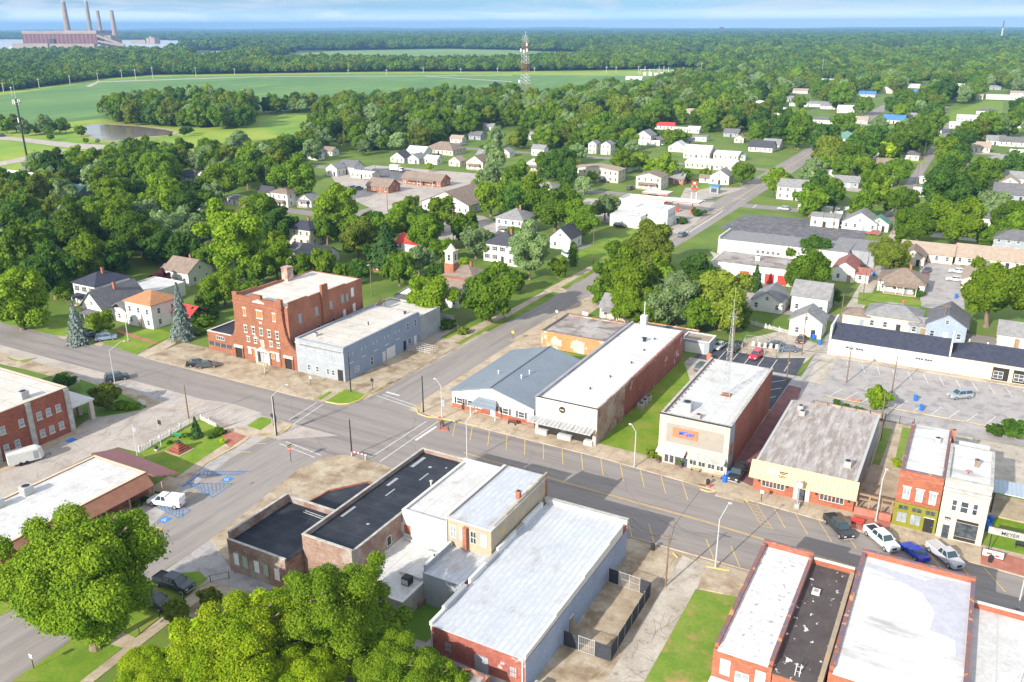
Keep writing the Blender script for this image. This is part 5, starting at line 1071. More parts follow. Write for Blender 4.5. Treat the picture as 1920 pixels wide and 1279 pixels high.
# angled black-roofed infill
pts = [G(*p, 3.4)[:2] for p in [(588, 945.6), (644, 913.3), (705, 904), (640, 962)]]
pts[0] = (-80.6, 82.05); pts[3] = (-72.0, 82.05); pts = [(-81.0, 82.1), (-80.4, 88.5), (-76.8, 93.5), (-71.98, 93.8), (-71.98, 82.1)]
t = thing('brick_building', 'small angled corner infill with black roof and thin red rim', 'brick building', (-75, 87, 0))
MB().prism(pts, 0, 3.3).build('wall', M['brick'], t); MB().prism([(p[0]*.97-75*.03, p[1]*.97+87*.03) for p in pts], 3.302, 3.36).build('roof', M['black_roof'], t)
q = MB(); kerb(q, pts[:4], .25, 3.3, 3.55, px=False); q.build('coping', M['brick'], t)
# white plastered building
t, B = flat('white_building', 'white plastered building with pale flat roof beside the long black roof', 'white building', -63.5, 84.2, -56.0, 100.6, 7.2, 'white', 'white_roof', pd=.3, coping='white', hs={'N': 7.6})
panel(t, B, 'S', -63.3, -62.2, 3.6, 5.0, 'brick', 'bricked_arch', th=.03)
t, B = flat('annex', 'long low white flat-roofed annex with black condenser behind the white building', 'annex', -63.5, 72.0, -55.0, 84.1, 2.9, 'grimy_stone', 'white_roof', pd=.15, coping='white')
ac_unit('black condenser on the long low white annex roof', -56.8, 75.6, 2.85, 1.1, m='dark')
MB().box(-58.9, 76.8, 2.76, -55.4, 82.6, 3.3).build('raised_roof', M['white_roof'], t)
for u in (-60, -57): win(t, B, 'S', u, 1.2, .9, .9)
# two-storey with tan plaster back
t, B = flat('brick_building', 'two-storey building with white metal roof and stained tan plaster back', 'building', -55.6, 83.2, -48.7, 99.4, 9.1, 'tan', 'white_metal_roof', pd=.25, sides='W', coping='white', hs={'W': 9.2})
for u, w_, pn in ((-54.5, 1.0, 'blind'), (-53.1, .7, 'board_white'), (-51.4, .95, 'glass'), (-49.8, .9, 'board_white')): win(t, B, 'S', u, 6.1, w_, 1.9, bars=1, pane=pn)
q = MB(); q.box(-52.75, 82.6, 5.1, -52.15, 83.19, 8.4); q.build('chimney', M['brick'], t)
q = MB(); q.box(-55.62, 82.9, 8.92, -48.5, 83.18, 9.02).box(-55.5, 83.0, 4, -55.4, 83.1, 8.9); q.build('gutter', M['white'], t)
chimney(t, -49.4, 92.0, 8.9, 9.9, .55)
for i in range(5): MB().box(-48.98, 84.2+i*3.1, 8.9, -48.72, 87.2+i*3.1, 9.0+.13*i).build('parapet', M['tan'], t)
panel(t, B, 'E', 98.9, 99.4, 0, 9, 'brick', 'corner_pier', th=.1)
t, B = flat('annex', 'low annex with ribbed white metal roof below the tan plaster wall', 'annex', -54.9, 76.4, -49.2, 83.1, 4.9, 'lightpaint', 'white_metal_roof', pd=.2, sides='W', coping='white', hs={'W': 5.6})
panel(t, B, 'S', -50.7, -50.0, .1, 2.1, 'wood', 'door', th=.05)
# big building with white metal roof
X0, X1, Y0, Y1 = -48.4, -35.9, 68.4, 98.6
t = thing('warehouse', 'big building with ribbed white metal roof, blue side wall and red brick back', 'warehouse', (-42, 83, 0)); B = (X0, Y0, X1, Y1); keep(X0-1, Y0-1, X1+1, Y1+1)
q = MB(); V = [(X0, Y0, 0), (X1, Y0, 0), (X1, Y1, 0), (X0, Y1, 0), (X0, Y0, 4.6), (X1, Y0, 4.6), (X1, Y1, 5.3), (X0, Y1, 5.3)]
q.add(V, [(3, 2, 1, 0), (4, 5, 6, 7), (0, 1, 5, 4), (1, 2, 6, 5), (2, 3, 7, 6), (3, 0, 4, 7)]); q.build('wall', M['brick_back'], t)
q = MB(); q.add([(X0+.35, Y0-.15, 4.605), (X1-.3, Y0-.15, 4.605), (X1-.3, Y1-.35, 5.305), (X0+.35, Y1-.35, 5.305), (X0+.35, Y0-.15, 4.7), (X1-.3, Y0-.15, 4.7), (X1-.3, Y1-.35, 5.4), (X0+.35, Y1-.35, 5.4)], [(3, 2, 1, 0), (4, 5, 6, 7), (0, 1, 5, 4), (1, 2, 6, 5), (2, 3, 7, 6), (3, 0, 4, 7)]); q.build('roof', M['white_metal_roof'], t)
panel(t, B, 'E', Y0+.02, Y1, 0, 4.3, 'bluewall', 'side_wall', th=.05)
for a, b, z in ((Y0, 76, 5.15), (76, 84, 5.45), (84, 92, 5.75), (92, 96.8, 6.0)): MB().box(X1-.3, a, 4.55, X1+.08, b, z).build('parapet', M['white'], t)
for a, b, z in ((Y0-.1, 71, 5.1), (71, 74, 5.45), (77, 81, 5.6), (84, 89, 5.95), (91, 97, 6.1)): MB().box(X0-.05, a, 4.55, X0+.34, b, z).build('parapet', M['white'], t)
for a, b, z in ((71.2, 76, 5.46), (81, 84, 5.6), (89, 91, 5.96)): MB().box(X0-.06, a, 4.6, X0+.45, b, z).build('flashing', M['grey_metal'], t)
q = MB(); q.box(X0, Y1-.34, 4.6, X1+.1, Y1+.1, 6.0); q.build('front_parapet', M['white'], t); q = MB(); q.box(X0-.1, Y1-.5, 6.002, X1+.2, Y1+.2, 6.1); q.build('coping', M['grimy_stone'], t)
for u, p_ in ((-46, 'blind'), (-37.4, 'blind')): win(t, B, 'S', u, 1.6, 1.0, 1.5, fr='brick_back', pane=p_, bars=2)
panel(t, B, 'S', -42.4, -40.6, .4, 2.9, 'lightpaint', 'loading_door', th=.06); panel(t, B, 'S', -48.4, -35.9, 0, .7, 'grimy_stone', 'plinth', th=.04)
for u in (-48.2, -36.2): q = MB(); q.box(u-.06, Y0-.14, 0, u+.06, Y0-.02, 4.6); q.build('downpipe', M['white'], t)
door(t, (X0, Y0, X1+.06, Y1), 'E', 80.4, 1.0, 2.1, 'wood', z=.1)
ac_unit('white condenser on the ground at the brick corner of the big warehouse', -34.7, 69.2, .06, 1.1)
# screened yard fence
fp = [(-35.7, 91.9), (-29.7, 91.6), (-29.5, 77.6), (-35.6, 77.6)]
fr_ = thing('mesh_fence', 'chain-link yard fence with dark screening beside the blue wall', 'fence', (-32.5, 84.5, 0.06))
def run(a, b, n, dark):
    a, b = Vector(a), Vector(b)
    for i in range(n+1):
        p = a+(b-a)*i/n; MB().cyl(p.x, p.y, .06, 2.3, .045, n=6).build('post', M['pale_metal'], fr_)
    d = (b-a).normalized(); nn = Vector((-d.y, d.x))*.02
    for i in range(n):
        p, q_ = a+(b-a)*i/n, a+(b-a)*(i+1)/n
        if dark[i]: MB().prism([tuple(p-nn), tuple(q_-nn), tuple(q_+nn), tuple(p+nn)], .12, 2.2).build('screen', M['netting'], fr_)
        else:
            g_ = MB(); g_.tube((p.x, p.y, .15), (q_.x, q_.y, .15), .03); g_.tube((p.x, p.y, 2.2), (q_.x, q_.y, 2.2), .03); g_.tube((p.x, p.y, 1.2), (q_.x, q_.y, 1.2), .02)
            for k in range(1, 8): c_ = p+(q_-p)*k/8; g_.tube((c_.x, c_.y, .15), (c_.x, c_.y, 2.2), .012, n=4)
            g_.build('gate', M['pale_metal'], fr_)
run(fp[0], fp[1], 4, [1, 0, 0, 1]); run(fp[1], fp[2], 6, [1]*6); run(fp[2], fp[3], 3, [1, 0, 1])
# row of four roofs at the lower right
def strip(label, x0, x1, y0, y1, h, roof, wall='brick_shop', name='brick_building', pd=.5, e='EW', cop='coping', rear='S'):
    t, B = flat(name, label, 'building', x0, y0, x1, y1, h, wall, roof, pd=pd, pt=.42, coping=cop, sides=e+'N', hs={'E': h-.1, 'W': h, 'N': h+.3}, cm=.02); return t, B
t, B = strip('brick building with flaking white roof, leftmost of the lower right row', -17.8, -11.5, 78.2, 101.2, 6.6, 'patchy_roof')
win(t, B, 'S', -16.4, 3.2, 1.1, 2.0, pane='board_white', mun=0); win(t, B, 'S', -14.5, 2.6, 1.5, 1.6, pane='blind', bars=1); win(t, B, 'S', -12.6, 3.2, 1.1, 2.0, pane='board_white', mun=0)
q = MB(); q.box(-17.8, 74.4, 0, -13.6, 78.1, 2.6); q.build('rear_shed', M['patchy_roof'], t)
t, B = strip('building with speckled black roof and square hatch between two white roofs', -11.4, -6.5, 78.2, 101.0, 6.0, 'tar_roof', e='', cop='white')
q = MB(); q.box(-10.4, 94.0, 5.6, -9.5, 95.0, 5.95); q.build('roof_hatch', M['white'], t); q = MB(); q.box(-10.2, 94.2, 5.951, -9.7, 94.8, 5.97); q.build('hatch_glass', M['sh_tan'], t)
q = MB(); q.box(-6.95, 78.2, 5.58, -6.45, 100.6, 5.75); q.build('gutter_strip', M['tan'], t)
ld = thing('ladder', 'pale ladder leaning on the rear edge of the speckled black roof', 'ladder', (-9, 77.6, 2.5)); q = MB()
for u in (-9.25, -8.8): q.tube((u, 76.2, 2.0), (u, 79.6, 6.6), .05)
q.build('rail', M['pale_metal'], ld); q = MB()
for i in range(11): q.tube((-9.25, 76.4+i*.3, 2.27+i*.41), (-8.8, 76.4+i*.3, 2.27+i*.41), .03)
q.build('rung', M['pale_metal'], ld)
t, B = strip('wide brick building with bright white roof and grey bare patch', -6.1, 6.7, 79.6, 104.0, 7.2, 'stained_roof', pd=.45)
MB().prism([(6.2, 103.0), (6.2, 88.5), (5.4, 88.2), (5.2, 91.2), (2.6, 91.8), (2.9, 95.2), (2.2, 96.8), (1.2, 98.6), (-.6, 99.6), (-2.6, 100.6), (-5.2, 101.2), (-5.4, 102.2), (-1, 101.8), (1.4, 101.4), (2.6, 102.8)], 6.832, 6.842).build('roof_patch', mat('grey_patch', (.44, .44, .49), (.5, .5, .55), s=1), t)
t, B = strip('building with pale grey roof and fallen aerial at the right edge', 6.95, 15, 74, 101.2, 5.8, 'white_roof', e='E', cop='white')
an = thing('roof_aerial', 'thin metal aerial frame standing on the pale roof at the right edge', 'aerial', (11.2, 84.5, 5.4)); q = MB()
q.tube((10.3, 82.5, 5.4), (11.2, 84.5, 11.5), .035); q.tube((12.0, 82.5, 5.4), (11.2, 84.5, 11.5), .035); q.tube((11.2, 86, 5.4), (11.2, 84.5, 11.5), .035)
for z_ in (6.8, 8.2, 9.6): s_ = 1-(z_-5.4)/6.1; q.tube((11.2-.9*s_, 84.5-2*s_, z_), (11.2+.8*s_, 84.5-2*s_, z_), .025)
q.tube((9.9, 84.5, 10.6), (12.5, 84.5, 10.6), .03); q.build('frame', M['grey_metal'], an)
t, B = flat('shed', 'small brick shed with dark roof at the bottom edge', 'shed', -44.5, 58.5, -38.9, 65.6, 3.2, 'brick', 'old_roof', pd=.2, coping='coping')
t, B = flat('shed', 'small white metal roof shed under the big yellow-green tree', 'shed', -74, 52.5, -67, 58, 3.0, 'white', 'white_metal_roof', pd=.1, sides='')
# ------------------------------------------------------------------ long white store with dark shingle roof
t = thing('store_building', 'very long white store with dark shingle roof along the car park', 'store', (-4, 199, 0)); keep(-26, 190, 36, 206)
B = (-24.8, 195.3, -0.9, 203.5); pent_wall(t, B, .05, 3.9, 6.2, 'x', 'offwhite'); gable_roof(t, B, 3.95, 6.3, 'x', 'sh_navy', oh=.35)
B2 = (-0.5, 195.3, 34, 203.5); q = MB(); q.box(*B2[:2], .05, *B2[2:], 3.9); q.build('wall', M['cream'], t); hip_roof(t, B2, 3.95, 6.4, 'sh_navy')
q = MB(); q.box(-.86, 194.9, .05, -.52, 204, 6.9); q.build('fire_wall', M['white'], t); q = MB(); q.box(-25.2, 194.9, .05, -24.82, 204, 6.9); q.build('fire_wall', M['white'], t)
for u in (-20.7, -18.6, -6.4, -4.6): win(t, B, 'S', u, 1.9, 1.7, .6, bars=2, mun=0)
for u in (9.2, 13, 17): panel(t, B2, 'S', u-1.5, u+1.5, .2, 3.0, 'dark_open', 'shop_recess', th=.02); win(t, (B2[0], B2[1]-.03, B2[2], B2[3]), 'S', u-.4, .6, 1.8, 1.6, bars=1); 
for u in (7.5, 11.1, 15): panel(t, B2, 'S', u-.15, u+.15, .1, 3.6, 'board', 'pier', th=.5)
for u, v in ((-9, 200.2), (-6, 200.3), (2.5, 200.5), (6, 200)): vent('small white vent on the dark shingle roof of the long store', u, v, 6.0, group='vents on the long dark shingle roof', m='white', h=.5)
cp = thing('carport', 'open shelter with pale blue metal roof on dark posts by the lawn', 'shelter', (12.5, 138, 0.05)); q = MB()
q.add([(8.6, 135.5, 3.9), (20, 135.5, 3.9), (20, 141.5, 3.2), (8.6, 141.5, 3.2), (8.6, 135.5, 3.75), (20, 135.5, 3.75), (20, 141.5, 3.05), (8.6, 141.5, 3.05)], [(0, 1, 2, 3), (7, 6, 5, 4), (0, 4, 5, 1), (1, 5, 6, 2), (2, 6, 7, 3), (3, 7, 4, 0)]); q.build('roof', mat('pale_blue_metal', (.42, .50, .58), (.48, .55, .62), wave=('X', .6, (.38, .45, .52)), s=1), cp)
for u, v in ((8.8, 135.7), (8.8, 141.2), (16, 135.7), (16, 141.2)): MB().box(u-.1, v-.1, .1, u+.1, v+.1, 3.72 if v < 140 else 3.1).build('post', M['dark'], cp)
q = MB(); q.box(8.3, 134.8, .06, 22, 142, .32); q.build('slab', M['concrete'], cp)
# garage behind the hall
t, B = block('small pale blue garage with tan roof behind the white hall', 1302, 662, 6.6, 5.4, 3.0, 'lightpaint', 'sh_tan', n=0, name='garage', cat='garage'); panel(t, B, 'S', B[0]+1, B[2]-1.2, .05, 2.4, 'white', 'garage_door')
# names for where a tree stands
MARKS = [(150, 1000, 'the white-roofed office'), (560, 1130, 'the lower black roof'), (60, 560, 'the left street end'), (170, 560, 'the navy-roofed house'), (250, 570, 'the grey gabled house'), (310, 590, 'the orange-roofed house'), (330, 520, 'the cross-gabled cottage'), (420, 580, 'the small brick annex'), (560, 520, 'the brick lodge'), (560, 440, 'the cream hip-roofed house'), (525, 380, 'the brown-roofed house'),
         (640, 320, 'the storage shed'), (710, 350, 'the small brick office'), (790, 335, 'the brick flats'), (840, 380, 'the broad brown-roofed hall'), (955, 420, 'the large grey-roofed house'), (935, 490, 'the charcoal-roofed house'), (850, 500, 'the bell tower'), (770, 590, 'the blue-grey building yard'), (765, 470, 'the vivid red roof'), (1050, 450, 'the white cottage'), (1110, 330, 'the motel'), (1000, 310, 'the yellow gabled house'), (820, 280, 'the tan community building'), (745, 300, 'the black-roofed cottage'), (890, 310, 'the tan bungalow'), (985, 180, 'the lattice tower'), (1205, 260, 'the white farmhouse'), (1245, 240, 'the red metal roof'), (1310, 300, 'the pale roof cluster'),
         (1215, 340, 'the cream flats'), (1160, 400, 'the petrol station'), (1300, 370, 'the petrol sign'), (1348, 340, 'the car wash'), (1482, 360, 'the tall white house'), (1440, 360, 'the highway junction'), (1400, 450, 'the grey warehouse'), (1360, 500, 'the store with red doors'), (1155, 590, 'the yellow house'), (1100, 610, 'the orange brick store'), (1515, 580, 'the picket fence'), (1580, 520, 'the faded red roof'), (1610, 430, 'the grey bungalow'), (1690, 540, 'the brown hip roof'), (1740, 490, 'the left motel block'), (1850, 520, 'the right motel block'), (1770, 620, 'the blue cottage'), (1690, 850, 'the coral shop'), (1580, 800, 'the canopy shop'), (1890, 820, 'the open shelter'), (1640, 390, 'the upper right lane'), (1745, 360, 'the carport house'), (1900, 350, 'the church hall'),
         (1545, 290, 'the far road bend'), (1650, 200, 'the far road'), (1675, 230, 'the deep blue roof'), (1520, 200, 'the school wings'), (1820, 200, 'the far green'), (1805, 240, 'the ribbed white shed'), (1870, 270, 'the dormered house'), (330, 220, 'the pond grove'), (240, 250, 'the pond'), (560, 230, 'the bright meadow'), (50, 280, 'the left road fork'), (20, 230, 'the mast'), (140, 365, 'the green metal roof'), (365, 335, 'the slate gable'), (372, 410, 'the brick-chimney house'), (700, 210, 'the soy field edge'), (1240, 150, 'the substation'), (1188, 160, 'the field barn'), (1425, 280, 'the white workshop'), (200, 740, 'the clinic lawn'), (367, 797, 'the memorial garden'), (590, 295, 'the meadow houses'), (1420, 180, 'the trailer woods'), (1000, 250, 'the mid maples')]
def near(sx, sy):
    mk = min(MARKS, key=lambda q: (q[0]-sx)**2+((q[1]-sy)*1.6)**2); dx, dy = sx-mk[0], sy-mk[1]
    return ('left of' if dx < -abs(dy) else 'right of' if dx > abs(dy) else 'behind' if dy < 0 else 'in front of'), mk[2]
# ------------------------------------------------------------------ houses (each front placed where the photograph shows it)
H = house
H(170, 572, 9, 11, 'large white two-storey house with navy hip roof left of the grey gables', 2, 'hip', 'y', 'sh_navy', 'offwhite', chim=1, shut=True, pos=(-206.5, 139.5), dm='red', porch=True)
t, B = flat('annex', 'long white flat-roofed house wing beside the navy hip roof', 'house wing', -201.8, 140.5, -190.0, 158.5, 3.8, 'offwhite', 'white_roof', pd=.15, coping='white')
win(t, B, 'S', -200.0, .9, 1.0, 1.4); door(t, B, 'S', -198.3, m='wood')
H(228, 600, 7.6, 13, 'white house with steep slate gable and three joined front windows', 1.5, 'gable', 'y', 'sh_mid', 'offwhite', pos=(-192.8, 131.5), chim=1, shut=True, rise=3.7, wing=(3.5, 3.0, 5.0, 5.5, 3.4, 'sh_grey'), porch=True)
H(290, 600, 9.4, 8.5, 'white two-storey house with rusty orange hip roof and window hoods', 2, 'hip', 'x', 'sh_orange', 'white', pos=(-178.6, 134.0), h=6.2, chim=0, wing=(4.2, 6, 7, 5, 3.0, 'red_metal'))
H(330, 540, 10, 9, 'white cottage with olive-grey cross gables behind the purple tree', 1.5, 'gable', 'x', 'sh_brown', 'offwhite', pos=(-201, 165), chim=1, wing=(-8, 1, 5, 5, 2.8, 'sh_mid'))
H(560, 460, 11, 8, 'cream two-storey house with navy hip roof among the trees', 2, 'hip', 'x', 'sh_navy', 'cream', chim=1)
H(575, 492, 15, 7, 'long house with dark slate roof and white gable end behind the lodge', 1, 'gable', 'x', 'sh_mid', 'offwhite')
H(525, 388, 9, 8, 'white two-storey house with brown hip roof and front porch', 2, 'hip', 'x', 'sh_brown', 'white', porch=True)
H(572, 388, 7, 6, 'small white cottage with pale grey roof beside the brown hip roof', 1, 'gable', 'y', 'sh_grey', 'offwhite', porch=True)
H(495, 372, 7, 6, 'low cottage with dark roof half hidden left of the brown hip roof', 1, 'gable', 'x', 'sh_dark', 'offwhite')
H(650, 327, 10, 8, 'white storey-and-half house with dark grey gable near the storage shed', 1.5, 'gable', 'x', 'sh_mid', 'offwhite')
H(622, 330, 7, 7, 'small white house with grey roof left of the storage shed', 1.5, 'gable', 'y', 'sh_grey', 'offwhite')
H(678, 335, 13, 6, 'cream metal storage shed beside the dark parking pad', 1, 'gable', 'x', 'white_metal_roof', 'cream', cat='shed', name='storage_shed', rise=.6)
H(708, 361, 12, 9, 'small brick office with brown roof and white gable by the parking', 1, 'gable', 'x', 'sh_brown', 'brick', cat='office', name='office_building')
H(790, 348, 22, 8, 'long low brick row of flats with brown roof and small porches', 1, 'gable', 'x', 'sh_brown', 'brick', cat='apartment row', name='apartment_building', porch=True)
H(835, 398, 22, 22, 'large hall with broad brown roof and white gable wall', 1, 'gable', 'y', 'sh_brown', 'white', cat='hall', name='hall_building', rise=4.6, h=3.6)
H(745, 305, 9, 8, 'white cottage with black gable roof on the far residential street', 1, 'gable', 'y', 'sh_dark', 'offwhite')
H(775, 307, 7, 8, 'white gabled cottage with grey roof beside the black-roofed cottage', 1, 'gable', 'y', 'sh_grey', 'white')
H(778, 295, 12, 9, 'wide white-roofed house behind the small gabled cottages', 1, 'gable', 'x', 'white_roof', 'white')
H(822, 290, 20, 14, 'broad tan building with brown hip roof left of the far maples', 1, 'hip', 'x', 'sh_brown', 'cream', cat='building', name='community_building')
H(808, 308, 8, 5, 'low white house with carport right of the gabled cottages', 1, 'gable', 'x', 'white_roof', 'white')
H(852, 312, 7, 6, 'tan cottage with pale roof and brown bush at its corner', 1, 'gable', 'y', 'sh_tan', 'cream')
H(890, 318, 10, 10, 'tan bungalow with broad brown gable porch', 1.5, 'gable', 'y', 'sh_brown', 'cream', porch=True)
H(905, 300, 8, 7, 'grey-roofed house half hidden behind the silver maple', 1, 'gable', 'x', 'sh_grey', 'white')
H(945, 295, 7, 6, 'white house with grey gable beyond the silver maple', 1, 'gable', 'y', 'sh_grey', 'white')
H(770, 262, 5, 5, 'tiny white gable seen between far dark trees', 1, 'gable', 'y', 'sh_grey', 'white')
H(585, 300, 8, 6, 'white house with steep grey gable at the meadow edge', 1.5, 'gable', 'y', 'sh_grey', 'white')
H(612, 292, 9, 6, 'dark-roofed house with white gable end at the meadow edge', 1, 'gable', 'x', 'sh_brown', 'white')
H(1000, 320, 8, 8, 'pale yellow house with grey gable beside the round green tree', 1.5, 'gable', 'y', 'sh_grey', 'cream', porch=True)
H(1008, 292, 8, 6, 'white house with dark windows behind the round green tree', 1.5, 'gable', 'x', 'sh_grey', 'white')
H(955, 440, 11, 11, 'large white two-storey house with grey hip roof and front porch', 2, 'hip', 'x', 'sh_grey', 'white', chim=1, porch=True)
H(935, 492, 11, 11, 'white two-storey house with charcoal hip roof and gabled dormer', 2, 'hip', 'x', 'sh_dark', 'white', chim=1, shut=True)
H(965, 500, 6, 10, 'narrow white two-storey rear wing beside the light green tree', 2, 'gable', 'y', 'sh_grey', 'white')
H(1050, 467, 7.5, 9, 'white cottage with steep dark gable and red flower box', 1.5, 'gable', 'y', 'sh_dark', 'white', rise=3.2)
H(1020, 365, 9, 8, 'grey hip-roofed cottage between two tall green trees', 1, 'hip', 'x', 'sh_grey', 'white')
H(860, 545, 10, 9, 'brick church with brown hip roof beside the white bell tower', 1.5, 'hip', 'x', 'sh_brown', 'brick', cat='church', name='church', chim=1)
bt = thing('bell_tower', 'small cream belfry tower rising above the brick church', 'bell tower', (*G(848, 538)[:2], 0)); gx, gy, _ = bt.location
MB().box(gx-1.5, gy-1.5, 0, gx+1.5, gy+1.5, 7.2).build('base', M['brick'], bt); MB().box(gx-1.3, gy-1.3, 7.2, gx+1.3, gy+1.3, 10.6).build('belfry', M['cream'], bt)
MB().box(gx-1.6, gy-1.6, 10.602, gx+1.6, gy+1.6, 10.85).cyl(gx, gy, 10.852, 12.6, 1.5, .1, 8).build('cap', M['cream'], bt)
for f_ in 'SE': win(bt, (gx-1.3, gy-1.3, gx+1.3, gy+1.3), f_, gx if f_ == 'S' else gy, 8.0, .9, 1.8, pane='dark')
H(768, 585, 9, 8, 'white house behind the round tree by the blue-grey building', 1.5, 'gable', 'y', 'sh_grey', 'white')
H(835, 575, 8, 8, 'white side-gabled house hidden between the two round street trees', 1.5, 'gable', 'x', 'sh_brown', 'white')
H(720, 512, 8, 6, 'low house with reddish brown roof behind the lodge yard', 1, 'hip', 'x', 'sh_brown', 'brick')
H(765, 472, 9, 7, 'house with vivid red roof peeking through the trees', 1, 'gable', 'x', 'red_metal', 'white')
H(135, 372, 10, 8, 'green metal-roofed house deep in the left trees', 1, 'gable', 'x', 'green_metal', 'lightpaint')
H(355, 342, 9, 7, 'navy-roofed house deep in the upper left trees', 1, 'gable', 'x', 'sh_navy', 'white')
H(380, 345, 7, 7, 'house with slate gable right of the navy roof in the trees', 1.5, 'gable', 'y', 'sh_mid', 'white')
H(372, 415, 9, 7, 'pale hip-roofed house with brick chimney among left trees', 1, 'hip', 'x', 'sh_grey', 'lightpaint', chim=1)
H(390, 500, 7, 6, 'white house glimpsed behind the tall light green tree', 2, 'gable', 'y', 'sh_brown', 'white')
# right half
H(1482, 375, 12, 8, 'tall white two-storey house with grey roof by the highway junction', 2, 'gable', 'x', 'sh_grey', 'white')
H(1215, 355, 12, 10, 'cream two-storey flats with brown hip roof and outside stair', 2, 'gable', 'y', 'sh_brown', 'cream', cat='apartment house', name='apartment_building', rise=1.7, porch=True)
H(1258, 345, 12, 9, 'low brick ranch house with grey roof behind the cream flats', 1, 'gable', 'x', 'sh_grey', 'brick', chim=1)
H(1348, 346, 9, 9, 'white cottage with grey gables and side carport by the car wash', 1.5, 'gable', 'y', 'sh_grey', 'white', wing=(-10, 1, 6, 4, 2.4, 'sh_brown'))
H(1205, 272, 10, 11, 'large white farmhouse with long sloping grey roof', 2, 'gable', 'y', 'sh_grey', 'white', wing=(4.8, 1, 6, 8, 3.2, 'sh_grey'))
H(1115, 340, 24, 9, 'long two-storey motel row with tan roof and parked cars', 2, 'gable', 'y', 'sh_tan', 'cream', cat='motel', name='motel_building', rise=1.5)
H(1165, 322, 8, 8, 'white barn-like building with curved pale roof behind the motel', 1, 'gable', 'y', 'white_roof', 'white', cat='building')
H(1195, 308, 7, 5, 'small white gabled garage in front of the green tree', 1, 'gable', 'y', 'white_roof', 'white', garage=True)
H(1135, 290, 6, 7, 'white two-storey house side seen between dark trees', 2, 'gable', 'y', 'sh_grey', 'white')
H(1110, 288, 5, 6, 'narrow white house left of the dark trees behind the motel', 2, 'gable', 'y', 'sh_grey', 'white')
H(1268, 285, 10, 8, 'long white metal shed left of the tan fairground hall', 1, 'gable', 'y', 'white_roof', 'white', name='shed', cat='shed')
H(1285, 272, 8, 6, 'small white outbuilding with grey roof behind the white shed', 1, 'gable', 'x', 'sh_grey', 'white')
H(1305, 298, 15, 10, 'tan metal hall with white roof in the pale cluster', 1, 'gable', 'x', 'white_roof', 'cream', cat='hall', h=4)
H(1330, 318, 26, 14, 'sprawling low building with cream roof by the dark car park', 1, 'gable', 'x', 'white_roof', 'cream', cat='building', rise=1.6)
H(1360, 300, 14, 10, 'second cream-roofed wing at the right of the sprawling building', 1, 'gable', 'x', 'white_roof', 'cream', cat='building', rise=1.5)
H(1355, 296, 18, 3.5, 'white house trailer with green roof stripe in front of gardens', 1, 'gable', 'x', 'white_roof', 'white', name='mobile_home', cat='mobile home', rise=.3)
H(1380, 300, 10, 3.5, 'short white house trailer with pale green roof', 1, 'gable', 'x', 'green_metal', 'white', name='mobile_home', cat='mobile home', rise=.3)
H(1310, 265, 10, 8, 'white house trailer beside the tall arborvitae row', 1, 'gable', 'x', 'sh_grey', 'white', name='mobile_home', cat='mobile home', rise=.5)
H(1370, 257, 10, 7, 'grey-roofed house beside the long cluster of trailers', 1, 'gable', 'x', 'sh_mid', 'lightpaint')
H(1245, 243, 14, 6, 'long low house with bright red metal roof in the woods', 1, 'gable', 'x', 'red_metal', 'white')
H(1275, 248, 10, 5, 'white trailer house right of the bright red roof', 1, 'gable', 'x', 'white_roof', 'white', rise=.4)
H(1300, 250, 8, 5, 'small pale cottage right of the red roof in the woods', 1, 'gable', 'x', 'white_roof', 'cream')
H(1425, 285, 14, 10, 'white workshop with dark roof beside the small car lot', 1, 'gable', 'x', 'sh_dark', 'white', cat='workshop')
H(1385, 268, 6, 5, 'small tan shed near the trailers gardens', 1, 'gable', 'y', 'sh_tan', 'cream', name='shed', cat='shed')
H(1545, 426, 10, 8, 'white metal garage with grey roof on the worn parking lot', 1, 'gable', 'x', 'sh_grey', 'white', name='garage', cat='garage', rise=.7, h=3.8)
H(1610, 432, 12, 10, 'white bungalow with big grey roof beside the metal garage', 1, 'gable', 'y', 'sh_grey', 'white', rise=3.6)
H(1645, 434, 7, 6, 'small white cottage with green metal roof', 1, 'gable', 'y', 'green_metal', 'white')
H(1687, 550, 12, 11, 'white bungalow with large brown hip roof, chimney and deep porch', 1, 'hip', 'x', 'sh_brown', 'white', porch=True, chim=1, h=3.0)
H(1708, 498, 7, 8, 'brown-roofed rear wing with carport behind the large brown hip roof', 1, 'gable', 'y', 'sh_brown', 'cream')
H(1670, 622, 12, 9, 'cream bungalow with grey hip roof behind the long dark roof', 1, 'hip', 'x', 'sh_grey', 'cream', chim=1, h=3.6)
H(1770, 640, 8.5, 11, 'pale blue cottage with grey front gable behind the long dark roof', 1.5, 'gable', 'y', 'sh_mid', 'bluewall')
H(1602, 612, 6, 5, 'small garage with brown hip roof beside the long dark roof', 1, 'hip', 'x', 'sh_brown', 'cream', garage=True, name='garage', cat='garage')
H(1720, 630, 4, 4, 'tiny grey-roofed shed between the bungalow and blue cottage', 1, 'gable', 'x', 'sh_grey', 'lightpaint', name='shed', cat='shed')
H(1515, 588, 9, 9, 'grey-roofed two-storey back house above the picket fence', 1.5, 'gable', 'x', 'sh_grey', 'offwhite', h=4.6)
H(1508, 632, 7.5, 7, 'white outbuilding with stair and grey gable by the picket fence', 1.5, 'gable', 'y', 'sh_grey', 'white')
H(1436, 585, 8, 10, 'white cottage with grey roof left of the back gardens', 1, 'gable', 'y', 'sh_grey', 'white')
H(1580, 528, 6, 11, 'white cottage with faded red roof beside the gravel alley', 1.5, 'gable', 'y', 'sh_red', 'white', wing=(2.2, 1, 4.5, 4, 2.8, 'sh_red'))
H(1745, 370, 14, 5, 'white-roofed carport house by the upper right lane', 1, 'gable', 'x', 'white_roof', 'white', rise=.6)
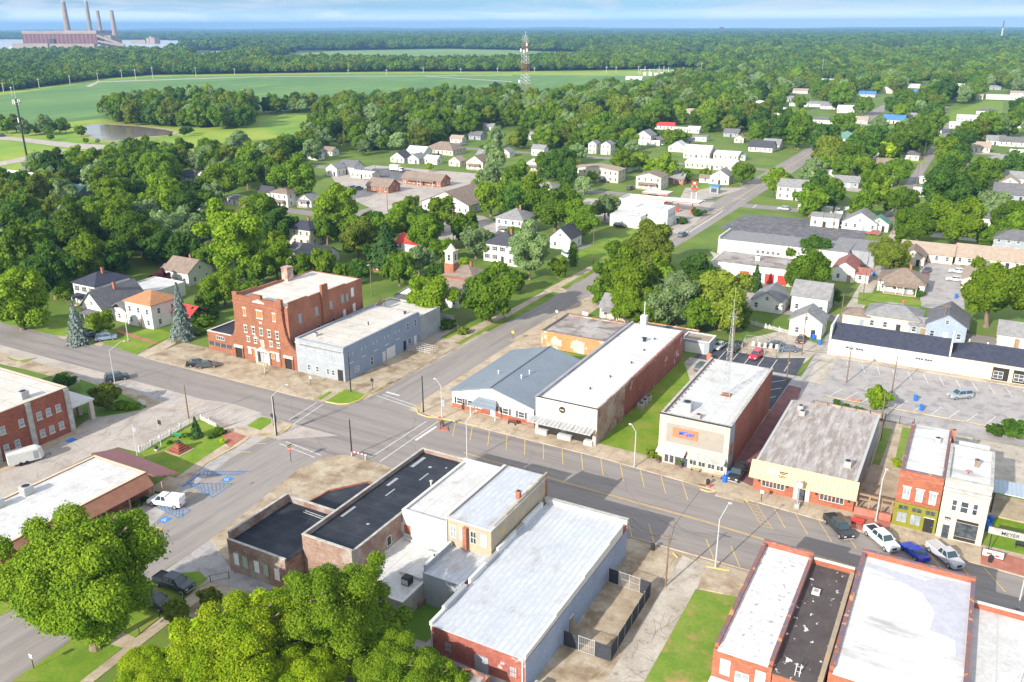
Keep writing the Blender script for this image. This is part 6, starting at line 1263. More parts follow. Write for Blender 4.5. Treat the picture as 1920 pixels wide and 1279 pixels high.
H(1738, 345, 7, 4, 'small pale trailer beside the upper right lane', 1, 'gable', 'x', 'white_roof', 'white', name='mobile_home', cat='mobile home', rise=.3)
H(1900, 350, 16, 8, 'long white church hall with grey roof at the right edge', 1, 'gable', 'x', 'sh_grey', 'white', cat='hall', h=4)
H(1890, 360, 8, 9, 'white chapel gable in front of the church hall', 1.5, 'gable', 'y', 'sh_tan', 'white', cat='chapel', name='chapel')
H(1905, 378, 18, 12, 'wide low building with slate roof at the right edge', 1, 'gable', 'x', 'sh_mid', 'lightpaint', cat='building')
H(1905, 478, 14, 9, 'two-storey pale blue house with slate hip roof at the right edge', 2, 'hip', 'x', 'sh_mid', 'lightpaint', chim=1, h=4.8)
H(1905, 652, 8, 7, 'white garage with arched grey roof at the right edge', 1, 'gable', 'x', 'sh_grey', 'white', garage=True, name='garage', cat='garage')
t = H(1735, 491, 15, 8, 'left cream motel block with tan roof and two small porches', 1, 'gable', 'x', 'sh_tan', 'cream', cat='motel', name='motel_building', wing=(-3.2, -1.2, 3, 1.3, 2.3, 'sh_tan'))
t = H(1878, 505, 26, 9, 'right cream motel block with long tan roof and porches', 1, 'gable', 'x', 'sh_tan', 'cream', cat='motel', name='motel_building', wing=(-8, -1.2, 3, 1.3, 2.3, 'sh_tan'))
H(1835, 545, 9, 14, 'lower motel wing with tan roof behind the big right tree', 1, 'gable', 'y', 'sh_tan', 'cream', cat='motel', name='motel_building')
H(1155, 600, 9, 8, 'yellow house with white porch posts under the big street trees', 1, 'gable', 'x', 'sh_grey', 'cream', porch=True)
# far pale buildings
for (px_, py_, w_, d_, rm_, wm_, lb) in [(1515, 200, 34, 12, 'sh_grey', 'white', 'long white school wing with grey roof beyond the oaks'), (1560, 205, 20, 10, 'sh_grey', 'white', 'second grey-roofed school wing right of the long one'), (1585, 212, 14, 10, 'white_roof', 'white', 'white-roofed hall with blue trim'),
    (1625, 182, 16, 9, 'blue_metal', 'white', 'low shop with bright blue metal roof'), (1675, 232, 15, 10, 'blue_metal', 'cream', 'white house with deep blue roof among dark trees'), (1725, 180, 15, 10, 'blue_metal', 'white', 'shop with blue roof right of the far road'),
    (1788, 181, 18, 10, 'blue_metal', 'white', 'blue-roofed building behind the tall dark trees'), (1807, 186, 12, 6, 'sh_tan', 'white', 'small white cottage on the far green, left one'), (1830, 186, 12, 6, 'sh_tan', 'white', 'small white cottage on the far green, right one'),
    (1880, 187, 30, 9, 'white_roof', 'white', 'long white low building beyond the far green'), (1805, 242, 18, 10, 'white_roof', 'white', 'big white shed with ribbed roof below the far green'), (1820, 228, 20, 12, 'white_roof', 'white', 'second white shed roof behind the big shed'),
    (1757, 212, 14, 6, 'sh_tan', 'cream', 'tan-roofed low shed beside the far lawn'), (1865, 272, 10, 8, 'sh_grey', 'white', 'white two-storey house with dormers at far right'), (1900, 275, 16, 8, 'sh_mid', 'white', 'grey-roofed bungalow at the far right edge'),
    (1705, 165, 22, 10, 'white_roof', 'white', 'white gabled hall at the head of the far road'), (1555, 155, 30, 12, 'cream_roof', 'white', 'pale flat building in the far trees left of the far road'), (1605, 148, 14, 8, 'sh_tan', 'cream', 'tan building in the far trees'),
    (1575, 137, 16, 8, 'white_roof', 'white', 'tiny white roof beyond the far trees'), (1615, 92, 50, 18, 'white_roof', 'white', 'distant white farm building high in the forest'), (1188, 150, 24, 8, 'white_roof', 'white', 'white barn at the edge of the soy field'),
    (1175, 185, 8, 6, 'white_roof', 'white', 'white cottage with red trim in the woods right of the lattice tower'), (1420, 178, 16, 9, 'sh_grey', 'lightpaint', 'pale cottage far in the woods above the trailers'), (1345, 172, 6, 5, 'white_roof', 'white', 'tiny white roof in the woods below the substation'),
    (1900, 162, 14, 8, 'sh_mid', 'white', 'pale houses gable at the far right woods'), (1915, 205, 14, 8, 'white_roof', 'brick', 'small building at the right edge beyond the green'), (1590, 268, 12, 10, 'green_metal', 'white', 'white house with pale green roof right of the far road bend'),
    (1445, 280, 10, 9, 'sh_grey', 'white', 'grey-roofed house left of the far road bend'), (1750, 250, 10, 8, 'white_roof', 'white', 'white house half hidden below the deep blue roof'), (1465, 172, 20, 8, 'sh_brown', 'cream', 'brown-roofed rows beyond the first oaks'),
    (890, 262, 9, 7, 'sh_mid', 'lightpaint', 'slate-roofed house among maples left of the lattice tower'), (915, 245, 8, 6, 'sh_grey', 'white', 'pale house gable among maples near the lattice tower'), (1000, 262, 7, 6, 'sh_grey', 'white', 'white house by the maples right of the lattice tower'), (40, 343, 30, 8, 'white_roof', 'white', 'long white shed by the road at the left edge') ]:
    H(px_, py_, w_, d_, lb, 1, 'gable', 'x', rm_, wm_, cat='building', name='house' if w_ < 16 else 'building', rise=1.6 if w_ > 16 else None)
# larger commercial roofs beyond
t, B = flat('warehouse', 'white warehouse with barrel-like grey roof facing the highway', 'warehouse', *G(1345, 475)[:2], *[G(1345, 475)[0]+40, G(1345, 475)[1]+14], 5.0, 'white', 'sh_grey', pd=.1, sides='W', coping='white', hs={'W': 5.6})
for i in range(5): win(t, B, 'S', B[0]+13+i*1.6, 1.6, 1.1, 1.0)
t, B = flat('warehouse', 'lower white store with stained grey roof and red garage doors', 'warehouse', *G(1330, 518)[:2], *[G(1330, 518)[0]+24, G(1330, 518)[1]+15], 4.6, 'white', 'old_roof', pd=.15, coping='white')
for i, mm_ in enumerate(('red', 'dark', 'red', 'red')): panel(t, B, 'S', B[0]+9+i*3.6, B[0]+11.6+i*3.6, .1, 2.9, mm_, 'garage_door')
ac_unit('white box unit on the stained grey store roof', B[0]+12, B[1]+8, 4.52, 1.4, m='white')
t, B = flat('warehouse', 'blue-grey metal shed with white roof beside the gravel alley', 'shed', *G(1555, 492)[:2], *[G(1555, 492)[0]+13, G(1555, 492)[1]+16], 4.8, 'lightpaint', 'sh_grey', pd=.1, sides='', coping=None)
t, B = flat('shed', 'open shed with blue metal roof and red side behind the round tree', 'shed', *G(1432, 517)[:2], *[G(1432, 517)[0]+7, G(1432, 517)[1]+8], 4.2, 'red', 'bluewall', pd=.1, sides='', coping=None)
t, B = flat('white_building', 'white two-storey building with barrel roof behind the clinic lawn', 'white building', *G(1188, 421)[:2], *[G(1188, 421)[0]+13, G(1188, 421)[1]+9], 6.6, 'white', 'white_roof', pd=.3, coping='white')
for u in (2, 5): win(t, B, 'S', B[0]+u, 3.6, 1, 1.2)
for v in (2, 4, 6, 8): win(t, B, 'E', B[1]+v, 3.6, 1, 1.2)
t, B = flat('white_building', 'lower white wing with pale roof left of the two-storey one', 'white building', *G(1143, 423)[:2], *[G(1143, 423)[0]+12, G(1143, 423)[1]+10], 4.4, 'white', 'white_roof', pd=.1, sides='')
t, B = flat('store_building', 'petrol station shop with white roof and red fascia', 'shop', *G(1160, 392)[:2], *[G(1160, 392)[0]+19, G(1160, 392)[1]+11], 4.4, 'white', 'cream_roof', pd=.5, coping='white')
panel(t, B, 'E', B[1]+.1, B[3]-.1, 3.6, 4.3, 'red', 'fascia', th=.1)
for k, (cx_, cy_, w_, d_) in enumerate(((1232, 381, 11, 7), (1284, 398, 13, 7))):
    g = G(cx_, cy_); c = thing('canopy', ['farther', 'nearer'][k]+' petrol canopy with red and white fascia', 'petrol canopy', (g[0], g[1], 0), group='petrol canopies')
    MB().box(g[0]-w_/2, g[1]-d_/2, 4.3, g[0]+w_/2, g[1]+d_/2, 4.9).build('roof', M['white'], c); MB().box(g[0]-w_/2-.03, g[1]-d_/2-.03, 4.45, g[0]+w_/2+.03, g[1]-d_/2-.001, 4.75).box(g[0]+w_/2+.001, g[1]-d_/2, 4.45, g[0]+w_/2+.03, g[1]+d_/2, 4.75).build('red_band', M['red'], c)
    for s in (-1, 1): MB().cyl(g[0]+s*3, g[1], .04, 4.3, .2).build('column', M['red'], c); MB().box(g[0]+s*3-.5, g[1]-.9, .04, g[0]+s*3+.5, g[1]-.35, 1.7).build('fuel_pump', M['red'], c)
g = G(1359 if False else 1300, 382); sg = thing('petrol_sign', 'tall red and white petrol price sign on twin posts', 'petrol sign', (g[0], g[1], 0))
for s in (-1, 1): MB().box(g[0]+s*1.0-.12, g[1]-.12, 0, g[0]+s*1.0+.12, g[1]+.12, 9.5).build('post', M['white'], sg)
MB().box(g[0]-1.15, g[1]-.22, 7.6, g[0]+1.15, g[1]-.125, 9.5).build('brand_panel', M['red'], sg); MB().box(g[0]-1.15, g[1]-.22, 5.0, g[0]+1.15, g[1]-.125, 6.9).build('price_panel', M['red'], sg); MB().box(g[0]-.5, g[1]-.26, 8.2, g[0]+.5, g[1]-.225, 9.0).build('emblem', M['white'], sg); MB().box(g[0]-.8, g[1]-.26, 5.4, g[0]+.8, g[1]-.225, 6.0).build('price_digits', M['green'], sg)
g = G(1340, 362); c = thing('kiosk', 'small blue-roofed car wash kiosk in the bright lot', 'kiosk', (g[0], g[1], 0)); MB().box(g[0]-2, g[1]-1.5, 0, g[0]+2, g[1]+1.5, 2.8).build('wall', M['lightpaint'], c); MB().box(g[0]-2.3, g[1]-1.8, 2.8, g[0]+2.3, g[1]+1.8, 3.4).build('roof', M['blue_metal'], c); panel(c, (g[0]-2, g[1]-1.5, g[0]+2, g[1]+1.5), 'S', g[0]-1.2, g[0]+1.2, .5, 2.3, 'glass', 'window')

# smaller houses and sheds glimpsed between the trees, each with the gap that shows it
GAPS = []
seen = set()
for k, (a, b, w_) in enumerate([(1455, 215, 14), (1480, 228, 12), (1540, 232, 16), (1578, 240, 12), (1610, 232, 12), (1445, 242, 10), (1650, 262, 12), (1705, 225, 12), (1745, 235, 12), (1790, 275, 12), (1830, 285, 14), (1880, 310, 14), (1915, 300, 12), (1800, 325, 10), (1700, 300, 12), (1665, 318, 12), (1640, 295, 11), (1600, 330, 12), (1565, 340, 10), (1585, 352, 11), (1700, 195, 14), (1660, 175, 14), (1500, 175, 16), (1480, 190, 13), (1420, 200, 12), (1395, 215, 12), (1365, 225, 10), (1330, 200, 14), (1290, 215, 10), (1250, 200, 12), (1140, 230, 10), (1075, 225, 10),
                                (1850, 215, 16), (1905, 240, 14), (1910, 180, 16), (1860, 168, 18), (1800, 165, 16), (1740, 150, 18), (1640, 150, 18), (1460, 152, 18), (1520, 140, 20), (1410, 150, 14), (1650, 350, 10), (1800, 440, 10), (1860, 425, 10), (700, 250, 9), (855, 268, 9), (640, 268, 8), (290, 395, 9), (470, 420, 9), (440, 385, 8), (240, 385, 8), (90, 420, 9)]):
    ci = (k*7) % 6; rl = ['white_roof', 'sh_grey', 'sh_mid', 'sh_brown', 'sh_tan', 'sh_grey'][ci]; rw = ['white', 'grey', 'slate', 'brown', 'tan', 'pale grey'][ci]; wl = ['white', 'cream', 'offwhite', 'lightpaint'][k % 4]; r1, r2 = near(a, b)
    lb = f"{'low' if w_ < 12 else 'long'} {rw}-roofed {'pale' if wl != 'cream' else 'cream'} house {r1} {r2}"
    while lb in seen: lb = lb.replace(' house', ' farther house', 1) if 'farther' not in lb else lb.replace('farther', 'still farther', 1)
    seen.add(lb); H(a, b, w_, w_*.6, lb, 1, ('gable', 'hip')[k % 3 == 2], 'xy'[k % 4 == 1], rl, wl, rise=None if w_ < 15 else 1.8); GAPS.append((a, b, w_))
    g = G(a, b); d_ = 9; sheet('lawn', rect(g[0]-w_*.9, g[1]-d_, g[0]+w_*.9, g[1]-.3), ('lawn', 'lot', 'meadow')[k % 3], .021+.0004*k)
# ------------------------------------------------------------------ vehicles
_paint = {}
def paint(c):
    if c not in _paint: _paint[c] = mat('car_paint', c, rough=.35, spec=.5, coat=.4)
    return _paint[c]
M['tyre'] = mat('tyre', (.02, .02, .02)); M['rim'] = mat('rim', (.45, .45, .46), metal=.5, rough=.4); M['lamp'] = mat('headlight', (.75, .75, .72), rough=.2, spec=.6); M['tail'] = mat('taillight', (.45, .02, .02), rough=.3)
M['car_glass'] = mat('car_glass', (.03, .06, .07), rough=.08, spec=.8)
SHAPES = {  # side profile of the lower body, cabin (base front, roof front, roof rear, base rear), heights
 'sedan': dict(L=4.7, W=1.8, body=[(0, .35), (0, .66), (.35, .78), (1.35, .92), (3.7, .97), (4.6, .90), (4.7, .6), (4.7, .35)], cab=(1.25, 2.0, 3.35, 4.15), zb=.92, zt=1.43),
 'suv': dict(L=4.7, W=1.88, body=[(0, .4), (0, .8), (.25, .98), (1.3, 1.08), (4.6, 1.08), (4.7, .8), (4.7, .4)], cab=(1.15, 1.8, 4.25, 4.62), zb=1.08, zt=1.72),
 'coupe': dict(L=4.6, W=1.85, body=[(0, .33), (0, .6), (.4, .75), (1.6, .88), (3.9, .95), (4.55, .9), (4.6, .6), (4.6, .33)], cab=(1.5, 2.3, 3.1, 4.1), zb=.88, zt=1.32),
 'pickup': dict(L=5.8, W=1.98, body=[(0, .45), (0, .95), (.2, 1.1), (1.5, 1.2), (3.35, 1.2), (3.36, 1.2), (5.75, 1.2), (5.8, .5), (5.8, .45)], cab=(1.35, 1.95, 3.1, 3.4), zb=1.2, zt=1.85),
 'crew': dict(L=5.9, W=1.98, body=[(0, .45), (0, .95), (.2, 1.1), (1.5, 1.2), (4.0, 1.2), (5.85, 1.2), (5.9, .5), (5.9, .45)], cab=(1.35, 1.95, 3.8, 4.05), zb=1.2, zt=1.85)}
def car(kind, label, px, py, deg, col, cat='car', group=None, name='parked_car', bedcover=None, cap=None, pos=None):
    """a vehicle standing at (px, py), its nose turned to deg (0 = +X, 90 = +Y)"""
    s = SHAPES[kind]; L, Wd = s['L'], s['W']; x, y = pos if pos else G(px, py, .5)[:2]
    t = thing(name, label, cat, (x, y, .06), R(deg), group=group); P = paint(col); h = Wd/2
    X = lambda q: L/2-q
    mb = MB(); b = s['body']; n = len(b)
    rows = []
    for (yy, k) in ((-h, 0), (-h*.93, 1), (h*.93, 1), (h, 0)):
        rows.append([(X(p[0]+(0.06 if k == 0 and p[0] < .1 else (-.06 if k == 0 and p[0] > L-.1 else 0))), yy, p[1]-(.07 if (k == 0 and p[1] > .5) else 0)) for p in b])
    V = [p for r_ in rows for p in r_]; fs = [tuple(range(n)), tuple(range(3*n, 4*n))[::-1]]
    for r_ in range(3): fs += [(r_*n+i, (r_+1)*n+i, (r_+1)*n+(i+1) % n, r_*n+(i+1) % n) for i in range(n)]
    truck = kind in ('pickup', 'crew')
    if truck:
        mb.add(V, fs); 
    else: mb.add(V, fs)
    mb.build('body', P, t, world=False)
    a, b1, c, d = s['cab']; zb, zt = s['zb'], s['zt']; hb, ht = h*.9, h*.72
    cb = MB(); cb.add([(X(a), -hb, zb-.05), (X(d), -hb, zb-.05), (X(d), hb, zb-.05), (X(a), hb, zb-.05), (X(b1), -ht, zt), (X(c), -ht, zt), (X(c), ht, zt), (X(b1), ht, zt)], [(3, 2, 1, 0), (4, 5, 6, 7), (0, 1, 5, 4), (1, 2, 6, 5), (2, 3, 7, 6), (3, 0, 4, 7)][1:])
    cb.build('cabin', M['car_glass'], t, world=False)
    r_ = MB(); r_.box(X(b1)+.03, -ht-.02, zt+.001, X(c)-.03, ht+.02, zt+.05)
    for yy in (-1, 1):
        for (p, q) in ((b1, a), (c, d)): r_.tube((X(p), yy*ht, zt+.02), (X(q), yy*hb, zb), .045, n=4)
        mid = (b1+c)/2; r_.tube((X(mid), yy*(ht+.01), zt+.02), (X(mid), yy*(hb+.01), zb), .05, n=4)
    r_.build('roof', P, t, world=False)
    if truck:
        q = MB(); q.box(X(L-.12), -h*.78, s['zb']+.002, X(d+.08), h*.78, s['zb']+.012); q.build('bed', M['dark'] if not bedcover else M[bedcover], t, world=False)
        q = MB(); q.box(X(L-.06), -h*.92, s['zb']+.002, X(d+.05), -h*.8, s['zb']+.1).box(X(L-.06), h*.8, s['zb']+.002, X(d+.05), h*.92, s['zb']+.1).box(X(L-.01), -h*.9, s['zb']-.2, X(L-.1), h*.9, s['zb']+.1); q.build('bed_rail', P, t, world=False)
    if cap:
        q = MB(); q.box(X(L-.1), -h*.88, s['zb']+.02, X(d-.02), h*.88, zt+cap); q.build('canopy', P, t, world=False)
    wr = .34 if not truck else .40
    for i, (wx, wy) in enumerate(((.9, -1), (.9, 1), (L-.95, -1), (L-.95, 1))):
        q = MB(); q.cyl(0, 0, -.11, .11, wr, n=16); q.v = [(X(wx)+a_, wy*(h-.09)+c_, wr-.03+b_) for a_, b_, c_ in q.v]; w_ = q.build('wheel', M['tyre'], t, world=False)
        q = MB(); q.cyl(0, 0, 0, .03, wr*.6, n=12); q.v = [(X(wx)+a_, wy*(h+.02+c_), wr-.03+b_) for a_, b_, c_ in q.v]; o = q.build('rim', M['rim'], w_, world=False)
    zl = s['body'][1][1]
    for yy in (-1, 1):
        q = MB(); q.box(L/2-.03, yy*h*.62-.17, zl-.2, L/2+.02, yy*h*.62+.17, zl-.04); q.build('headlight', M['lamp'], t, world=False)
        q = MB(); q.box(-L/2-.02, yy*h*.7-.13, .62, -L/2+.03, yy*h*.7+.13, .85 if not truck else 1.0); q.build('taillight', M['tail'], t, world=False)
    q = MB(); q.box(L/2-.02, -h*.8, .36, L/2+.06, h*.8, .52); q.build('front_bumper', M['grey_metal'] if truck else P, t, world=False); q = MB(); q.box(-L/2-.06, -h*.8, .36, -L/2+.02, h*.8, .55); q.build('rear_bumper', M['grey_metal'] if truck else P, t, world=False)
    q = MB(); q.box(L/2-.03, -h*.36, .54, L/2+.015, h*.36, zl-.08); q.build('grille', M['dark'], t, world=False)
    for yy in (-1, 1): q = MB(); q.box(X(a+.35), yy*(h+.02), zb-.02, X(a+.17), yy*(h+.2), zb+.14); q.build('wing_mirror', P, t, world=False)
    return t
CG = 'vehicles parked slantwise along the shops'
car('crew', 'black crew-cab pickup parked slantwise in front of the canopy shop', 1572, 990, -52, (.03, .03, .035), 'pickup truck', CG, 'pickup_truck')
car('crew', 'white crew-cab pickup with black bed cover by the lamp post', 1652, 1012, -47, (.80, .80, .80), 'pickup truck', CG, 'pickup_truck', 'dark')
car('coupe', 'shiny blue coupe parked between two pickups', 1714, 1035, 133, (.0, .035, .42), 'car', CG)
car('pickup', 'silver pickup with open pale bed in front of the white stone shop', 1771, 1043, -48, (.46, .46, .50), 'pickup truck', CG, 'pickup_truck', 'pale_metal')
car('suv', 'silver estate alone in the long car park', 1800, 742, 219, (.30, .33, .37), 'car', name='parked_suv')
car('crew', 'black pickup standing at the mouth of the brick alley', 1383, 888, -92, (.03, .03, .035), 'pickup truck', name='pickup_truck')
car('suv', 'red car in the fresh dark car park', 1418, 667, 262, (.55, .02, .05), 'car', name='parked_suv')
car('sedan', 'silver sedan beside the pale blue garage', 1349, 649, 262, (.5, .5, .5)); car('pickup', 'dark pickup beside the silver sedan in the dark car park', 1378, 652, 262, (.05, .05, .06), 'pickup truck', name='pickup_truck')
car('sedan', 'dark parked car by the fenced gas meters', 1453, 648, 200, (.04, .05, .07)); car('sedan', 'grey-blue car beside the fenced gas meters', 1478, 655, 200, (.1, .14, .2)); car('sedan', 'small maroon car on the gravel by the picket fence', 1502, 637, 270, (.12, .03, .03))
car('suv', 'dark car on the rough ground beside the beige office', 1316, 690, 85, (.08, .09, .10), name='parked_suv')
car('sedan', 'black sedan, left of two in front of the lodge', 370, 682, 45, (.02, .02, .025), group='two dark sedans by the lodge'); car('sedan', 'dark grey sedan, right of two in front of the lodge', 388, 685, 45, (.08, .08, .08), group='two dark sedans by the lodge')
car('suv', 'dark blue-black suv parked by the lamp at the hospital lawn', 219, 709, 60, (.03, .045, .06), name='parked_suv')
car('suv', 'blue-grey estate car in the drive of the grey gabled house', 199, 634, 52, (.25, .31, .42), name='parked_suv'); car('sedan', 'dark sedan in the left drive under the small tree', 178, 630, 42, (.06, .06, .07))
car('sedan', 'light blue sedan in the blue-grey building yard', 802, 610, 60, (.42, .50, .58)); car('suv', 'dark blue car behind the purple-leaved tree', 352, 527, 0, (.03, .03, .10), name='parked_suv')
car('suv', 'white car parked across from the white cottage', 1063, 479, -40, (.75, .78, .82), name='parked_suv')
car('crew', 'dark pickup half under the big left tree', 326, 1095, 4, (.04, .05, .07), 'pickup truck', name='pickup_truck'); car('suv', 'black car behind the dark pickup under the big left tree', 292, 1130, 4, (.02, .02, .03), name='parked_suv')
car('pickup', 'white pickup with tall white canopy in the blue-hatched bay', 313, 942, 195, (.80, .80, .80), 'pickup truck', name='pickup_truck', cap=.05)
for i, (a, b, c, lb) in enumerate(((1738, 508, (.06, .08, .1), 'dark suv in the motel car park'), (1732, 516, (.35, .02, .04), 'red car in the motel car park'), (1795, 509, (.7, .7, .7), 'farther white car outside the motel wing'), (1790, 524, (.72, .72, .72), 'nearer white car outside the motel wing'))): car('sedan', lb, a, b, 260 if i < 2 else 185, c, group='cars at the motel')
for i, (a, b, c, lb) in enumerate(((662, 353, (.1, .15, .2), 'dark car left of the brick office'), (672, 354, (.12, .2, .28), 'blue car left of the brick office'), (1619, 463, (.75, .75, .75), 'white suv on the gravel alley'), (1582, 423, (.03, .04, .06), 'dark car beside the grey bungalow'), (1638, 438, (.35, .08, .06), 'dull red pickup beside the green metal roof'), (1469, 392, (.45, .45, .48), 'silver car on the cross road by the tall white house'),
    (760, 355 if False else 325, (.3, .02, .03), 'maroon car near the black-roofed cottage'), (1182, 354, (.05, .06, .07), 'dark suv by the outside stair'), (1738, 353, (.05, .05, .06), 'dark car beside the small pale trailer'), (1727, 353, (.1, .13, .18), 'grey car beside the small pale trailer'), (1230, 428, (.72, .72, .74), 'white car by the two-storey white building'), (1280, 441, (.1, .14, .14), 'dark green truck on the highway verge'), (1162, 424, (.04, .04, .04), 'black car behind the white building'), (1835, 780 if False else 795, (.03, .03, .03), 'black car roof edge behind the coral shop'))):
    if i in (6, 13): continue
    car('suv', lb, a, b, [80, 80, 100, 90, 180, 175, 0, 80, 180, 180, 80, 80, 0, 0][i], c, name='parked_suv')
for i in range(6): car('sedan', 'small car in the row in front of the motel balcony', 1133+i*5.2, 340-i*2.2, 5, [(.1, .1, .15), (.6, .6, .6), (.62, .62, .62), (.55, .55, .56), (.66, .66, .66), (.7, .7, .7)][i], group='cars in front of the motel balcony')
for i in range(5): car('sedan', 'pale car in the small car lot by the white workshop', 1352+i*5, 303+i*1.5, 10, (.6, .6, .62), group='pale cars in the small lot')
car('suv', 'dark car on the far left road', 5, 255, 5, (.05, .05, .06), name='parked_suv'); car('sedan', 'pale parked car beside the soaring silver farmhouse', 1237, 271, 0, (.7, .7, .7))
def person(px, py, label, shirt, trouser, rz):
    x, y, _ = G(px, py); o = thing('person', label, 'person', (x, y, .06), rz)
    P = [(0, 0, .95, .13), (0, .01, 1.2, .125), (0, 0, 1.42, .13), (0, .02, 1.53, .055), (0, .04, 1.60, .08), (0, .05, 1.70, .10), (0, .04, 1.78, .07), (-.19, 0, 1.42, .06), (-.24, .02, 1.17, .045), (-.22, .14, .95, .035), (.19, 0, 1.42, .06), (.25, -.04, 1.17, .045), (.24, -.08, .93, .035), (-.1, .06, .88, .09), (-.1, .16, .5, .06), (-.1, .10, .09, .045), (-.1, .24, .05, .04), (.1, -.04, .88, .09), (.1, -.08, .5, .06), (.1, -.26, .12, .045), (.1, -.14, .05, .04)]
    E = [(0, 1), (1, 2), (2, 3), (3, 4), (4, 5), (5, 6), (2, 7), (7, 8), (8, 9), (2, 10), (10, 11), (11, 12), (0, 13), (13, 14), (14, 15), (15, 16), (0, 17), (17, 18), (18, 19), (19, 20)]
    me = bpy.data.meshes.new('body'); me.from_pydata([p[:3] for p in P], E, []); b = link_mesh('body', me, o); sm = b.modifiers.new('s', 'SKIN'); b.modifiers.new('u', 'SUBSURF').levels = 1
    b.modifiers['u'].render_levels = 1
    for i, p in enumerate(P): me.skin_vertices[0].data[i].radius = (p[3], p[3]*.85)
    me.skin_vertices[0].data[0].use_root = True
    dg = bpy.context.evaluated_depsgraph_get(); m2 = bpy.data.meshes.new_from_object(b.evaluated_get(dg)); b.modifiers.clear(); b.data = m2; m2.materials.clear()
    for q in (mat('skin', (.45, .27, .19)), mat('shirt', shirt), mat('trousers', trouser), mat('hair', (.05, .03, .02))): m2.materials.append(q)
    for f in m2.polygons:
        c = f.center; f.material_index = 3 if c.z > 1.74 or (c.z > 1.6 and c.y < .02) else 0 if c.z > 1.5 or (abs(c.x) > .17 and c.z < 1.2) else 1 if c.z > .93 else 2 if c.z > .1 else 3
        f.use_smooth = True
person(345, 1131, 'person in a teal shirt and dark shorts walking by the dark pickup', (.05, .22, .28), (.03, .04, .06), R(150))
# white enclosed trailer
t = thing('cargo_trailer', 'white enclosed cargo trailer parked by the red brick clinic', 'trailer', (*G(48, 862, .5)[:2], .06), R(66)); q = MB()
q.add([(-2.7, -1.1, .45), (2.3, -1.1, .45), (2.3, 1.1, .45), (-2.7, 1.1, .45), (-2.7, -1.1, 2.35), (2.0, -1.1, 2.35), (2.0, 1.1, 2.35), (-2.7, 1.1, 2.35), (3.0, 0, .45), (2.7, 0, 2.2)], [(3, 2, 1, 0), (0, 3, 7, 4), (4, 5, 6, 7), (0, 1, 5, 4), (2, 3, 7, 6), (1, 8, 9, 5), (8, 2, 6, 9), (5, 9, 6), (2, 8, 1)]); q.build('box', M['white'], t, world=False)
for wx in (-.9, 0.0):
    for s in (-1, 1): q = MB(); q.cyl(0, 0, -.1, .1, .34, n=14); q.v = [(wx+a_, s*1.13+c_, .34+b_) for a_, b_, c_ in q.v]; w_ = q.build('wheel', M['tyre'], t, world=False)
q = MB(); q.box(1.2, -1.13, .7, 1.9, -1.101, 2.1); q.build('side_door', M['lightpaint'], t, world=False); q = MB(); q.tube((2.6, 0, .45), (3.9, 0, .45), .06); q.tube((3.8, 0, .1), (3.8, 0, .7), .05); q.build('tow_bar', M['dark'], t, world=False)
# white lorry trailer by the metal garage and small utility trailer
g = G(1540, 402); t = thing('truck', 'white semi truck with long flat white trailer behind the metal garage', 'lorry', (g[0], g[1], .06)); q = MB(); q.box(-9, -1.25, 1.1, 4, 1.25, 3.2); q.build('trailer_box', M['white'], t, world=False)
q = MB(); q.box(5, -1.1, .8, 6.6, 1.1, 3.0).box(6.6, -1.0, .8, 8.0, 1.0, 1.9); q.build('cab', M['white'], t, world=False); q = MB(); q.box(6.0, -1.12, 2.0, 6.62, 1.12, 2.8); q.build('windscreen', M['car_glass'], t, world=False)
for wx in (-8, -6.8, 3, 5, 7.4):
    for s in (-1, 1): q = MB(); q.cyl(0, 0, -.12, .12, .48, n=12); q.v = [(wx+a_, s*1.05+c_, .48+b_) for a_, b_, c_ in q.v]; q.build('wheel', M['tyre'], t, world=False)
g = G(745, 322); t = thing('truck', 'white box truck parked on the dark pad by the brick flats', 'truck', (g[0], g[1], .06)); q = MB(); q.box(-4, -1.2, .9, 1.5, 1.2, 3.4); q.build('box', M['white'], t, world=False); q = MB(); q.box(1.8, -1.05, .6, 3.6, 1.05, 2.3); q.build('cab', M['white'], t, world=False); q = MB(); q.box(2.6, -1.07, 1.5, 3.63, 1.07, 2.1); q.build('windscreen', M['car_glass'], t, world=False)
for wx in (-3, 2.8):
    for s in (-1, 1): q = MB(); q.cyl(0, 0, -.12, .12, .42, n=12); q.v = [(wx+a_, s*1.0+c_, .42+b_) for a_, b_, c_ in q.v]; q.build('wheel', M['tyre'], t, world=False)
# ------------------------------------------------------------------ street furniture
def lamp(px, py, top, arm, label, h=None, banner=False, group=None):
    """street lamp; arm = (dx, dy) reach of the lamp head"""
    x, y, _ = G(px, py); h = h or 9.0; t = thing('street_lamp', label, 'street lamp', (x, y, .1), group=group)
    q = MB(); q.cyl(x, y, .1, h-1.3, .11, .08, 8); q.build('pole', M['pale_metal'], t); q = MB(); q.box(x-.2, y-.2, .1, x+.2, y+.2, .35); q.build('base', M['grey_metal'], t)
    q = MB(); ax, ay = arm; q.tube((x, y, h-1.35), (x+ax*.8, y+ay*.8, h), .06); q.tube((x+ax*.8, y+ay*.8, h), (x+ax, y+ay, h), .05); q.build('arm', M['pale_metal'], t)
    q = MB(); q.sphere(x+ax, y+ay, h-.03, .3, .22, .1, 8, 5); q.build('lamp_head', M['white'], t)
    if banner: q = MB(); q.box(x+.1, y-.03, 2.6, x+.6, y, 4.0); q.build('banner', M['bluewall'], t)
lamp(1341, 1065, None, (.6, 2.6), 'tall pale street lamp standing at the south kerb by the grassy lot'); lamp(876, 866, None, (.8, 2.0), 'pale street lamp rising behind the long black roof')
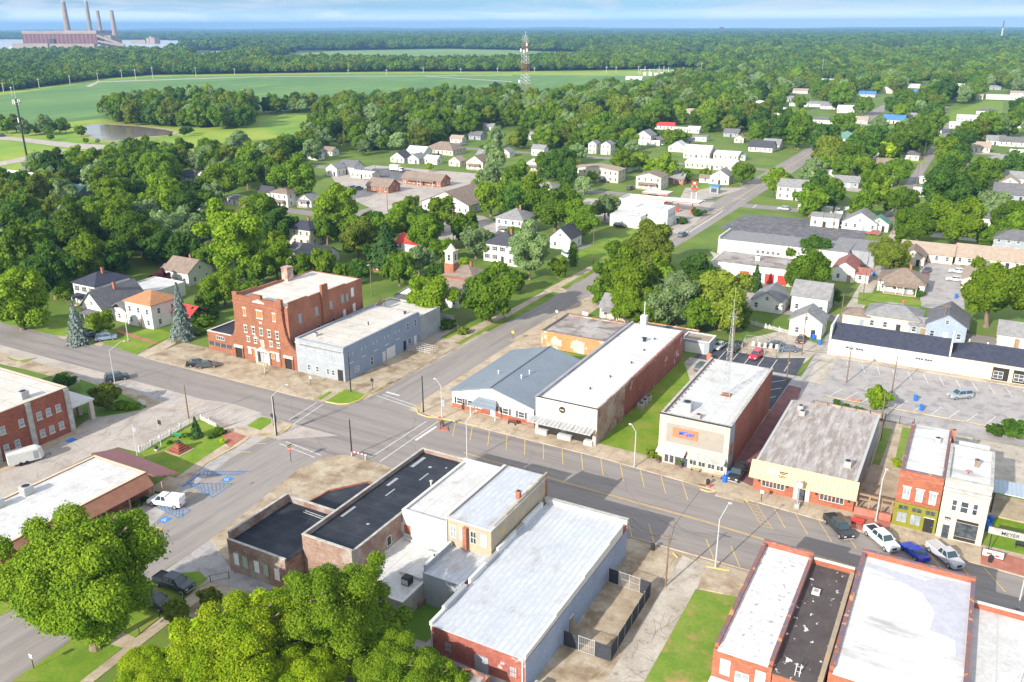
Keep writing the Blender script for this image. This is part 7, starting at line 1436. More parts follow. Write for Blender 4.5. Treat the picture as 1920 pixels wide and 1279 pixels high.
lamp(1189, 877, None, (-1.0, -.2), 'pale street lamp on the kerb beside the grass strip', h=8); lamp(829, 785, None, (-1.3, -.1), 'pale street lamp with banner at the corner of the blue metal roof shop', h=8, banner=True)
lamp(517, 815, None, (1.0, 3.0), 'pale street lamp beside the stop sign at the west corner', banner=True); lamp(216, 722, None, (1.0, 3.0), 'pale street lamp by the dark suv at the clinic lawn')
lamp(1642, 978, None, (.3, .9), 'white street lamp with angled head behind the white pickup', h=8.5); lamp(497, 700, None, (-2.2, .5), 'white street lamp in front of the lodge entrance', h=8); lamp(241, 640, None, (.2, -.4), 'white lamp post on the lawn of the orange-roofed house', h=8)
lamp(1908, 1142, None, (.2, .8), 'white street lamp at the far right edge of the main street', h=7)
def pole(px, py, h, label, m='dark', r=.12, cross=0, light=False, name='utility_pole', cat='utility pole', group=None):
    x, y, _ = G(px, py); t = thing(name, label, cat, (x, y, 0), group=group); MB().cyl(x, y, 0, h, r*1.2, r*.75, 8).build('pole', M[m], t)
    for k in range(cross): MB().box(x-1.1, y-.06, h-.5-k*.8, x+1.1, y+.06, h-.36-k*.8).build('crossarm', M['pole_wood'], t)
    if light: MB().box(x-.3, y-1.0, h-.15, x+.3, y-.2, h).box(x-.05, y-.25, h-.1, x+.05, y+.05, h-.02).build('floodlight', M['grey_metal'], t)
    return t
pole(658, 735, 8.5, 'black signal pole on the corner lawn by the blue-grey building', name='signal_pole', cat='pole'); pole(794, 773, 7.6, 'black signal pole at the east corner of the crossing', name='signal_pole', cat='pole'); pole(519, 817, 7.8, 'black signal pole at the west corner beside the lamp', name='signal_pole', cat='pole'); pole(660, 855, 7.0, 'black signal pole on the tan corner apron', name='signal_pole', cat='pole')
pole(1587, 718, 8.2, 'timber pole with twin floodlights left in the long car park', 'pole_wood', light=True); pole(1672, 737, 8.0, 'bare timber pole in the middle of the long car park', 'pole_wood'); pole(1474, 719, 8.5, 'timber pole with transformer beside the beige office lot', 'pole_wood', cross=1)
pole(354, 785, 7.0, 'dark timber pole by the memorial garden fence', 'pole_wood'); pole(1248, 1100, 8, 'timber pole with wires in the stained concrete yard', 'pole_wood', cross=1); pole(1372, 680, 12, 'tall timber pole behind the beige office', 'pole_wood'); pole(1503, 665, 10, 'timber pole beside the maroon car', 'pole_wood')
pole(1575, 608, 8, 'timber pole at the left end of the long dark roof', 'pole_wood'); pole(1763, 638, 9, 'timber pole behind the ridge near the blue cottage', 'pole_wood', cross=1); pole(1617, 565, 15, 'tall timber pole beside the gravel alley', 'pole_wood', cross=1); pole(1638, 510, 10, 'timber pole by the blue bin on the gravel alley', 'pole_wood'); pole(1112, 494, 11, 'timber pole on the clinic lawn beside the white cottage', 'pole_wood', cross=1)
pole(817, 1112, 6, 'dark vent pole at the rear of the ribbed white annex', 'dark'); pole(1652, 790, 6, 'short timber post in the shop garden', 'pole_wood'); pole(697, 555, 9, 'timber pole in the lodge back yard', 'pole_wood', light=True); pole(615, 460, 11, 'timber pole beside the cream hip-roofed house', 'pole_wood')
pole(850, 455, 12, 'timber pole in the pale yard behind the silver trees', 'pole_wood', cross=1); pole(705, 342, 13, 'timber light pole at the brick office car park', 'pole_wood'); pole(727, 397, 10, 'timber pole on the residential street bend', 'pole_wood'); pole(1259, 420, 9, 'timber pole on the petrol station verge', 'pole_wood'); pole(502, 355, 11, 'timber pole left of the brown-roofed house', 'pole_wood', cross=1)
pole(372, 375, 13, 'timber pole deep in the left trees', 'pole_wood', cross=1); pole(992, 275, 12, 'timber street pole under the lattice tower trees', 'pole_wood'); pole(1198, 325, 14, 'timber pole beyond the motel', 'pole_wood'); pole(1540, 440, 9, 'timber pole on the worn car park', 'pole_wood'); pole(1560, 450, 10, 'timber transformer pole on the worn car park', 'pole_wood', cross=1); pole(1673, 440, 10, 'timber pole right of the green-roofed cottage', 'pole_wood')
pole(1718, 350, 14, 'timber pole on the upper right lane', 'pole_wood', cross=1); pole(1730, 310, 12, 'farther timber pole on the upper right lane', 'pole_wood'); pole(1540, 145 if False else 150, 30, 'thin antenna mast in the far oaks', 'pale_metal', r=.2)
def wires(pts, label, r=.03):
    P = [Vector((*G(a, b)[:2], h)) for a, b, h in pts]; q = MB()
    for a, b in zip(P, P[1:]):
        for o in (-.9, .9):
            pr = a+Vector((o, 0, 0))
            for k in range(1, 9): t_ = k/8; c = a.lerp(b, t_)+Vector((o, 0, -1.1*4*t_*(1-t_))); q.tube(pr, c, r, n=3); pr = c
    build1(q, 'power_line', M['dark'], label, 'power line')
wires([(1575, 608, 7.6), (1617, 565, 14.5), (1638, 510, 9.5), (1673, 440, 9.6)], 'sagging power wires following the gravel alley northward')
wires([(1372, 680, 11.6), (1474, 719, 8.1), (1587, 718, 8), (1672, 737, 7.8)], 'power wires crossing from the beige office to the long car park')
wires([(1503, 665, 9.7), (1575, 608, 7.6), (1763, 638, 8.7)], 'power wires along the ridge of the long dark roof')
wires([(1112, 494, 10.6), (1259, 420, 8.6)], 'power wires over the green by the white cottage'); wires([(615, 460, 10.6), (727, 397, 9.6), (850, 455, 11.6)], 'power wires among the trees behind the lodge')
wires([(1248, 1100, 7.6), (1170, 1030, 5.4)], 'service wires from the yard pole to the big warehouse')
# signs
def stopsign(px, py, label, h=2.6, face=1, m='red', shape='oct', base=False):
    x, y, _ = G(px, py); t = thing('stop_sign' if shape == 'oct' and m == 'red' else 'road_sign', label, 'road sign', (x, y, .13)); MB().cyl(x, y, .13, h, .05).build('post', M['dark'], t)
    q = MB(); n_ = 8 if shape == 'oct' else 4; r_ = .45 if shape != 'sq' else .4
    a0 = R(22.5) if n_ == 8 else (0 if shape == 'dia' else R(45)); c = [(r_*math.cos(a0+2*math.pi*i/n_), r_*math.sin(a0+2*math.pi*i/n_)) for i in range(n_)]
    q.add([(x+a, y-.08, h-.3+b) for a, b in c]+[(x+a, y-.05, h-.3+b) for a, b in c], [tuple(range(n_)), tuple(range(n_, 2*n_))[::-1]]+[(i, n_+i, n_+(i+1) % n_, (i+1) % n_) for i in range(n_)]); o = q.build('sign_plate', M[m], t)
    if m == 'red' and face: text('STOP', .28, (x-x, -.1, h-.42-.13), 0, 'white', t, depth=.005, name='lettering')
    return t
stopsign(546, 868, 'red stop sign with green street name blades on the tan corner', h=3.0, m='red'); xx, yy, _ = G(546, 868); nb = thing('street_name_sign', 'green street name blade above the stop sign on the tan corner', 'street sign', (xx, yy, 3.0)); MB().box(xx-.6, yy-.02, 3.05, xx+.6, yy+.02, 3.25).build('blade', M['green'], nb); MB().box(xx-.02, yy-.6, 3.27, xx+.02, yy+.6, 3.47).build('blade', M['green'], nb)
stopsign(826, 806, 'red stop sign on the small red island by the parking bays'); stopsign(699, 732, 'dark back of a stop sign at the blue-grey building kerb', m='dark', face=0); stopsign(513, 800, 'dark back of a stop sign by the west corner lamp', m='dark', face=0)
stopsign(583, 722, 'small white sign on the pavement in front of the blue-grey building', m='white', shape='sq', face=0, h=2.0); stopsign(1427, 942, 'small white parking sign in front of the canopy shop', m='white', shape='sq', face=0, h=2.2); stopsign(962, 640, 'yellow diamond sign at the cross street kerb', m='yellow', shape='dia', face=0); stopsign(1044, 600, 'white back of a diamond sign up the cross street', m='white', shape='dia', face=0); stopsign(64, 1255, 'white sign on the lower left verge', m='white', shape='sq', face=0, h=2.2)
for px_, py_, lb in ((157, 640, 'small white notice in front of the blue spruce'), (268, 764, 'small white sign at the edge of the clinic lawn'), (1097, 596, 'white board sign behind the orange brick store')):
    x, y, _ = G(px_, py_); t = thing('notice_board', lb, 'sign', (x, y, 0)); MB().box(x-.8, y-.05, .7, x+.8, y+.02, 1.6).build('board', M['white'], t); MB().cyl(x-.7, y, 0, .7, .05).cyl(x+.7, y, 0, .7, .05).build('leg', M['dark'], t)
q = MB(); pts = [G(*p)[:2] for p in [(818, 807), (838, 800), (841, 809)]]; q.prism(pts, .02, .2); build1(q, 'traffic_island', M['redpave'], 'small red paved island beside the first parking bay', 'traffic island')
def can(px, py, label, m='dark', r=.33, h=1.0, name='litter_bin', cat='litter bin'):
    x, y, _ = G(px, py); t = thing(name, label, cat, (x, y, .13)); MB().cyl(x, y, .13, h, r*.85, r, 12).build('drum', M[m], t); MB().cyl(x, y, h+.002, h+.15, r*1.05, r*.5, 12).build('lid', M['dark'] if m == 'dark' else M[m], t)
can(1327, 910, 'dark litter bin on the kerb outside the beige office'); can(1224, 1032, 'dark litter bin on the stained concrete yard corner'); can(1856, 1055, 'dark litter bin on the right pavement'); can(1701, 981, 'small bright blue planter pot in front of the olive shopfront', 'blue', .35, .7, 'planter', 'planter')
for px_, py_, lb in ((1727, 770, 'blue wheelie bin by the shop garden fence'), (1716, 752, 'blue bin on the lane behind the shop garden'), (1525, 637, 'blue barrel beside the white outbuilding'), (1508, 628, 'small blue-green barrel under the outbuilding stair'), (1638, 518, 'blue bin on the gravel alley edge'), (1792, 560, 'round blue tank at the motel entrance'), (1537, 647, 'blue bin below the picket fence'), (1366, 897, 'blue bin against the beige office side'), (1358, 905, 'blue post box at the beige office corner'), (1847, 988, 'first blue barrel by the white stone shop'), (1856, 982, 'second blue barrel by the white stone shop'), (1851, 996, 'third blue barrel by the white stone shop')):
    can(px_, py_, lb, 'blue', .42, 1.2, 'barrel', 'bin')
can(1329, 675, 'orange box barrel behind the beige office', 'orange', .6, 1.4, 'barrel', 'bin')
def bench(px, py, label, m='grey_metal', rz=0, L=1.7, m2=None):
    x, y, _ = G(px, py); t = thing('bench', label, 'bench', (x, y, .13), rz); k = dict(world=False)
    MB().box(-L/2, -.25, .4, L/2, .2, .46).build('seat', M[m], t, **k); MB().box(-L/2, .2, .46, L/2, .25, .9).build('backrest', M[m2 or m], t, **k)
    for s in (-1, 1): MB().box(s*L*.42-.04, -.22, 0, s*L*.42+.04, .2, .4).build('leg', M['dark'], t, **k)
bench(960, 797, 'pinkish bench on the pavement in front of the slate-blue roof shop', 'plant_pink'); bench(1304, 884, 'left grey bench outside the beige office', 'concrete'); bench(1344, 897, 'right grey bench outside the beige office', 'concrete'); bench(1607, 984, 'low red bench in front of the brick planter wall', 'red'); bench(332, 822, 'green slatted bench in the memorial garden', 'green', R(8)); bench(1915, 1030, 'dark iron bench at the right edge pavement', 'dark')
def pot(px, py, label):
    x, y, _ = G(px, py); t = thing('flower_pot', label, 'plant pot', (x, y, .13)); MB().cyl(x, y, .13, .6, .3, .42, 12).build('pot', mat('pot_purple', (.25, .12, .2)), t)
    V, Fq = crown('round', 260, .2, 7, 8); V = V*np.array([.55, .55, .5])+np.array([0, 0, .35]); me = np_mesh('foliage', V, Fq, [M['leaf_bright']]); link_mesh('foliage', me, t)
pot(1234, 868, 'left purple pot with lime plant outside the beige office'); pot(1275, 878, 'right purple pot with lime plant outside the beige office'); pot(829, 800, 'dark pot with small shrub on the red island')
# street clock
x, y, _ = G(1494, 953); t = thing('street_clock', 'grey post clock with white dial in front of the canopy shop', 'street clock', (x, y, .13)); MB().box(x-.35, y-.35, .13, x+.35, y+.35, .9).build('plinth', M['grey_metal'], t); MB().cyl(x, y, .9, 3.6, .12, .09).build('post', M['grey_metal'], t)
q = MB(); q.box(x-.5, y-.22, 3.6, x+.5, y+.22, 4.6); hd = q.build('clock_head', M['grey_metal'], t)
q = MB(); q.cyl(0, 0, 0, .03, .4, n=20); q.v = [(x+a, y-.25+c, 4.1+b) for a, b, c in q.v]; q.build('dial', M['white'], t); q = MB(); q.box(x-.02, y-.27, 4.08, x+.02, y-.252, 4.4).box(x, y-.27, 4.08, x+.24, y-.252, 4.12); q.build('hand', M['dark'], t)
q = MB(); q.cyl(x, y, 4.602, 4.9, .25, .03, 8); q.build('finial', M['grey_metal'], t)
# pergola between the canopy shop and the coral shop
t = thing('pergola', 'brown timber pergola frame over the red planter wall', 'pergola', (-6.8, 126.2, .13)); q = MB()
for u in (-9.3, -7.6, -5.9, -4.4): MB().box(u-.12, 126.1, .13, u+.12, 126.3, 3.3).build('post', M['wood'], t)
for z_ in (3.3, 2.5): MB().box(-9.6, 126.0, z_, -4.2, 126.4, z_+.18).build('beam', M['wood'], t)
q = MB(); q.box(-9.5, 125.6, .13, -4.3, 126.0, 1.3); build1(q, 'planter_wall', M['redpave'], 'low red wall under the timber pergola', 'low wall')
# arch sign and banner by the lawn at the right
t = thing('arch_sign', 'dark iron arch with grey sign board over the lawn entrance', 'arch sign', (10.6, 123.2, .13)); 
for u in (8.7, 14.6): MB().cyl(u, 123.2, .13, 3.9, .07).build('post', M['dark'], t)
MB().box(8.2, 123.05, 3.5, 15, 123.3, 4.5).build('board', M['grimy_stone'], t); wtext('MEYER', .75, 10.9, 123.03, 3.7, 'S', 'dark', t, depth=.01); MB().tube((8, 123.15, 4.6), (15, 123.15, 4.75), .06).build('rail', M['dark'], t)
t = thing('banner', 'white fabric banner on the railing beside the white stone shop', 'banner', (9.3, 122.3, .13)); MB().box(8.0, 122.25, .35, 10.6, 122.3, 1.35).build('cloth', M['white'], t); MB().box(8.5, 122.22, .7, 9.2, 122.248, .95).box(9.6, 122.22, .55, 10.1, 122.248, .8).build('print', M['red'], t)
for u in (7.95, 10.65): MB().cyl(u, 122.3, .13, 1.5, .04).build('post', M['dark'], t)
# memorial garden
def picket(pts, label, h=1.0, m='white', step=.32, name='picket_fence'):
    x, y = pts[0]; t = thing(name, label, 'fence', (x, y, .1)); q = MB(); rl = MB()
    for a, b in zip(pts, pts[1:]):
        a, b = Vector(a), Vector(b); L = (b-a).length; n = int(L/step); d = (b-a).normalized()
        for i in range(n+1): p = a+(b-a)*i/n; q.box(p.x-.055, p.y-.055, .12, p.x+.055, p.y+.055, h+.12*math.sin(i*.5)**2)
        for z_ in (.35, h-.2): rl.tube((a.x, a.y, z_), (b.x, b.y, z_), .04, n=4)
        for i in range(0, n+1, 8): p = a+(b-a)*i/n; MB().box(p.x-.09, p.y-.09, .1, p.x+.09, p.y+.09, h+.35).build('post', M[m], t)
    q.build('pickets', M[m], t); rl.build('rail', M[m], t); return t
picket([G(*p)[:2] for p in [(262, 849), (300, 829), (355, 797)]], 'white picket fence along the memorial garden'); picket([G(*p)[:2] for p in [(378, 789), (406, 803)]], 'short white picket fence by the garden conifer')
picket([G(*p)[:2] for p in [(1400, 607), (1442, 618), (1484, 628)]], 'white rail fence in front of the white outbuilding')
g = G(337, 846); t = thing('monument', 'stepped red brick monument with dark bronze top in the memorial garden', 'monument', (g[0], g[1], .17)); MB().box(g[0]-1.9, g[1]-1.7, .17, g[0]+1.9, g[1]+1.7, .24).build('slab', M['concrete'], t)
for i, (s, z) in enumerate(((1.45, .5), (1.1, .85), (.8, 1.2), (.55, 1.5))): MB().box(g[0]-s, g[1]-s, .24 if i == 0 else [.5, .85, 1.2][i-1], g[0]+s, g[1]+s, z).build('step', M['brick_hosp'], t)
MB().sphere(g[0], g[1], 1.85, .55, .3, .35, 8, 6).build('bronze', M['dark'], t)
for px_, py_, lb in ((303, 843, 'white flagpole with dark flag in the memorial garden'), (258, 858, 'white flagpole with hanging flag at the garden fence end')):
    x, y, _ = G(px_, py_); t = thing('flagpole', lb, 'flagpole', (x, y, .17)); MB().cyl(x, y, .17, 6.2, .06, .04).build('pole', M['white'], t); MB().box(x, y-.02, 5.0, x+.9, y+.02, 5.8).build('flag', M['dark'] if px_ == 303 else M['lightpaint'], t); MB().sphere(x, y, 6.25, .09, .09, .09, 6, 4).build('finial', M['pale_metal'], t)
g = G(294, 846); t = thing('garden_cannon', 'small dark bell on stand in the memorial garden', 'bell', (g[0], g[1], .17)); MB().sphere(g[0], g[1], .75, .38, .38, .3, 8, 6).build('bell', M['dark'], t); MB().box(g[0]-.4, g[1]-.3, .17, g[0]+.4, g[1]+.3, .45).build('stand', M['grimy_stone'], t)
# ramps, rails, barriers
g = G(793, 658); t = thing('handrail', 'galvanised ramp rails beside the blue-grey building', 'handrail', (g[0], g[1], .1)); q = MB()
for o_ in (-1.6, -.6, .6, 1.6):
    for z_ in (.6, 1.1): q.tube((g[0]-2.8, g[1]+o_, z_), (g[0]+3.0, g[1]+o_, z_), .05)
    for i in range(5): q.tube((g[0]-2.8+i*1.45, g[1]+o_, .1), (g[0]-2.8+i*1.45, g[1]+o_, 1.1), .04)
q.build('rail', M['pale_metal'], t)
t = thing('barrier', 'white and red striped barrier at the tan corner', 'barrier', (*G(674, 859)[:2], .13)); x, y = t.location[0], t.location[1]
for i in range(8): MB().box(x-1.6+i*.4, y-.05, .8, x-1.2+i*.4-.002, y+.05, 1.05).build('stripe', M['white' if i % 2 else 'red'], t)
for s in (-1.5, 1.5): MB().box(x+s-.05, y-.3, .13, x+s+.05, y+.3, .85).build('leg', M['white'], t)
x, y, _ = G(1331, 915); t = thing('fire_hydrant', 'small red hydrant by the litter bin outside the beige office', 'fire hydrant', (x, y, .13)); MB().cyl(x, y, .13, .7, .13).cyl(x, y, .7, .85, .16, .03).build('body', M['red'], t); MB().box(x-.25, y-.06, .42, x+.25, y+.06, .55).build('outlet', M['red'], t)
MB().box(*G(1308, 911)[:2], .14, G(1308, 911)[0]+1.2, G(1308, 911)[1]+.7, .155).build('grate', M['rust'])['kind'] = 'structure'
# yard fences and odds and ends
def wirefence(pts, label, h=1.6, m='dark', infill=True):
    x, y = pts[0]; t = thing('wire_fence', label, 'fence', (x, y, 0)); 
    for a, b in zip(pts, pts[1:]):
        a, b = Vector(a), Vector(b); n = max(1, int((b-a).length/2.4)); q = MB()
        for i in range(n+1): p = a+(b-a)*i/n; MB().cyl(p.x, p.y, 0, h, .05, n=6).build('post', M[m], t)
        q.tube((a.x, a.y, h-.05), (b.x, b.y, h-.05), .025, n=4); q.tube((a.x, a.y, .15), (b.x, b.y, .15), .02, n=4)
        if infill:
            k = int((b-a).length/.35)
            for i in range(k): p = a+(b-a)*i/k; q.tube((p.x, p.y, .15), (p.x, p.y, h-.05), .012, n=3)
        q.build('mesh', M[m], t)
    return t
wirefence([(-24.6, 153.8), (-22.4, 163.3), (-9.5, 163.3), (-9.0, 154)], 'dark wire fence round the little garden behind the canopy shop'); wirefence([(-9.3, 163.2), (-4.4, 163.2), (-4.3, 146)], 'dark wire fence along the rear of the shop garden')
q = MB(); q.box(-22.3, 163.4, .05, -9.6, 163.8, 1.2); build1(q, 'brick_wall', M['brick_side'], 'low dark brick wall along the alley behind the garden', 'garden wall'); q = MB(); q.box(-24.9, 154, .05, -24.5, 163, 1.2); build1(q, 'brick_wall', M['brick_side'], 'low brick wall between the brick alley and garden', 'garden wall')
q = MB(); x, y, _ = G(1602, 755); q.add([(x, y, .5), (x-.9, y-.1, 1.0), (x-1.0, y, .5), (x-.6, y, .2), (x+.9, y-.1, 1.0), (x+1.0, y, .5), (x+.6, y, .2)]+[(x, y+.06, .5), (x-.9, y-.04, 1.0), (x-1.0, y+.06, .5), (x-.6, y+.06, .2), (x+.9, y-.04, 1.0), (x+1.0, y+.06, .5), (x+.6, y+.06, .2)], [(0, 1, 2, 3), (0, 6, 5, 4), (10, 9, 8, 7), (11, 12, 13, 7), (1, 8, 9, 2), (2, 9, 10, 3), (5, 12, 11, 4), (6, 13, 12, 5)]); build1(q, 'garden_ornament', M['orange'], 'orange butterfly ornament on the little garden lawn', 'garden ornament')
wirefence([G(*p)[:2] for p in [(1388, 662), (1398, 640), (1465, 648), (1455, 672), (1388, 662)]], 'wire compound fence round the white gas meters', 1.6, 'pale_metal')
for i in range(5): 
    x, y, _ = G(1412+i*11, 651+i*1.5); t = thing('gas_meter', 'white gas meter tank in the fenced compound', 'gas meter', (x, y, 0), group='gas meters in the wire compound'); MB().cyl(x, y, .4, 1.4, .35, n=10).build('tank', M['white'], t); MB().tube((x-.5, y, .3), (x+.5, y, .3), .08).build('pipe', M['white'], t)
t = thing('sleeper_stack', 'stack of rusty brown timbers behind the low white annex', 'timber stack', (*G(800, 1130)[:2], 0)); x, y = t.location[0], t.location[1]
for i in range(3):
    for k in range(3): MB().box(x-1.2+k*.45, y-1.6, i*.28, x-.85+k*.45, y+1.6, i*.28+.25).build('timber', M['wood'], t)
wf = [G(*p)[:2] for p in [(262, 1190), (300, 1160), (345, 1120), (395, 1092), (430, 1085)]]; wirefence(wf, 'thin dark wire fence along the lower left path', 1.1, infill=False)
picket([G(*p)[:2] for p in [(1560, 391), (1600, 396)]], 'white fence panel behind the semi truck', 1.4, step=.2); q = MB(); a, b = G(812, 598), G(850, 604); q.prism([(a[0], a[1]), (b[0], b[1]), (b[0], b[1]+.15), (a[0], a[1]+.15)], 0, 1.7); build1(q, 'board_fence', M['white'], 'white board fence by the blue-grey building yard', 'fence')
a, b = G(1772, 470), G(1800, 478); q = MB(); q.prism([(a[0], a[1]), (b[0], b[1]), (b[0], b[1]+.15), (a[0], a[1]+.15)], 0, 1.9); build1(q, 'board_fence', M['brick_orange'], 'orange-brown board fence between the motel blocks', 'fence')
# ------------------------------------------------------------------ towers and masts
def lattice(x, y, h, w0, w1, n, label, mats, cross=.09):
    t = thing('lattice_tower', label, 'radio tower', (x, y, 0)); q = MB(); legs = [(-1, -1), (1, -1), (1, 1), (-1, 1)]
    W_ = lambda z: (w0+(w1-w0)*z/h)/2
    for i in range(n):
        z0, z1 = h*i/n, h*(i+1)/n; a, b = W_(z0), W_(z1); mi = (i//3) % 2
        for k in range(4):
            p, r_ = legs[k], legs[(k+1) % 4]
            q.tube((x+p[0]*a, y+p[1]*a, z0), (x+p[0]*b, y+p[1]*b, z1), cross*1.6, n=4, mi=mi); q.tube((x+p[0]*a, y+p[1]*a, z0), (x+r_[0]*b, y+r_[1]*b, z1), cross, n=3, mi=mi); q.tube((x+r_[0]*a, y+r_[1]*a, z0), (x+p[0]*b, y+p[1]*b, z1), cross, n=3, mi=mi); q.tube((x+p[0]*b, y+p[1]*b, z1), (x+r_[0]*b, y+r_[1]*b, z1), cross, n=3, mi=mi)
    q.build('lattice', [M[m_] for m_ in mats], t); return t
g = G(985, 196); t = lattice(g[0], g[1], 62, 8.5, 3.4, 20, 'red and white lattice radio tower rising from the woods', ['grey_metal', 'rust'], .075)
for z_, dx_ in ((48, -3.2), (48, 3.2), (47, 0), (20, -5), (53, 3)): MB().box(g[0]+dx_-.7, g[1]-3.4, z_, g[0]+dx_+.7, g[1]-2.8, z_+2.6).build('antenna_panel', M['white'], t)
MB().cyl(g[0], g[1], 62, 66, .2).build('top_mast', M['pale_metal'], t)
g = G(55, 318); t = thing('cell_tower', 'dark leaning-looking guyed mast with white antennas at the left edge', 'mast', (g[0], g[1], 0)); MB().cyl(g[0], g[1], 0, 36, .55, .35).build('mast', M['dark'], t)
for k in range(6): a = k*math.pi/3; MB().box(g[0]+1.6*math.cos(a)-.2, g[1]+1.6*math.sin(a)-.2, 33.2, g[0]+1.6*math.cos(a)+.2, g[1]+1.6*math.sin(a)+.2, 35.6).build('antenna_panel', M['white'], t)
q = MB(); q.cyl(g[0], g[1], 34, 34.3, 1.8, n=12); q.build('platform', M['grey_metal'], t); MB().cyl(g[0], g[1], 36, 45, .12, .04).build('whip', M['pale_metal'], t); MB().box(g[0]-1.2, g[1]-.4, 24, g[0]-.5, g[1]+.3, 26.5).build('antenna_panel', M['white'], t)
g = G(1873, 95); t = lattice(g[0], g[1], 62*g[1]/3000+20, 3, 2, 12, 'thin white guyed mast far off in the right forest', ['white', 'plant_pink'], .35)
g = G(1352, 62); t = thing('water_tower', 'tiny pale water tower on the horizon', 'water tower', (g[0], g[1], 0)); k = g[1]/9000; MB().cyl(g[0], g[1], 0, 40*k, 8*k, 5*k).build('stem', M['white'], t); MB().sphere(g[0], g[1], 48*k, 26*k, 26*k, 13*k, 12, 8).build('tank', M['plant_pink'], t)
# power line along the levee
for i, (px_, py_, hpx) in enumerate(((7, 173, 18), (23, 181, 19), (74, 166, 19), (132, 159, 18), (184, 152, 16), (229, 147, 16), (255, 151, 21), (287, 148, 22), (368, 145, 19), (440, 140, 12), (653, 139, 9), (725, 142, 12), (794, 137, 11), (864, 137, 9), (933, 136, 9), (1002, 135, 9), (1137, 138, 13), (1155, 137, 12), (1197, 139, 15), (1315, 130, 12), (1345, 130, 12), (1370, 128, 14))):
    g = G(px_, py_); Z = PR(*g)[2]; h_ = hpx*Z/F; t = thing('transmission_pole', 'pale transmission pole standing on the levee by the soy field', 'power pole', (g[0], g[1], 0), group='transmission poles along the levee'); MB().cyl(g[0], g[1], 0, h_, .35, .25, 6).build('pole', M['pale_metal'], t); MB().box(g[0]-2.5, g[1]-.15, h_-2, g[0]+2.5, g[1]+.15, h_-1.6).build('crossarm', M['grey_metal'], t)
g0 = G(1240, 142)
t = thing('substation', 'pale electricity substation with gantries beyond the soy field', 'substation', (g0[0], g0[1], 0)); q = MB()
for i in range(16): u = g0[0]-34+i*5; MB().cyl(u, g0[1]+(i % 3)*7, 0, 9+4*(i % 4 == 1)+5*(i == 7), .35, n=5).build('gantry_post', M['pale_metal'], t)
for i in range(6): MB().box(g0[0]-34+i*12, g0[1]-.3, 8, g0[0]-24+i*12, g0[1]+.3, 8.6).build('gantry_beam', M['pale_metal'], t)
for i in range(5): MB().box(g0[0]-28+i*9, g0[1]-3, 0, g0[0]-23+i*9, g0[1], 4+(i % 2)).build('transformer', M['white'], t)
# ------------------------------------------------------------------ power station by the river
g = G(120, 92); g2 = G(186, 92); ax = Vector((g2[0]-g[0], g2[1]-g[1], 0)); W_ = ax.length/66*1.0
u = ax.normalized(); v = Vector((-u.y, u.x, 0)); px1 = ax.length/66.0   # metres per photo pixel
ps = thing('power_station', 'maroon and cream power station block beside the river', 'power station', (g[0], g[1], 0))
def slab(a, b, d0, d1, z0, z1, m, name):
    P = [Vector((g[0], g[1], 0))+u*(a-120)*px1+v*d0, Vector((g[0], g[1], 0))+u*(b-120)*px1+v*d0, Vector((g[0], g[1], 0))+u*(b-120)*px1+v*d1, Vector((g[0], g[1], 0))+u*(a-120)*px1+v*d1]
    return MB().prism([(p.x, p.y) for p in P], z0, z1).build(name, M[m], ps)
zp = lambda n: n*PR(*g)[2]/F
slab(45, 186, 0, 120, zp(8), zp(27), 'plant_pink', 'turbine_hall'); slab(45.5, 108, -.5, 121, zp(27), zp(32), 'plant_pale', 'roof_band'); slab(108, 185.5, -.5, 121, zp(27), zp(32.5), 'plant_pale', 'roof_band'); slab(31, 97, -20, -.6, 0, zp(10), 'plant_pale', 'low_wing'); slab(101, 184, -22, -.6, 0, zp(9.5), 'stack', 'low_wing'); slab(97, 106, -6, -.6, 0, zp(18), 'dark', 'loading_bay')
slab(188, 205, 20, 90, 0, zp(24), 'plant_pale', 'boiler_house'); slab(186.2, 188, 10, 100, 0, zp(28), 'lightpaint', 'lift_shaft'); slab(20, 34, -10, 20, 0, zp(4), 'grey_metal', 'low_shed')
for i, (a, d0, zt, r0, r1, lb) in enumerate(((114, 60, 83, 14, 8, 'tallest pale chimney at the left of the power station'), (157, 60, 83, 9, 6.5, 'slender pale second chimney of the power station'), (173, 70, 66, 9, 6, 'dark third chimney of the power station'), (205, 50, 66, 12, 7, 'rightmost banded chimney of the power station'))):
    p = Vector((g[0], g[1], 0))+u*(a-120)*px1+v*d0; t = thing('smokestack', lb, 'chimney', (p.x, p.y, 0), group='power station chimneys'); k = px1/2.2; H_ = zp(zt); MB().cyl(p.x, p.y, 0, H_, r0*k, r1*k, 16).build('shaft', M['stack' if i < 3 else 'plant_pale'], t); MB().cyl(p.x, p.y, H_+.05, H_+zp(1.6), r1*k*1.03, r1*k*1.03, 16).build('rim', M['grey_metal' if i < 2 else 'rust'], t)
q = MB(); a, b = Vector((g[0], g[1], 0))+u*66*px1, Vector((g[0], g[1], 0))+u*115*px1; q.tube((a.x, a.y, zp(24)), (b.x, b.y, zp(6)), 5, n=4); q.tube((a.x, a.y, zp(14)), (b.x, b.y, zp(5)), 4, n=4); q.build('coal_conveyor', M['plant_pale'], ps)
gs = G(283, 82)
t = thing('power_station_annex', 'pale industrial silos right of the power station', 'silos', (gs[0], gs[1], 0)); k = PR(*gs)[2]/F
for dx_, w_, h_ in ((-40, 30, 5), (-8, 8, 10), (0, 6, 13), (7, 8, 11), (-20, 10, 7)): MB().box(gs[0]+(dx_-w_/2)*k, gs[1], 0, gs[0]+(dx_+w_/2)*k, gs[1]+30, h_*k).build('silo', M['plant_pale'], t)
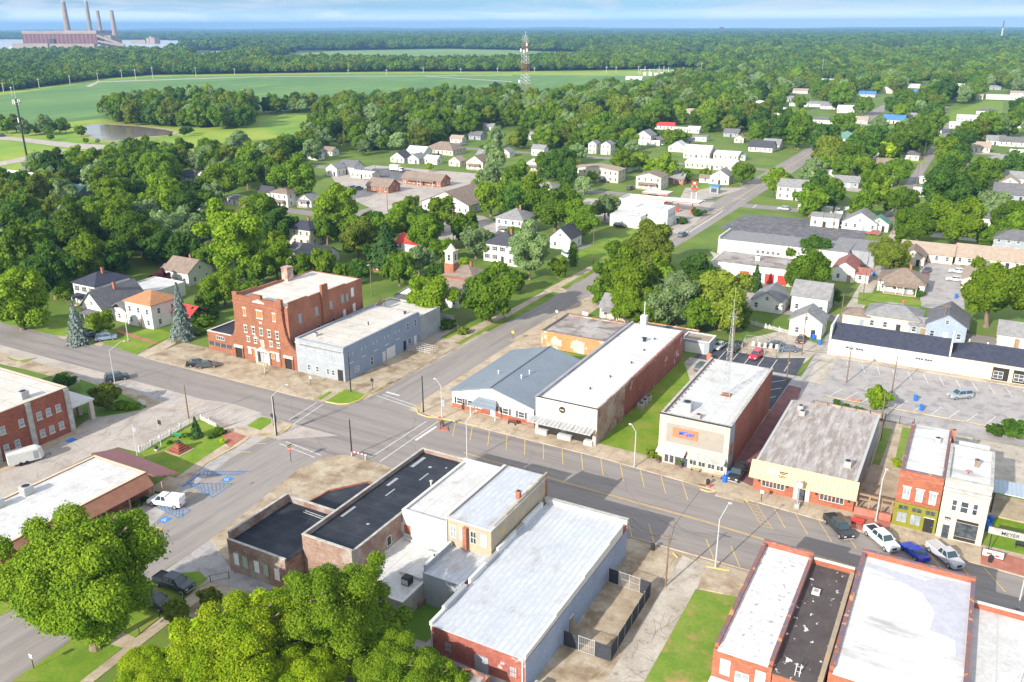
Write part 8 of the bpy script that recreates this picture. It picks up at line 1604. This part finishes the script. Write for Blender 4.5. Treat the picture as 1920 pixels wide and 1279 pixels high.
# ------------------------------------------------------------------ vegetation
T = tree_px
Lf, D, Bt, Y, Sv, O, NB, Nd, Pu, Lm = LEAFK
for a in [ # crown centre x, y, radius in photo pixels, leaf, shape
 (150, 1070, 155, Bt, 'wide', 1.1), (630, 1140, 122, Bt, 'round', .95), (450, 1205, 125, Y, 'wide', .9), (735, 1250, 92, Bt, 'wide', .8), (290, 1270, 85, Y, 'wide', .8), (570, 1275, 95, Y, 'wide', .8), (520, 1150, 72, Y, 'wide', .9), (375, 1225, 75, Y, 'wide', .9), (690, 1185, 75, Bt, 'wide', .9), (805, 1270, 60, Bt, 'wide', .9),
 (30, 555, 60, Bt, 'round'), (95, 505, 52, D, 'round'), (25, 410, 38, D, 'round'), (22, 352, 26, Sv, 'round'), (55, 345, 16, Bt, 'round'), (88, 335, 23, Sv, 'round'), (125, 328, 26, D, 'round'), (112, 357, 22, 'leaf', 'round'), (72, 388, 18, Sv, 'round'), (105, 390, 25, O, 'round'), (200, 350, 38, Bt, 'round'), (207, 315, 26, 'leaf', 'round'),
 (295, 320, 42, 'leaf', 'round'), (310, 365, 42, Bt, 'round'), (412, 335, 36, Bt, 'round'), (462, 325, 27, 'leaf', 'round'), (65, 430, 38, D, 'round'), (20, 455, 30, D, 'round'), (140, 425, 42, 'leaf', 'tall'), (215, 405, 44, Bt, 'round'), (262, 437, 46, 'leaf', 'round'), (170, 395, 28, 'leaf', 'round'), (150, 478, 30, Bt, 'round'), (215, 482, 32, D, 'round'), (300, 462, 32, D, 'round'), (360, 448, 38, Sv, 'round'),
 (437, 440, 56, Bt, 'tall'), (418, 535, 36, Bt, 'round'), (325, 405, 26, 'leaf', 'round'), (362, 355, 24, D, 'round'), (35, 585, 30, 'leaf', 'round'), (120, 540, 22, 'leaf', 'round'), (390, 480, 30, 'leaf', 'round'), (248, 355, 26, D, 'round'), (390, 560, 22, 'leaf', 'round'), (370, 585, 18, D, 'round'), (180, 445, 26, D, 'round'),
 (302, 521, 18, Pu, 'round'), (190, 602, 24, Bt, 'round'), (362, 592, 16, D, 'round'),
 (555, 332, 45, 'leaf', 'round'), (490, 395, 40, 'leaf', 'round'), (520, 420, 34, D, 'round'), (635, 388, 48, Bt, 'round'), (612, 425, 30, 'leaf', 'round'), (670, 440, 38, O, 'round'), (722, 458, 34, Nd, 'pine'), (752, 410, 36, 'leaf', 'round'), (797, 432, 38, 'leaf', 'round'), (830, 395, 26, Bt, 'tall'), (920, 368, 34, Bt, 'round'), (892, 450, 32, Sv, 'round'), (775, 378, 13, Bt, 'round'),
 (517, 485, 38, Bt, 'round'), (475, 500, 34, 'leaf', 'round'), (605, 492, 28, Bt, 'round'), (748, 500, 34, 'leaf', 'round'), (785, 487, 26, Sv, 'round'), (672, 508, 22, D, 'round'), (805, 557, 50, Bt, 'round'), (918, 545, 57, 'leaf', 'round'), (820, 510, 22, D, 'round'), (826, 465, 24, 'leaf', 'round'), (700, 415, 24, D, 'round'), (565, 500, 24, 'leaf', 'round'), (460, 545, 26, 'leaf', 'round'), (640, 510, 18, 'leaf', 'round'), (695, 470, 18, D, 'round'), (500, 452, 20, D, 'cone'),
 (997, 362, 27, Bt, 'tall'), (1042, 385, 46, 'leaf', 'round'), (1090, 410, 38, 'leaf', 'round'), (1135, 385, 26, Sv, 'round'), (1095, 345, 18, Sv, 'round'), (1050, 310, 38, D, 'round'), (977, 316, 17, 'leaf', 'round'), (1245, 312, 27, Bt, 'round'), (993, 465, 38, Sv, 'tall'), (1047, 500, 20, Bt, 'round'), (965, 525, 24, 'leaf', 'round'), (870, 500, 18, Bt, 'round'),
 (1225, 458, 48, O, 'round'), (1165, 472, 28, 'leaf', 'round'), (1190, 520, 62, Bt, 'round'), (1148, 520, 40, 'leaf', 'round'), (1238, 525, 46, Bt, 'round'), (1312, 555, 44, 'leaf', 'round'), (1180, 565, 40, Bt, 'round'), (1270, 555, 52, Sv, 'round'), (1355, 555, 60, O, 'round'), (1418, 525, 15, Nd, 'cone'), (1285, 328, 14, 'leaf', 'round'), (1322, 325, 12, 'leaf', 'round'), (1392, 322, 22, 'leaf', 'round'), (1110, 330, 12, Bt, 'round'), (1225, 575, 36, 'leaf', 'round'), (1128, 545, 26, 'leaf', 'round'), (1310, 500, 30, D, 'round'), (1075, 476, 11, Lm, 'column'), (1310, 590, 34, 'leaf', 'round'), (1385, 595, 26, 'leaf', 'round'),
 (1458, 338, 26, Bt, 'round'), (1522, 372, 32, 'leaf', 'round'), (1550, 372, 22, D, 'round'), (1620, 378, 25, 'leaf', 'tall'), (1690, 375, 30, 'leaf', 'round'), (1725, 415, 38, 'leaf', 'round'), (1785, 345, 55, D, 'round'), (1820, 370, 30, D, 'round'), (1865, 382, 30, Sv, 'round'), (1900, 405, 36, 'leaf', 'round'), (1800, 412, 48, Bt, 'round'), (1760, 395, 34, 'leaf', 'round'), (1692, 440, 16, 'leaf', 'round'), (1850, 440, 22, 'leaf', 'round'), (1527, 462, 28, D, 'wide'), (1512, 508, 50, 'leaf', 'round'), (1672, 475, 40, O, 'wide'), (1562, 555, 16, 'leaf', 'round'), (1862, 543, 66, Bt, 'round'),
 (1580, 315, 24, 'leaf', 'round'), (1615, 310, 22, Bt, 'round'), (1788, 308, 24, 'leaf', 'round'), (1688, 318, 26, 'leaf', 'round'), (1850, 318, 30, 'leaf', 'round'), (1645, 330, 20, Bt, 'round'), (1905, 310, 28, D, 'round'),
 (1647, 744, 24, Bt, 'round'), (1902, 803, 22, D, 'round'), (196, 742, 28, O, 'wide'), (117, 715, 20, D, 'wide'), (330, 1148, 26, O, 'round'), (392, 1120, 22, O, 'round'), (900, 330, 10, Bt, 'round'), (1200, 300, 18, Bt, 'round'), (1165, 302, 22, Bt, 'round'), (1220, 318, 14, Bt, 'round'), (805, 312, 9, Bt, 'round'), (928, 288, 20, Sv, 'tall'),
 (1492, 262, 14, 'leaf', 'round'), (1545, 258, 26, D, 'tall'), (1640, 255, 28, D, 'round'), (1700, 262, 30, 'leaf', 'round'), (1738, 248, 18, 'leaf', 'round'), (1800, 262, 26, D, 'round'), (1662, 283, 18, Y, 'round'), (1755, 225, 22, 'leaf', 'round'), (1775, 165, 18, D, 'tall'), (1760, 172, 20, D, 'round'), (1700, 185, 22, 'leaf', 'round'), (1675, 195, 18, D, 'round'), (1620, 195, 18, 'leaf', 'round'), (1575, 180, 24, 'leaf', 'round'), (1500, 245, 30, 'leaf', 'round'), (1585, 230, 24, 'leaf', 'round'), (1895, 230, 24, 'leaf', 'round'), (1850, 235, 26, 'leaf', 'round')]:
    T(*a[:3], *a[3:])
for (x, y, r, lm) in ((142, 610, 22, NB), (338, 590, 24, NB)): T(x, y, r, lm, 'cone', 1.15 if x < 300 else 1.35)
T(367, 804, 14, Nd, 'cone', .9)
for i in range(13): T(1212+i*4.3, 249+i*.9-(i % 3), 4.2, Lm, 'column')
# the planted bushes (own kind)
def bush(px, py, r, label, lm='leaf', zs=.8):
    x, y, _ = G(px, py); t = thing('shrub', label, 'shrub', (x, y, .1)); V, Fq = crown('wide', 700, .12, 31+int(px) % 5, 12); V = (V-np.array([0, 0, .55]))*r; V[:, 2] *= zs; V[:, 2] = np.maximum(V[:, 2], 0)
    link_mesh('foliage', np_mesh('foliage', V, Fq, [M[lm]]), t); q = MB(); q.cyl(x, y, .05, .4, .06); q.build('stem', M['bark'], t)
for a in [(412, 815, 1.5, 'green shrubs in the memorial garden bed', 'leaf'), (400, 822, 1.0, 'low dark shrubs in the memorial garden bed', 'leaf_dark'), (418, 832, .9, 'yellow flowering shrub by the red paving', 'leaf_yellow'), (350, 820, .8, 'round shrub left of the garden conifer', 'leaf'), (319, 833, .7, 'small round shrub beside the monument', 'leaf_dark'),
          (257, 950, 1.0, 'hedge shrub outside the office porch', 'leaf_dark'), (272, 940, .9, 'second hedge shrub outside the office porch', 'leaf_dark'), (294, 932, .9, 'hedge shrub near the office entrance', 'leaf_dark'), (214, 1000, 1.8, 'dark hedge beside the office ramp', 'leaf_dark'), (228, 985, 1.3, 'smaller dark hedge beside the office ramp', 'leaf_dark'),
          (230, 768, 1.8, 'long low hedge at the clinic lawn kerb', 'leaf'), (250, 768, 1.5, 'end shrub of the hedge at the clinic lawn', 'leaf'), (1222, 858, 1.6, 'reddish shrub bed left of the beige office', 'leaf_olive'), (1681, 874, 1.2, 'yellow-green shrub against the coral brick wall', 'leaf_yellow'), (840, 617, 2.6, 'long leafy shrub by the light blue sedan', 'leaf'), (870, 627, 1.8, 'flowering shrub on the cross street verge', 'leaf_olive'),
          (385, 612, 3.0, 'rough green shrubs behind the annex drive', 'leaf'), (372, 628, 2.4, 'overgrown shrubs at the lodge side drive', 'leaf_bright'), (395, 600, 2.6, 'dark overgrown shrub by the small annex', 'leaf_dark'), (1306, 405, 3.2, 'rounded shrub on the petrol station island', 'leaf_dark'), (1280, 420, 2.6, 'low shrub bed on the highway verge', 'leaf_dark'), (1225, 372, 2.5, 'shrub bed beside the petrol canopy', 'leaf_dark'),
          (1585, 770, 1.4, 'garden shrub on the little lawn behind the shop', 'leaf'), (1608, 775, 1.4, 'leafy garden plants right of the butterfly ornament', 'leaf'), (1568, 758, 1.0, 'small garden plant left of the butterfly ornament', 'leaf_dark'), (1727, 540, 2.2, 'trimmed hedge beside the brown hip roof bungalow', 'leaf_dark'), (1725, 555, 2.0, 'hedge end beside the motel car park', 'leaf_dark'),
          (160, 630, 1.8, 'shrub bed before the navy-roofed house', 'leaf_dark'), (178, 622, 1.2, 'yellow shrub before the navy-roofed house', 'leaf_yellow'), (1870, 815, 2.0, 'dark shrub left of the open shelter', 'leaf_dark'), (1480, 340, 3, 'hedge below the tall white house', 'leaf_dark'), (1650, 1000, .5, 'tiny weeds at the red planter wall', 'leaf') ]: bush(a[0], a[1], a[2], a[3], a[4])
# scattered town and wood trees: polygons on the ground as seen in the photograph
def inpoly(x, y, P):
    c = False; n = len(P); j = n-1
    for i in range(n):
        if (P[i][1] > y) != (P[j][1] > y) and x < (P[j][0]-P[i][0])*(y-P[i][1])/(P[j][1]-P[i][1])+P[i][0]: c = not c
        j = i
    return c
rs = random.Random(5)
for a_, b_, w_ in GAPS:
    k_ = w_*F/PR(*G(a_, b_))[2]*.62; HG = globals().setdefault('HG', []); HG.append([(a_-k_, b_-3), (a_+k_, b_-3), (a_+k_, b_+k_*1.1+4), (a_-k_, b_+k_*1.1+4)])
HOLES = [[(455, 216), (500, 215), (612, 215), (612, 258), (540, 275), (455, 285)], [(0, 240), (160, 230), (330, 238), (470, 250), (500, 275), (330, 292), (140, 300), (0, 330)], [(1765, 212), (1880, 188), (1885, 238), (1775, 232)],
         [(1195, 155), (1290, 130), (1330, 135), (1240, 160)], [(1130, 430), (1190, 430), (1195, 455), (1070, 480), (1060, 455)], [(630, 300), (700, 300), (990, 320), (965, 345), (700, 402), (620, 375)], [(1100, 355), (1500, 345), (1480, 395), (1300, 440), (1060, 400)], [(1340, 400), (1650, 410), (1610, 480), (1400, 480)], [(1270, 290), (1440, 280), (1440, 325), (1270, 330)], [(1478, 300), (1520, 262), (1570, 262), (1548, 310), (1500, 350), (1440, 350)], [(1600, 212), (1655, 176), (1690, 176), (1700, 205), (1640, 245), (1580, 240)],
         [(1465, 195), (1605, 195), (1600, 238), (1465, 238)], [(1648, 228), (1702, 228), (1702, 262), (1648, 262)], [(1775, 225), (1890, 225), (1850, 262), (1775, 262)], [(1225, 238), (1315, 238), (1315, 272), (1225, 272)], [(1185, 266), (1242, 266), (1245, 305), (1185, 305)], [(1295, 252), (1405, 250), (1400, 285), (1300, 285)],
         [(1680, 420), (1752, 262), (1778, 262), (1742, 360), (1720, 420)], [(1720, 345), (1790, 345), (1790, 398), (1715, 398)], [(1845, 340), (1960, 335), (1960, 405), (1850, 405)], [(1855, 265), (1950, 265), (1950, 305), (1850, 300)], [(1690, 160), (1745, 160), (1745, 188), (1690, 190)], [(1160, 148), (1225, 148), (1225, 178), (1160, 178)], [(1590, 178), (1650, 176), (1645, 205), (1590, 208)],
         [(110, 365), (165, 365), (165, 392), (110, 392)], [(335, 338), (400, 338), (400, 368), (335, 368)], [(345, 408), (400, 408), (400, 440), (345, 440)], [(870, 255), (930, 240), (1010, 255), (1010, 275), (880, 280)], [(1530, 150), (1625, 140), (1640, 165), (1540, 172)], [(1755, 205), (1885, 182), (1930, 182), (1930, 215), (1760, 245)]]
HOLES += HG
def scatter(poly, sp, rr, kinds, zs=(.85, 1.2), jit=.45, prob=1.0, holes=True, far=False, hard=True):
    W2 = [G(*p)[:2] for p in poly]; xs = [p[0] for p in W2]; ys = [p[1] for p in W2]; y = min(ys); k = 0
    hw = [[G(*p)[:2] for p in h_] for h_ in HOLES] if holes else []
    while y < max(ys):
        x = min(xs)+(k % 2)*sp/2
        while x < max(xs):
            a, b = x+rs.uniform(-jit, jit)*sp, y+rs.uniform(-jit, jit)*sp
            x += sp
            if rs.random() > prob or not inpoly(a, b, W2): continue
            if any(inpoly(a, b, h_) for h_ in hw): continue
            r = rs.uniform(*rr)
            dn = math.hypot(a, b); ux, uy = a/dn, b/dn; el_ = 2*r*dn/CAMH*.75      # a crown also hides what stands behind it
            if hard and any(q[0]-r*.45 < a+ux*s_ < q[2]+r*.45 and q[1]-r*.5 < b+uy*s_ < q[3]+r*.3 for q in NOTREE for s_ in ((0, el_*.3, el_*.6) if q[2]-q[0] < 60 else (0, el_*.25))): continue
            if hard and any((a-t_[1])**2+(b-t_[2])**2 < (.62*(r+t_[3]))**2 for t_ in TREES if t_[7]): continue
            tree_at(a, b, r, 'tall' if rs.random() < .18 else 'round', rs.choice(kinds), rs.uniform(*zs))
        y += sp*.87; k += 1
mixk = [D, D, 'leaf', 'leaf', 'leaf', Bt, O, Sv]
# town belt
scatter([(-40, 345), (240, 300), (330, 300), (520, 290), (530, 340), (500, 470), (380, 560), (330, 480), (120, 545), (-60, 600)], 9.5, (4.3, 6.2), mixk, prob=.8)
scatter([(500, 300), (560, 270), (700, 270), (1180, 262), (1190, 290), (1100, 310), (960, 300), (700, 290), (620, 300), (540, 330)], 12, (4.5, 6.5), mixk, prob=.75)
scatter([(540, 262), (610, 242), (620, 225), (700, 212), (860, 205), (960, 198), (1100, 185), (1180, 178), (1250, 168), (1440, 160), (1440, 290), (1180, 275), (960, 290), (700, 285), (560, 285)], 13.5, (5.5, 8.5), mixk, prob=.9)
scatter([(490, 215), (560, 213), (640, 222), (700, 205), (860, 200), (960, 193), (960, 180), (700, 196), (520, 205)], 12, (5, 7), ['leaf', Bt, D], prob=.95)
scatter([(200, 234), (196, 213), (260, 206), (350, 201), (430, 203), (470, 211), (478, 226), (462, 243), (420, 246), (330, 240)], 10, (5.5, 8.2), ['leaf', 'leaf', D, O, Bt], prob=1, zs=(1, 1.35), holes=False)
scatter([(1440, 150), (1920, 150), (2000, 330), (1440, 340)], 14, (5.5, 8.5), mixk, prob=.8)
scatter([(1100, 178), (1300, 150), (1440, 140), (1440, 165), (1250, 172)], 14, (5, 8), mixk, prob=.9)
scatter([(470, 440), (900, 330), (1060, 320), (1100, 420), (1000, 520), (640, 500), (500, 520)], 13, (4.0, 6.0), mixk, prob=.66)
scatter([(1440, 300), (1920, 300), (1960, 480), (1760, 470), (1640, 420), (1450, 380)], 13, (4.5, 6.8), mixk, prob=.66)
scatter([(940, 330), (1100, 320), (1180, 345), (1130, 372), (1060, 410), (1180, 440), (1060, 490), (960, 480)], 12, (4, 6.2), mixk, prob=.6)
scatter([(1430, 420), (1500, 430), (1500, 560), (1420, 600)], 12, (3, 5), mixk, prob=.45)
scatter([(-40, 228), (120, 238), (130, 252), (-40, 262)], 12, (3.5, 5), [D, 'leaf', Bt], prob=.5, holes=False); scatter([(1440, 340), (1760, 330), (1750, 420), (1500, 400)], 13, (4, 6), mixk, prob=.35)
for a in ((75, 240, 9), (92, 243, 10), (110, 236, 13), (122, 238, 9), (150, 244, 11), (94, 256, 7), (273, 258, 7), (318, 252, 5), (345, 246, 9), (355, 243, 8), (160, 263, 6), (183, 264, 5), (10, 235, 14), (28, 232, 14), (445, 215, 14), (392, 215, 16), (410, 222, 12), (1500, 190, 14), (640, 262, 12)): T(a[0], a[1], a[2], rs.choice(mixk), 'round')
TREES.sort(key=lambda q: (not q[7], -q[0])); print('trees', len(TREES))
KN = {'leaf': 'green', 'leaf_dark': 'dark green', 'leaf_bright': 'bright green', 'leaf_yellow': 'yellow-green', 'leaf_silver': 'silvery green', 'leaf_olive': 'olive', 'needle_blue': 'blue-grey', 'needle': 'green', 'leaf_purple': 'purple-leaved', 'needle_lime': 'lime green'}
SN = {'round': 'rounded', 'tall': 'tall', 'wide': 'spreading', 'cone': 'pointed', 'column': 'slim', 'pine': 'layered'}
CN = {'cone': 'conifer', 'column': 'arborvitae', 'pine': 'pine'}
used = {}
NIND = 298
for i, (rp, x, y, r, zs, kind, lm, hand) in enumerate(TREES[:NIND]):
    sx, sy, _ = PR(x, y, 0); mk = min(MARKS, key=lambda q: (q[0]-sx)**2+((q[1]-sy)*1.6)**2); dx, dy = sx-mk[0], sy-mk[1]
    rel = 'left of' if dx < -abs(dy) else 'right of' if dx > abs(dy) else 'behind' if dy < 0 else 'in front of'
    size = 'huge' if rp > 90 else 'big' if rp > 36 else 'mid-sized' if rp > 20 else 'small'
    lab = f"{size} {SN[kind]} {KN[lm]} {CN.get(kind, 'tree')} {rel} {mk[2]}"
    used.setdefault(lab, []).append(i)
    lod = 3 if rp > 80 else 2 if rp > 34 else 1 if rp > 15 else 0
    nm = {'cone': 'conifer', 'column': 'arborvitae', 'pine': 'pine_tree'}.get(kind, 'tree')
    t = thing(nm, lab, CN.get(kind, 'tree'), (x, y, 0), rs.uniform(0, 6.28), group='trees '+rel+' '+mk[2]); t.scale = (r*rs.uniform(.94, 1.06), r*rs.uniform(.94, 1.06), r*zs)
    var = rs.randrange(4 if lod < 3 else 3)
    link_mesh('crown', crown_me(kind, lod, var, lm), t)
    kk = (kind, var)
    if kk not in _trunks: _trunks[kk] = trunk_mesh(kind, var)
    link_mesh('trunk', _trunks[kk], t)
ordw = ['', 'second ', 'third ', 'fourth ', 'fifth ', 'sixth ', 'seventh ', 'eighth ', 'ninth ', 'tenth ']
names = {}
for o in list(S.objects):
    if o.get('label') and o.get('category') in ('tree', 'conifer', 'arborvitae', 'pine'): names.setdefault(o['label'], []).append(o)
for lab, L_ in names.items():
    if len(L_) > 1:
        L_.sort(key=lambda o: PR(*o.location)[0])
        if len(L_) <= 10:
            for k, o in enumerate(L_): o['label'] = (ordw[k] if k else 'first ')+lab+', counting from the left'
        for o in L_: 
            if len(o['label'].split()) > 16: o['label'] = ' '.join(o['label'].replace(', counting from the left', ' from left').split()[:16])
# --- the rest and the far woods: instanced on points, one object each
def woods(name, pts, label, leafs, lod, cat='woodland'):
    """pts: (x, y, r, zscale)"""
    if not pts: return
    A = np.array(pts); me = bpy.data.meshes.new(name); me.vertices.add(len(A)); co = np.zeros((len(A), 3)); co[:, :2] = A[:, :2]; me.vertices.foreach_set('co', co.ravel())
    a = me.attributes.new('sc', 'FLOAT_VECTOR', 'POINT'); a.data.foreach_set('vector', np.stack([A[:, 2], A[:, 2], A[:, 2]*A[:, 3]], 1).astype(np.float32).ravel())
    rg = np.random.default_rng(len(A)); a = me.attributes.new('rt', 'FLOAT_VECTOR', 'POINT'); rr = np.zeros((len(A), 3)); rr[:, 2] = rg.uniform(0, 6.28, len(A)); a.data.foreach_set('vector', rr.astype(np.float32).ravel())
    o = bpy.data.objects.new(name, me); COL.objects.link(o); tag(o, label, cat, None, 'stuff')
    pc = bpy.data.collections.new('prototypes_'+name)
    k = 0
    for lm in leafs:
        for var in range(2):
            kind = 'round'; po = bpy.data.objects.new('crown_%02d' % k, crown_me(kind, lod, var, lm)); pc.objects.link(po); k += 1
    g = bpy.data.node_groups.new(name, 'GeometryNodeTree'); g.interface.new_socket('Geometry', in_out='INPUT', socket_type='NodeSocketGeometry'); g.interface.new_socket('Geometry', in_out='OUTPUT', socket_type='NodeSocketGeometry')
    n = g.nodes; gi = n.new('NodeGroupInput'); go = n.new('NodeGroupOutput'); ci = n.new('GeometryNodeCollectionInfo'); ci.inputs[0].default_value = pc; ci.inputs[1].default_value = True; ci.inputs[2].default_value = True
    ip = n.new('GeometryNodeInstanceOnPoints'); ip.inputs['Pick Instance'].default_value = True
    s_ = n.new('GeometryNodeInputNamedAttribute'); s_.data_type = 'FLOAT_VECTOR'; s_.inputs[0].default_value = 'sc'; r_ = n.new('GeometryNodeInputNamedAttribute'); r_.data_type = 'FLOAT_VECTOR'; r_.inputs[0].default_value = 'rt'
    ri = n.new('FunctionNodeRandomValue'); ri.data_type = 'INT'; ri.inputs['Min'].default_value = 0; ri.inputs['Max'].default_value = k-1
    outs = [q for q in ri.outputs if q.enabled]; L = g.links
    mtp = n.new('GeometryNodeMeshToPoints'); L.new(gi.outputs[0], mtp.inputs[0]); L.new(mtp.outputs[0], ip.inputs['Points']); L.new(ci.outputs[0], ip.inputs['Instance'])
    L.new(ri.outputs[2], ip.inputs['Instance Index'])
    L.new(s_.outputs[0], ip.inputs['Scale']); L.new(r_.outputs[0], ip.inputs['Rotation']); L.new(ip.outputs[0], go.inputs[0])
    md = o.modifiers.new('woods', 'NODES'); md.node_group = g
    return o
rest = TREES[NIND:]
woods('town_woodland', [(q[1], q[2], q[3], q[4]) for q in rest], 'mass of smaller trees filling the town blocks beyond the main street', [D, 'leaf', 'leaf', Bt, Sv, O], 1)
# far woods: spacing grows with distance
FIELDS = [[(440, 118), (560, 100), (640, 95), (840, 91.5), (960, 94), (1120, 101), (1080, 114), (960, 120), (700, 121)], [(1250, 112), (1280, 99), (1350, 101), (1345, 114)], [(1640, 105), (1680, 91), (1730, 93), (1740, 105)],
          [(350, 119), (362, 103), (400, 96), (470, 91.5), (460, 100), (412, 114), (387, 119)], [(-500, 104), (0, 104), (60, 104), (212, 103), (300, 95), (412, 89), (408, 76.6), (300, 75), (0, 73.5), (-500, 73.5)], [(1346, 139), (1440, 129), (1925, 133), (1925, 137), (1460, 135), (1380, 141)], [(1200, 150), (1215, 128), (1300, 126), (1330, 134), (1260, 150)]]
FW = [[G(*p)[:2] for p in f_] for f_ in FIELDS]
def farwoods(band, r0, r1, sp0, rr, zs):
    """trees between two distances from the drone, inside the band of ground seen as woodland"""
    P = [G(*p)[:2] for p in band]; out = []; d = r0
    while d < r1:
        sp = max(sp0, d*.0085); a = R(-68); 
        while a < R(14):
            aa = a+rs.uniform(-.4, .4)*sp/d; dd = d+rs.uniform(-.4, .4)*sp; x, y = math.sin(aa)*dd, math.cos(aa)*dd; a += sp/d
            if not inpoly(x, y, P) or any(inpoly(x, y, f_) for f_ in FW): continue
            out.append((x, y, rs.uniform(*rr)*sp, rs.uniform(*zs)*min(1, 22/sp/1.15) if sp > 13 else rs.uniform(*zs)))
        d += sp*.8
    return out
band1 = [(-150, 186), (60, 166), (180, 149), (280, 141), (480, 138), (700, 134.5), (960, 134), (1215, 130), (1250, 131), (1440, 140), (1440, 152), (2100, 152), (2100, 100), (-150, 92)]
p1 = farwoods(band1, 500, 2600, 10.5, (.5, .74), (.75, 1.05)); woods('forest', p1, 'broad belt of woodland beyond the soy field and around the town', [D, 'leaf', 'leaf_far', 'leaf_far', Bt, O], 0)
band2 = [(-200, 92), (2200, 101), (2200, 57.5), (-200, 57.5)]
p2 = farwoods(band2, 1500, 13000, 20, (.6, .85), (.8, 1.15)); woods('far_forest', p2, 'hazy blue forest stretching to the horizon', [D, 'leaf_far', 'leaf_far', 'leaf'], 0)
print('far', len(p1), len(p2))
# low wooded ridges at the horizon
rg = np.random.default_rng(3)
for k, (d0, hh) in enumerate(((13500, 34), (17000, 52), (21000, 66))):
    n = 220; V = []; Fc = []
    ph = rg.uniform(0, 6.28, 6)
    for i in range(n+1):
        a = R(-72)+R(90)*i/n; h_ = hh*(.55+.25*math.sin(a*9+ph[0])+.15*math.sin(a*23+ph[1])+.08*math.sin(a*61+ph[2])+.07*rg.uniform())
        for dd, hz in ((0, -2), (200, h_*.75), (600, h_), (2000, -2)): V.append((math.sin(a)*(d0+dd), math.cos(a)*(d0+dd), hz))
    for i in range(n):
        for j in range(3): b = i*4+j; Fc.append((b, b+4, b+5, b+1))
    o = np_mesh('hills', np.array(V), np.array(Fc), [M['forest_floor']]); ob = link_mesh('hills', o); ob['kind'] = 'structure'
# forest floor under the woods
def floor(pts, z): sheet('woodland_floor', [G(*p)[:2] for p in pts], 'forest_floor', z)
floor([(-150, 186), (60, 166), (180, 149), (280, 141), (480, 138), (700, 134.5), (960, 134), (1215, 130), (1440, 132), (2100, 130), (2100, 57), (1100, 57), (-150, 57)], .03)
# ------------------------------------------------------------------ haze
hb = MB(); hb.box(-30100, -1100, -1, 12100, 26100, 225)
hm = bpy.data.materials.new('haze'); hm.use_nodes = True; t_ = hm.node_tree; t_.nodes.clear(); o_ = t_.nodes.new('ShaderNodeOutputMaterial'); v_ = t_.nodes.new('ShaderNodeVolumePrincipled')
v_.inputs['Color'].default_value = (0.26, 0.50, 0.84, 1); v_.inputs['Density'].default_value = 1.0e-4; v_.inputs['Anisotropy'].default_value = 0.0
t_.links.new(v_.outputs[0], o_.inputs['Volume'])
hz = hb.build('haze', hm); hz['kind'] = 'stuff'; hz['label'] = 'thin blue haze over the far land'; hz['category'] = 'haze'
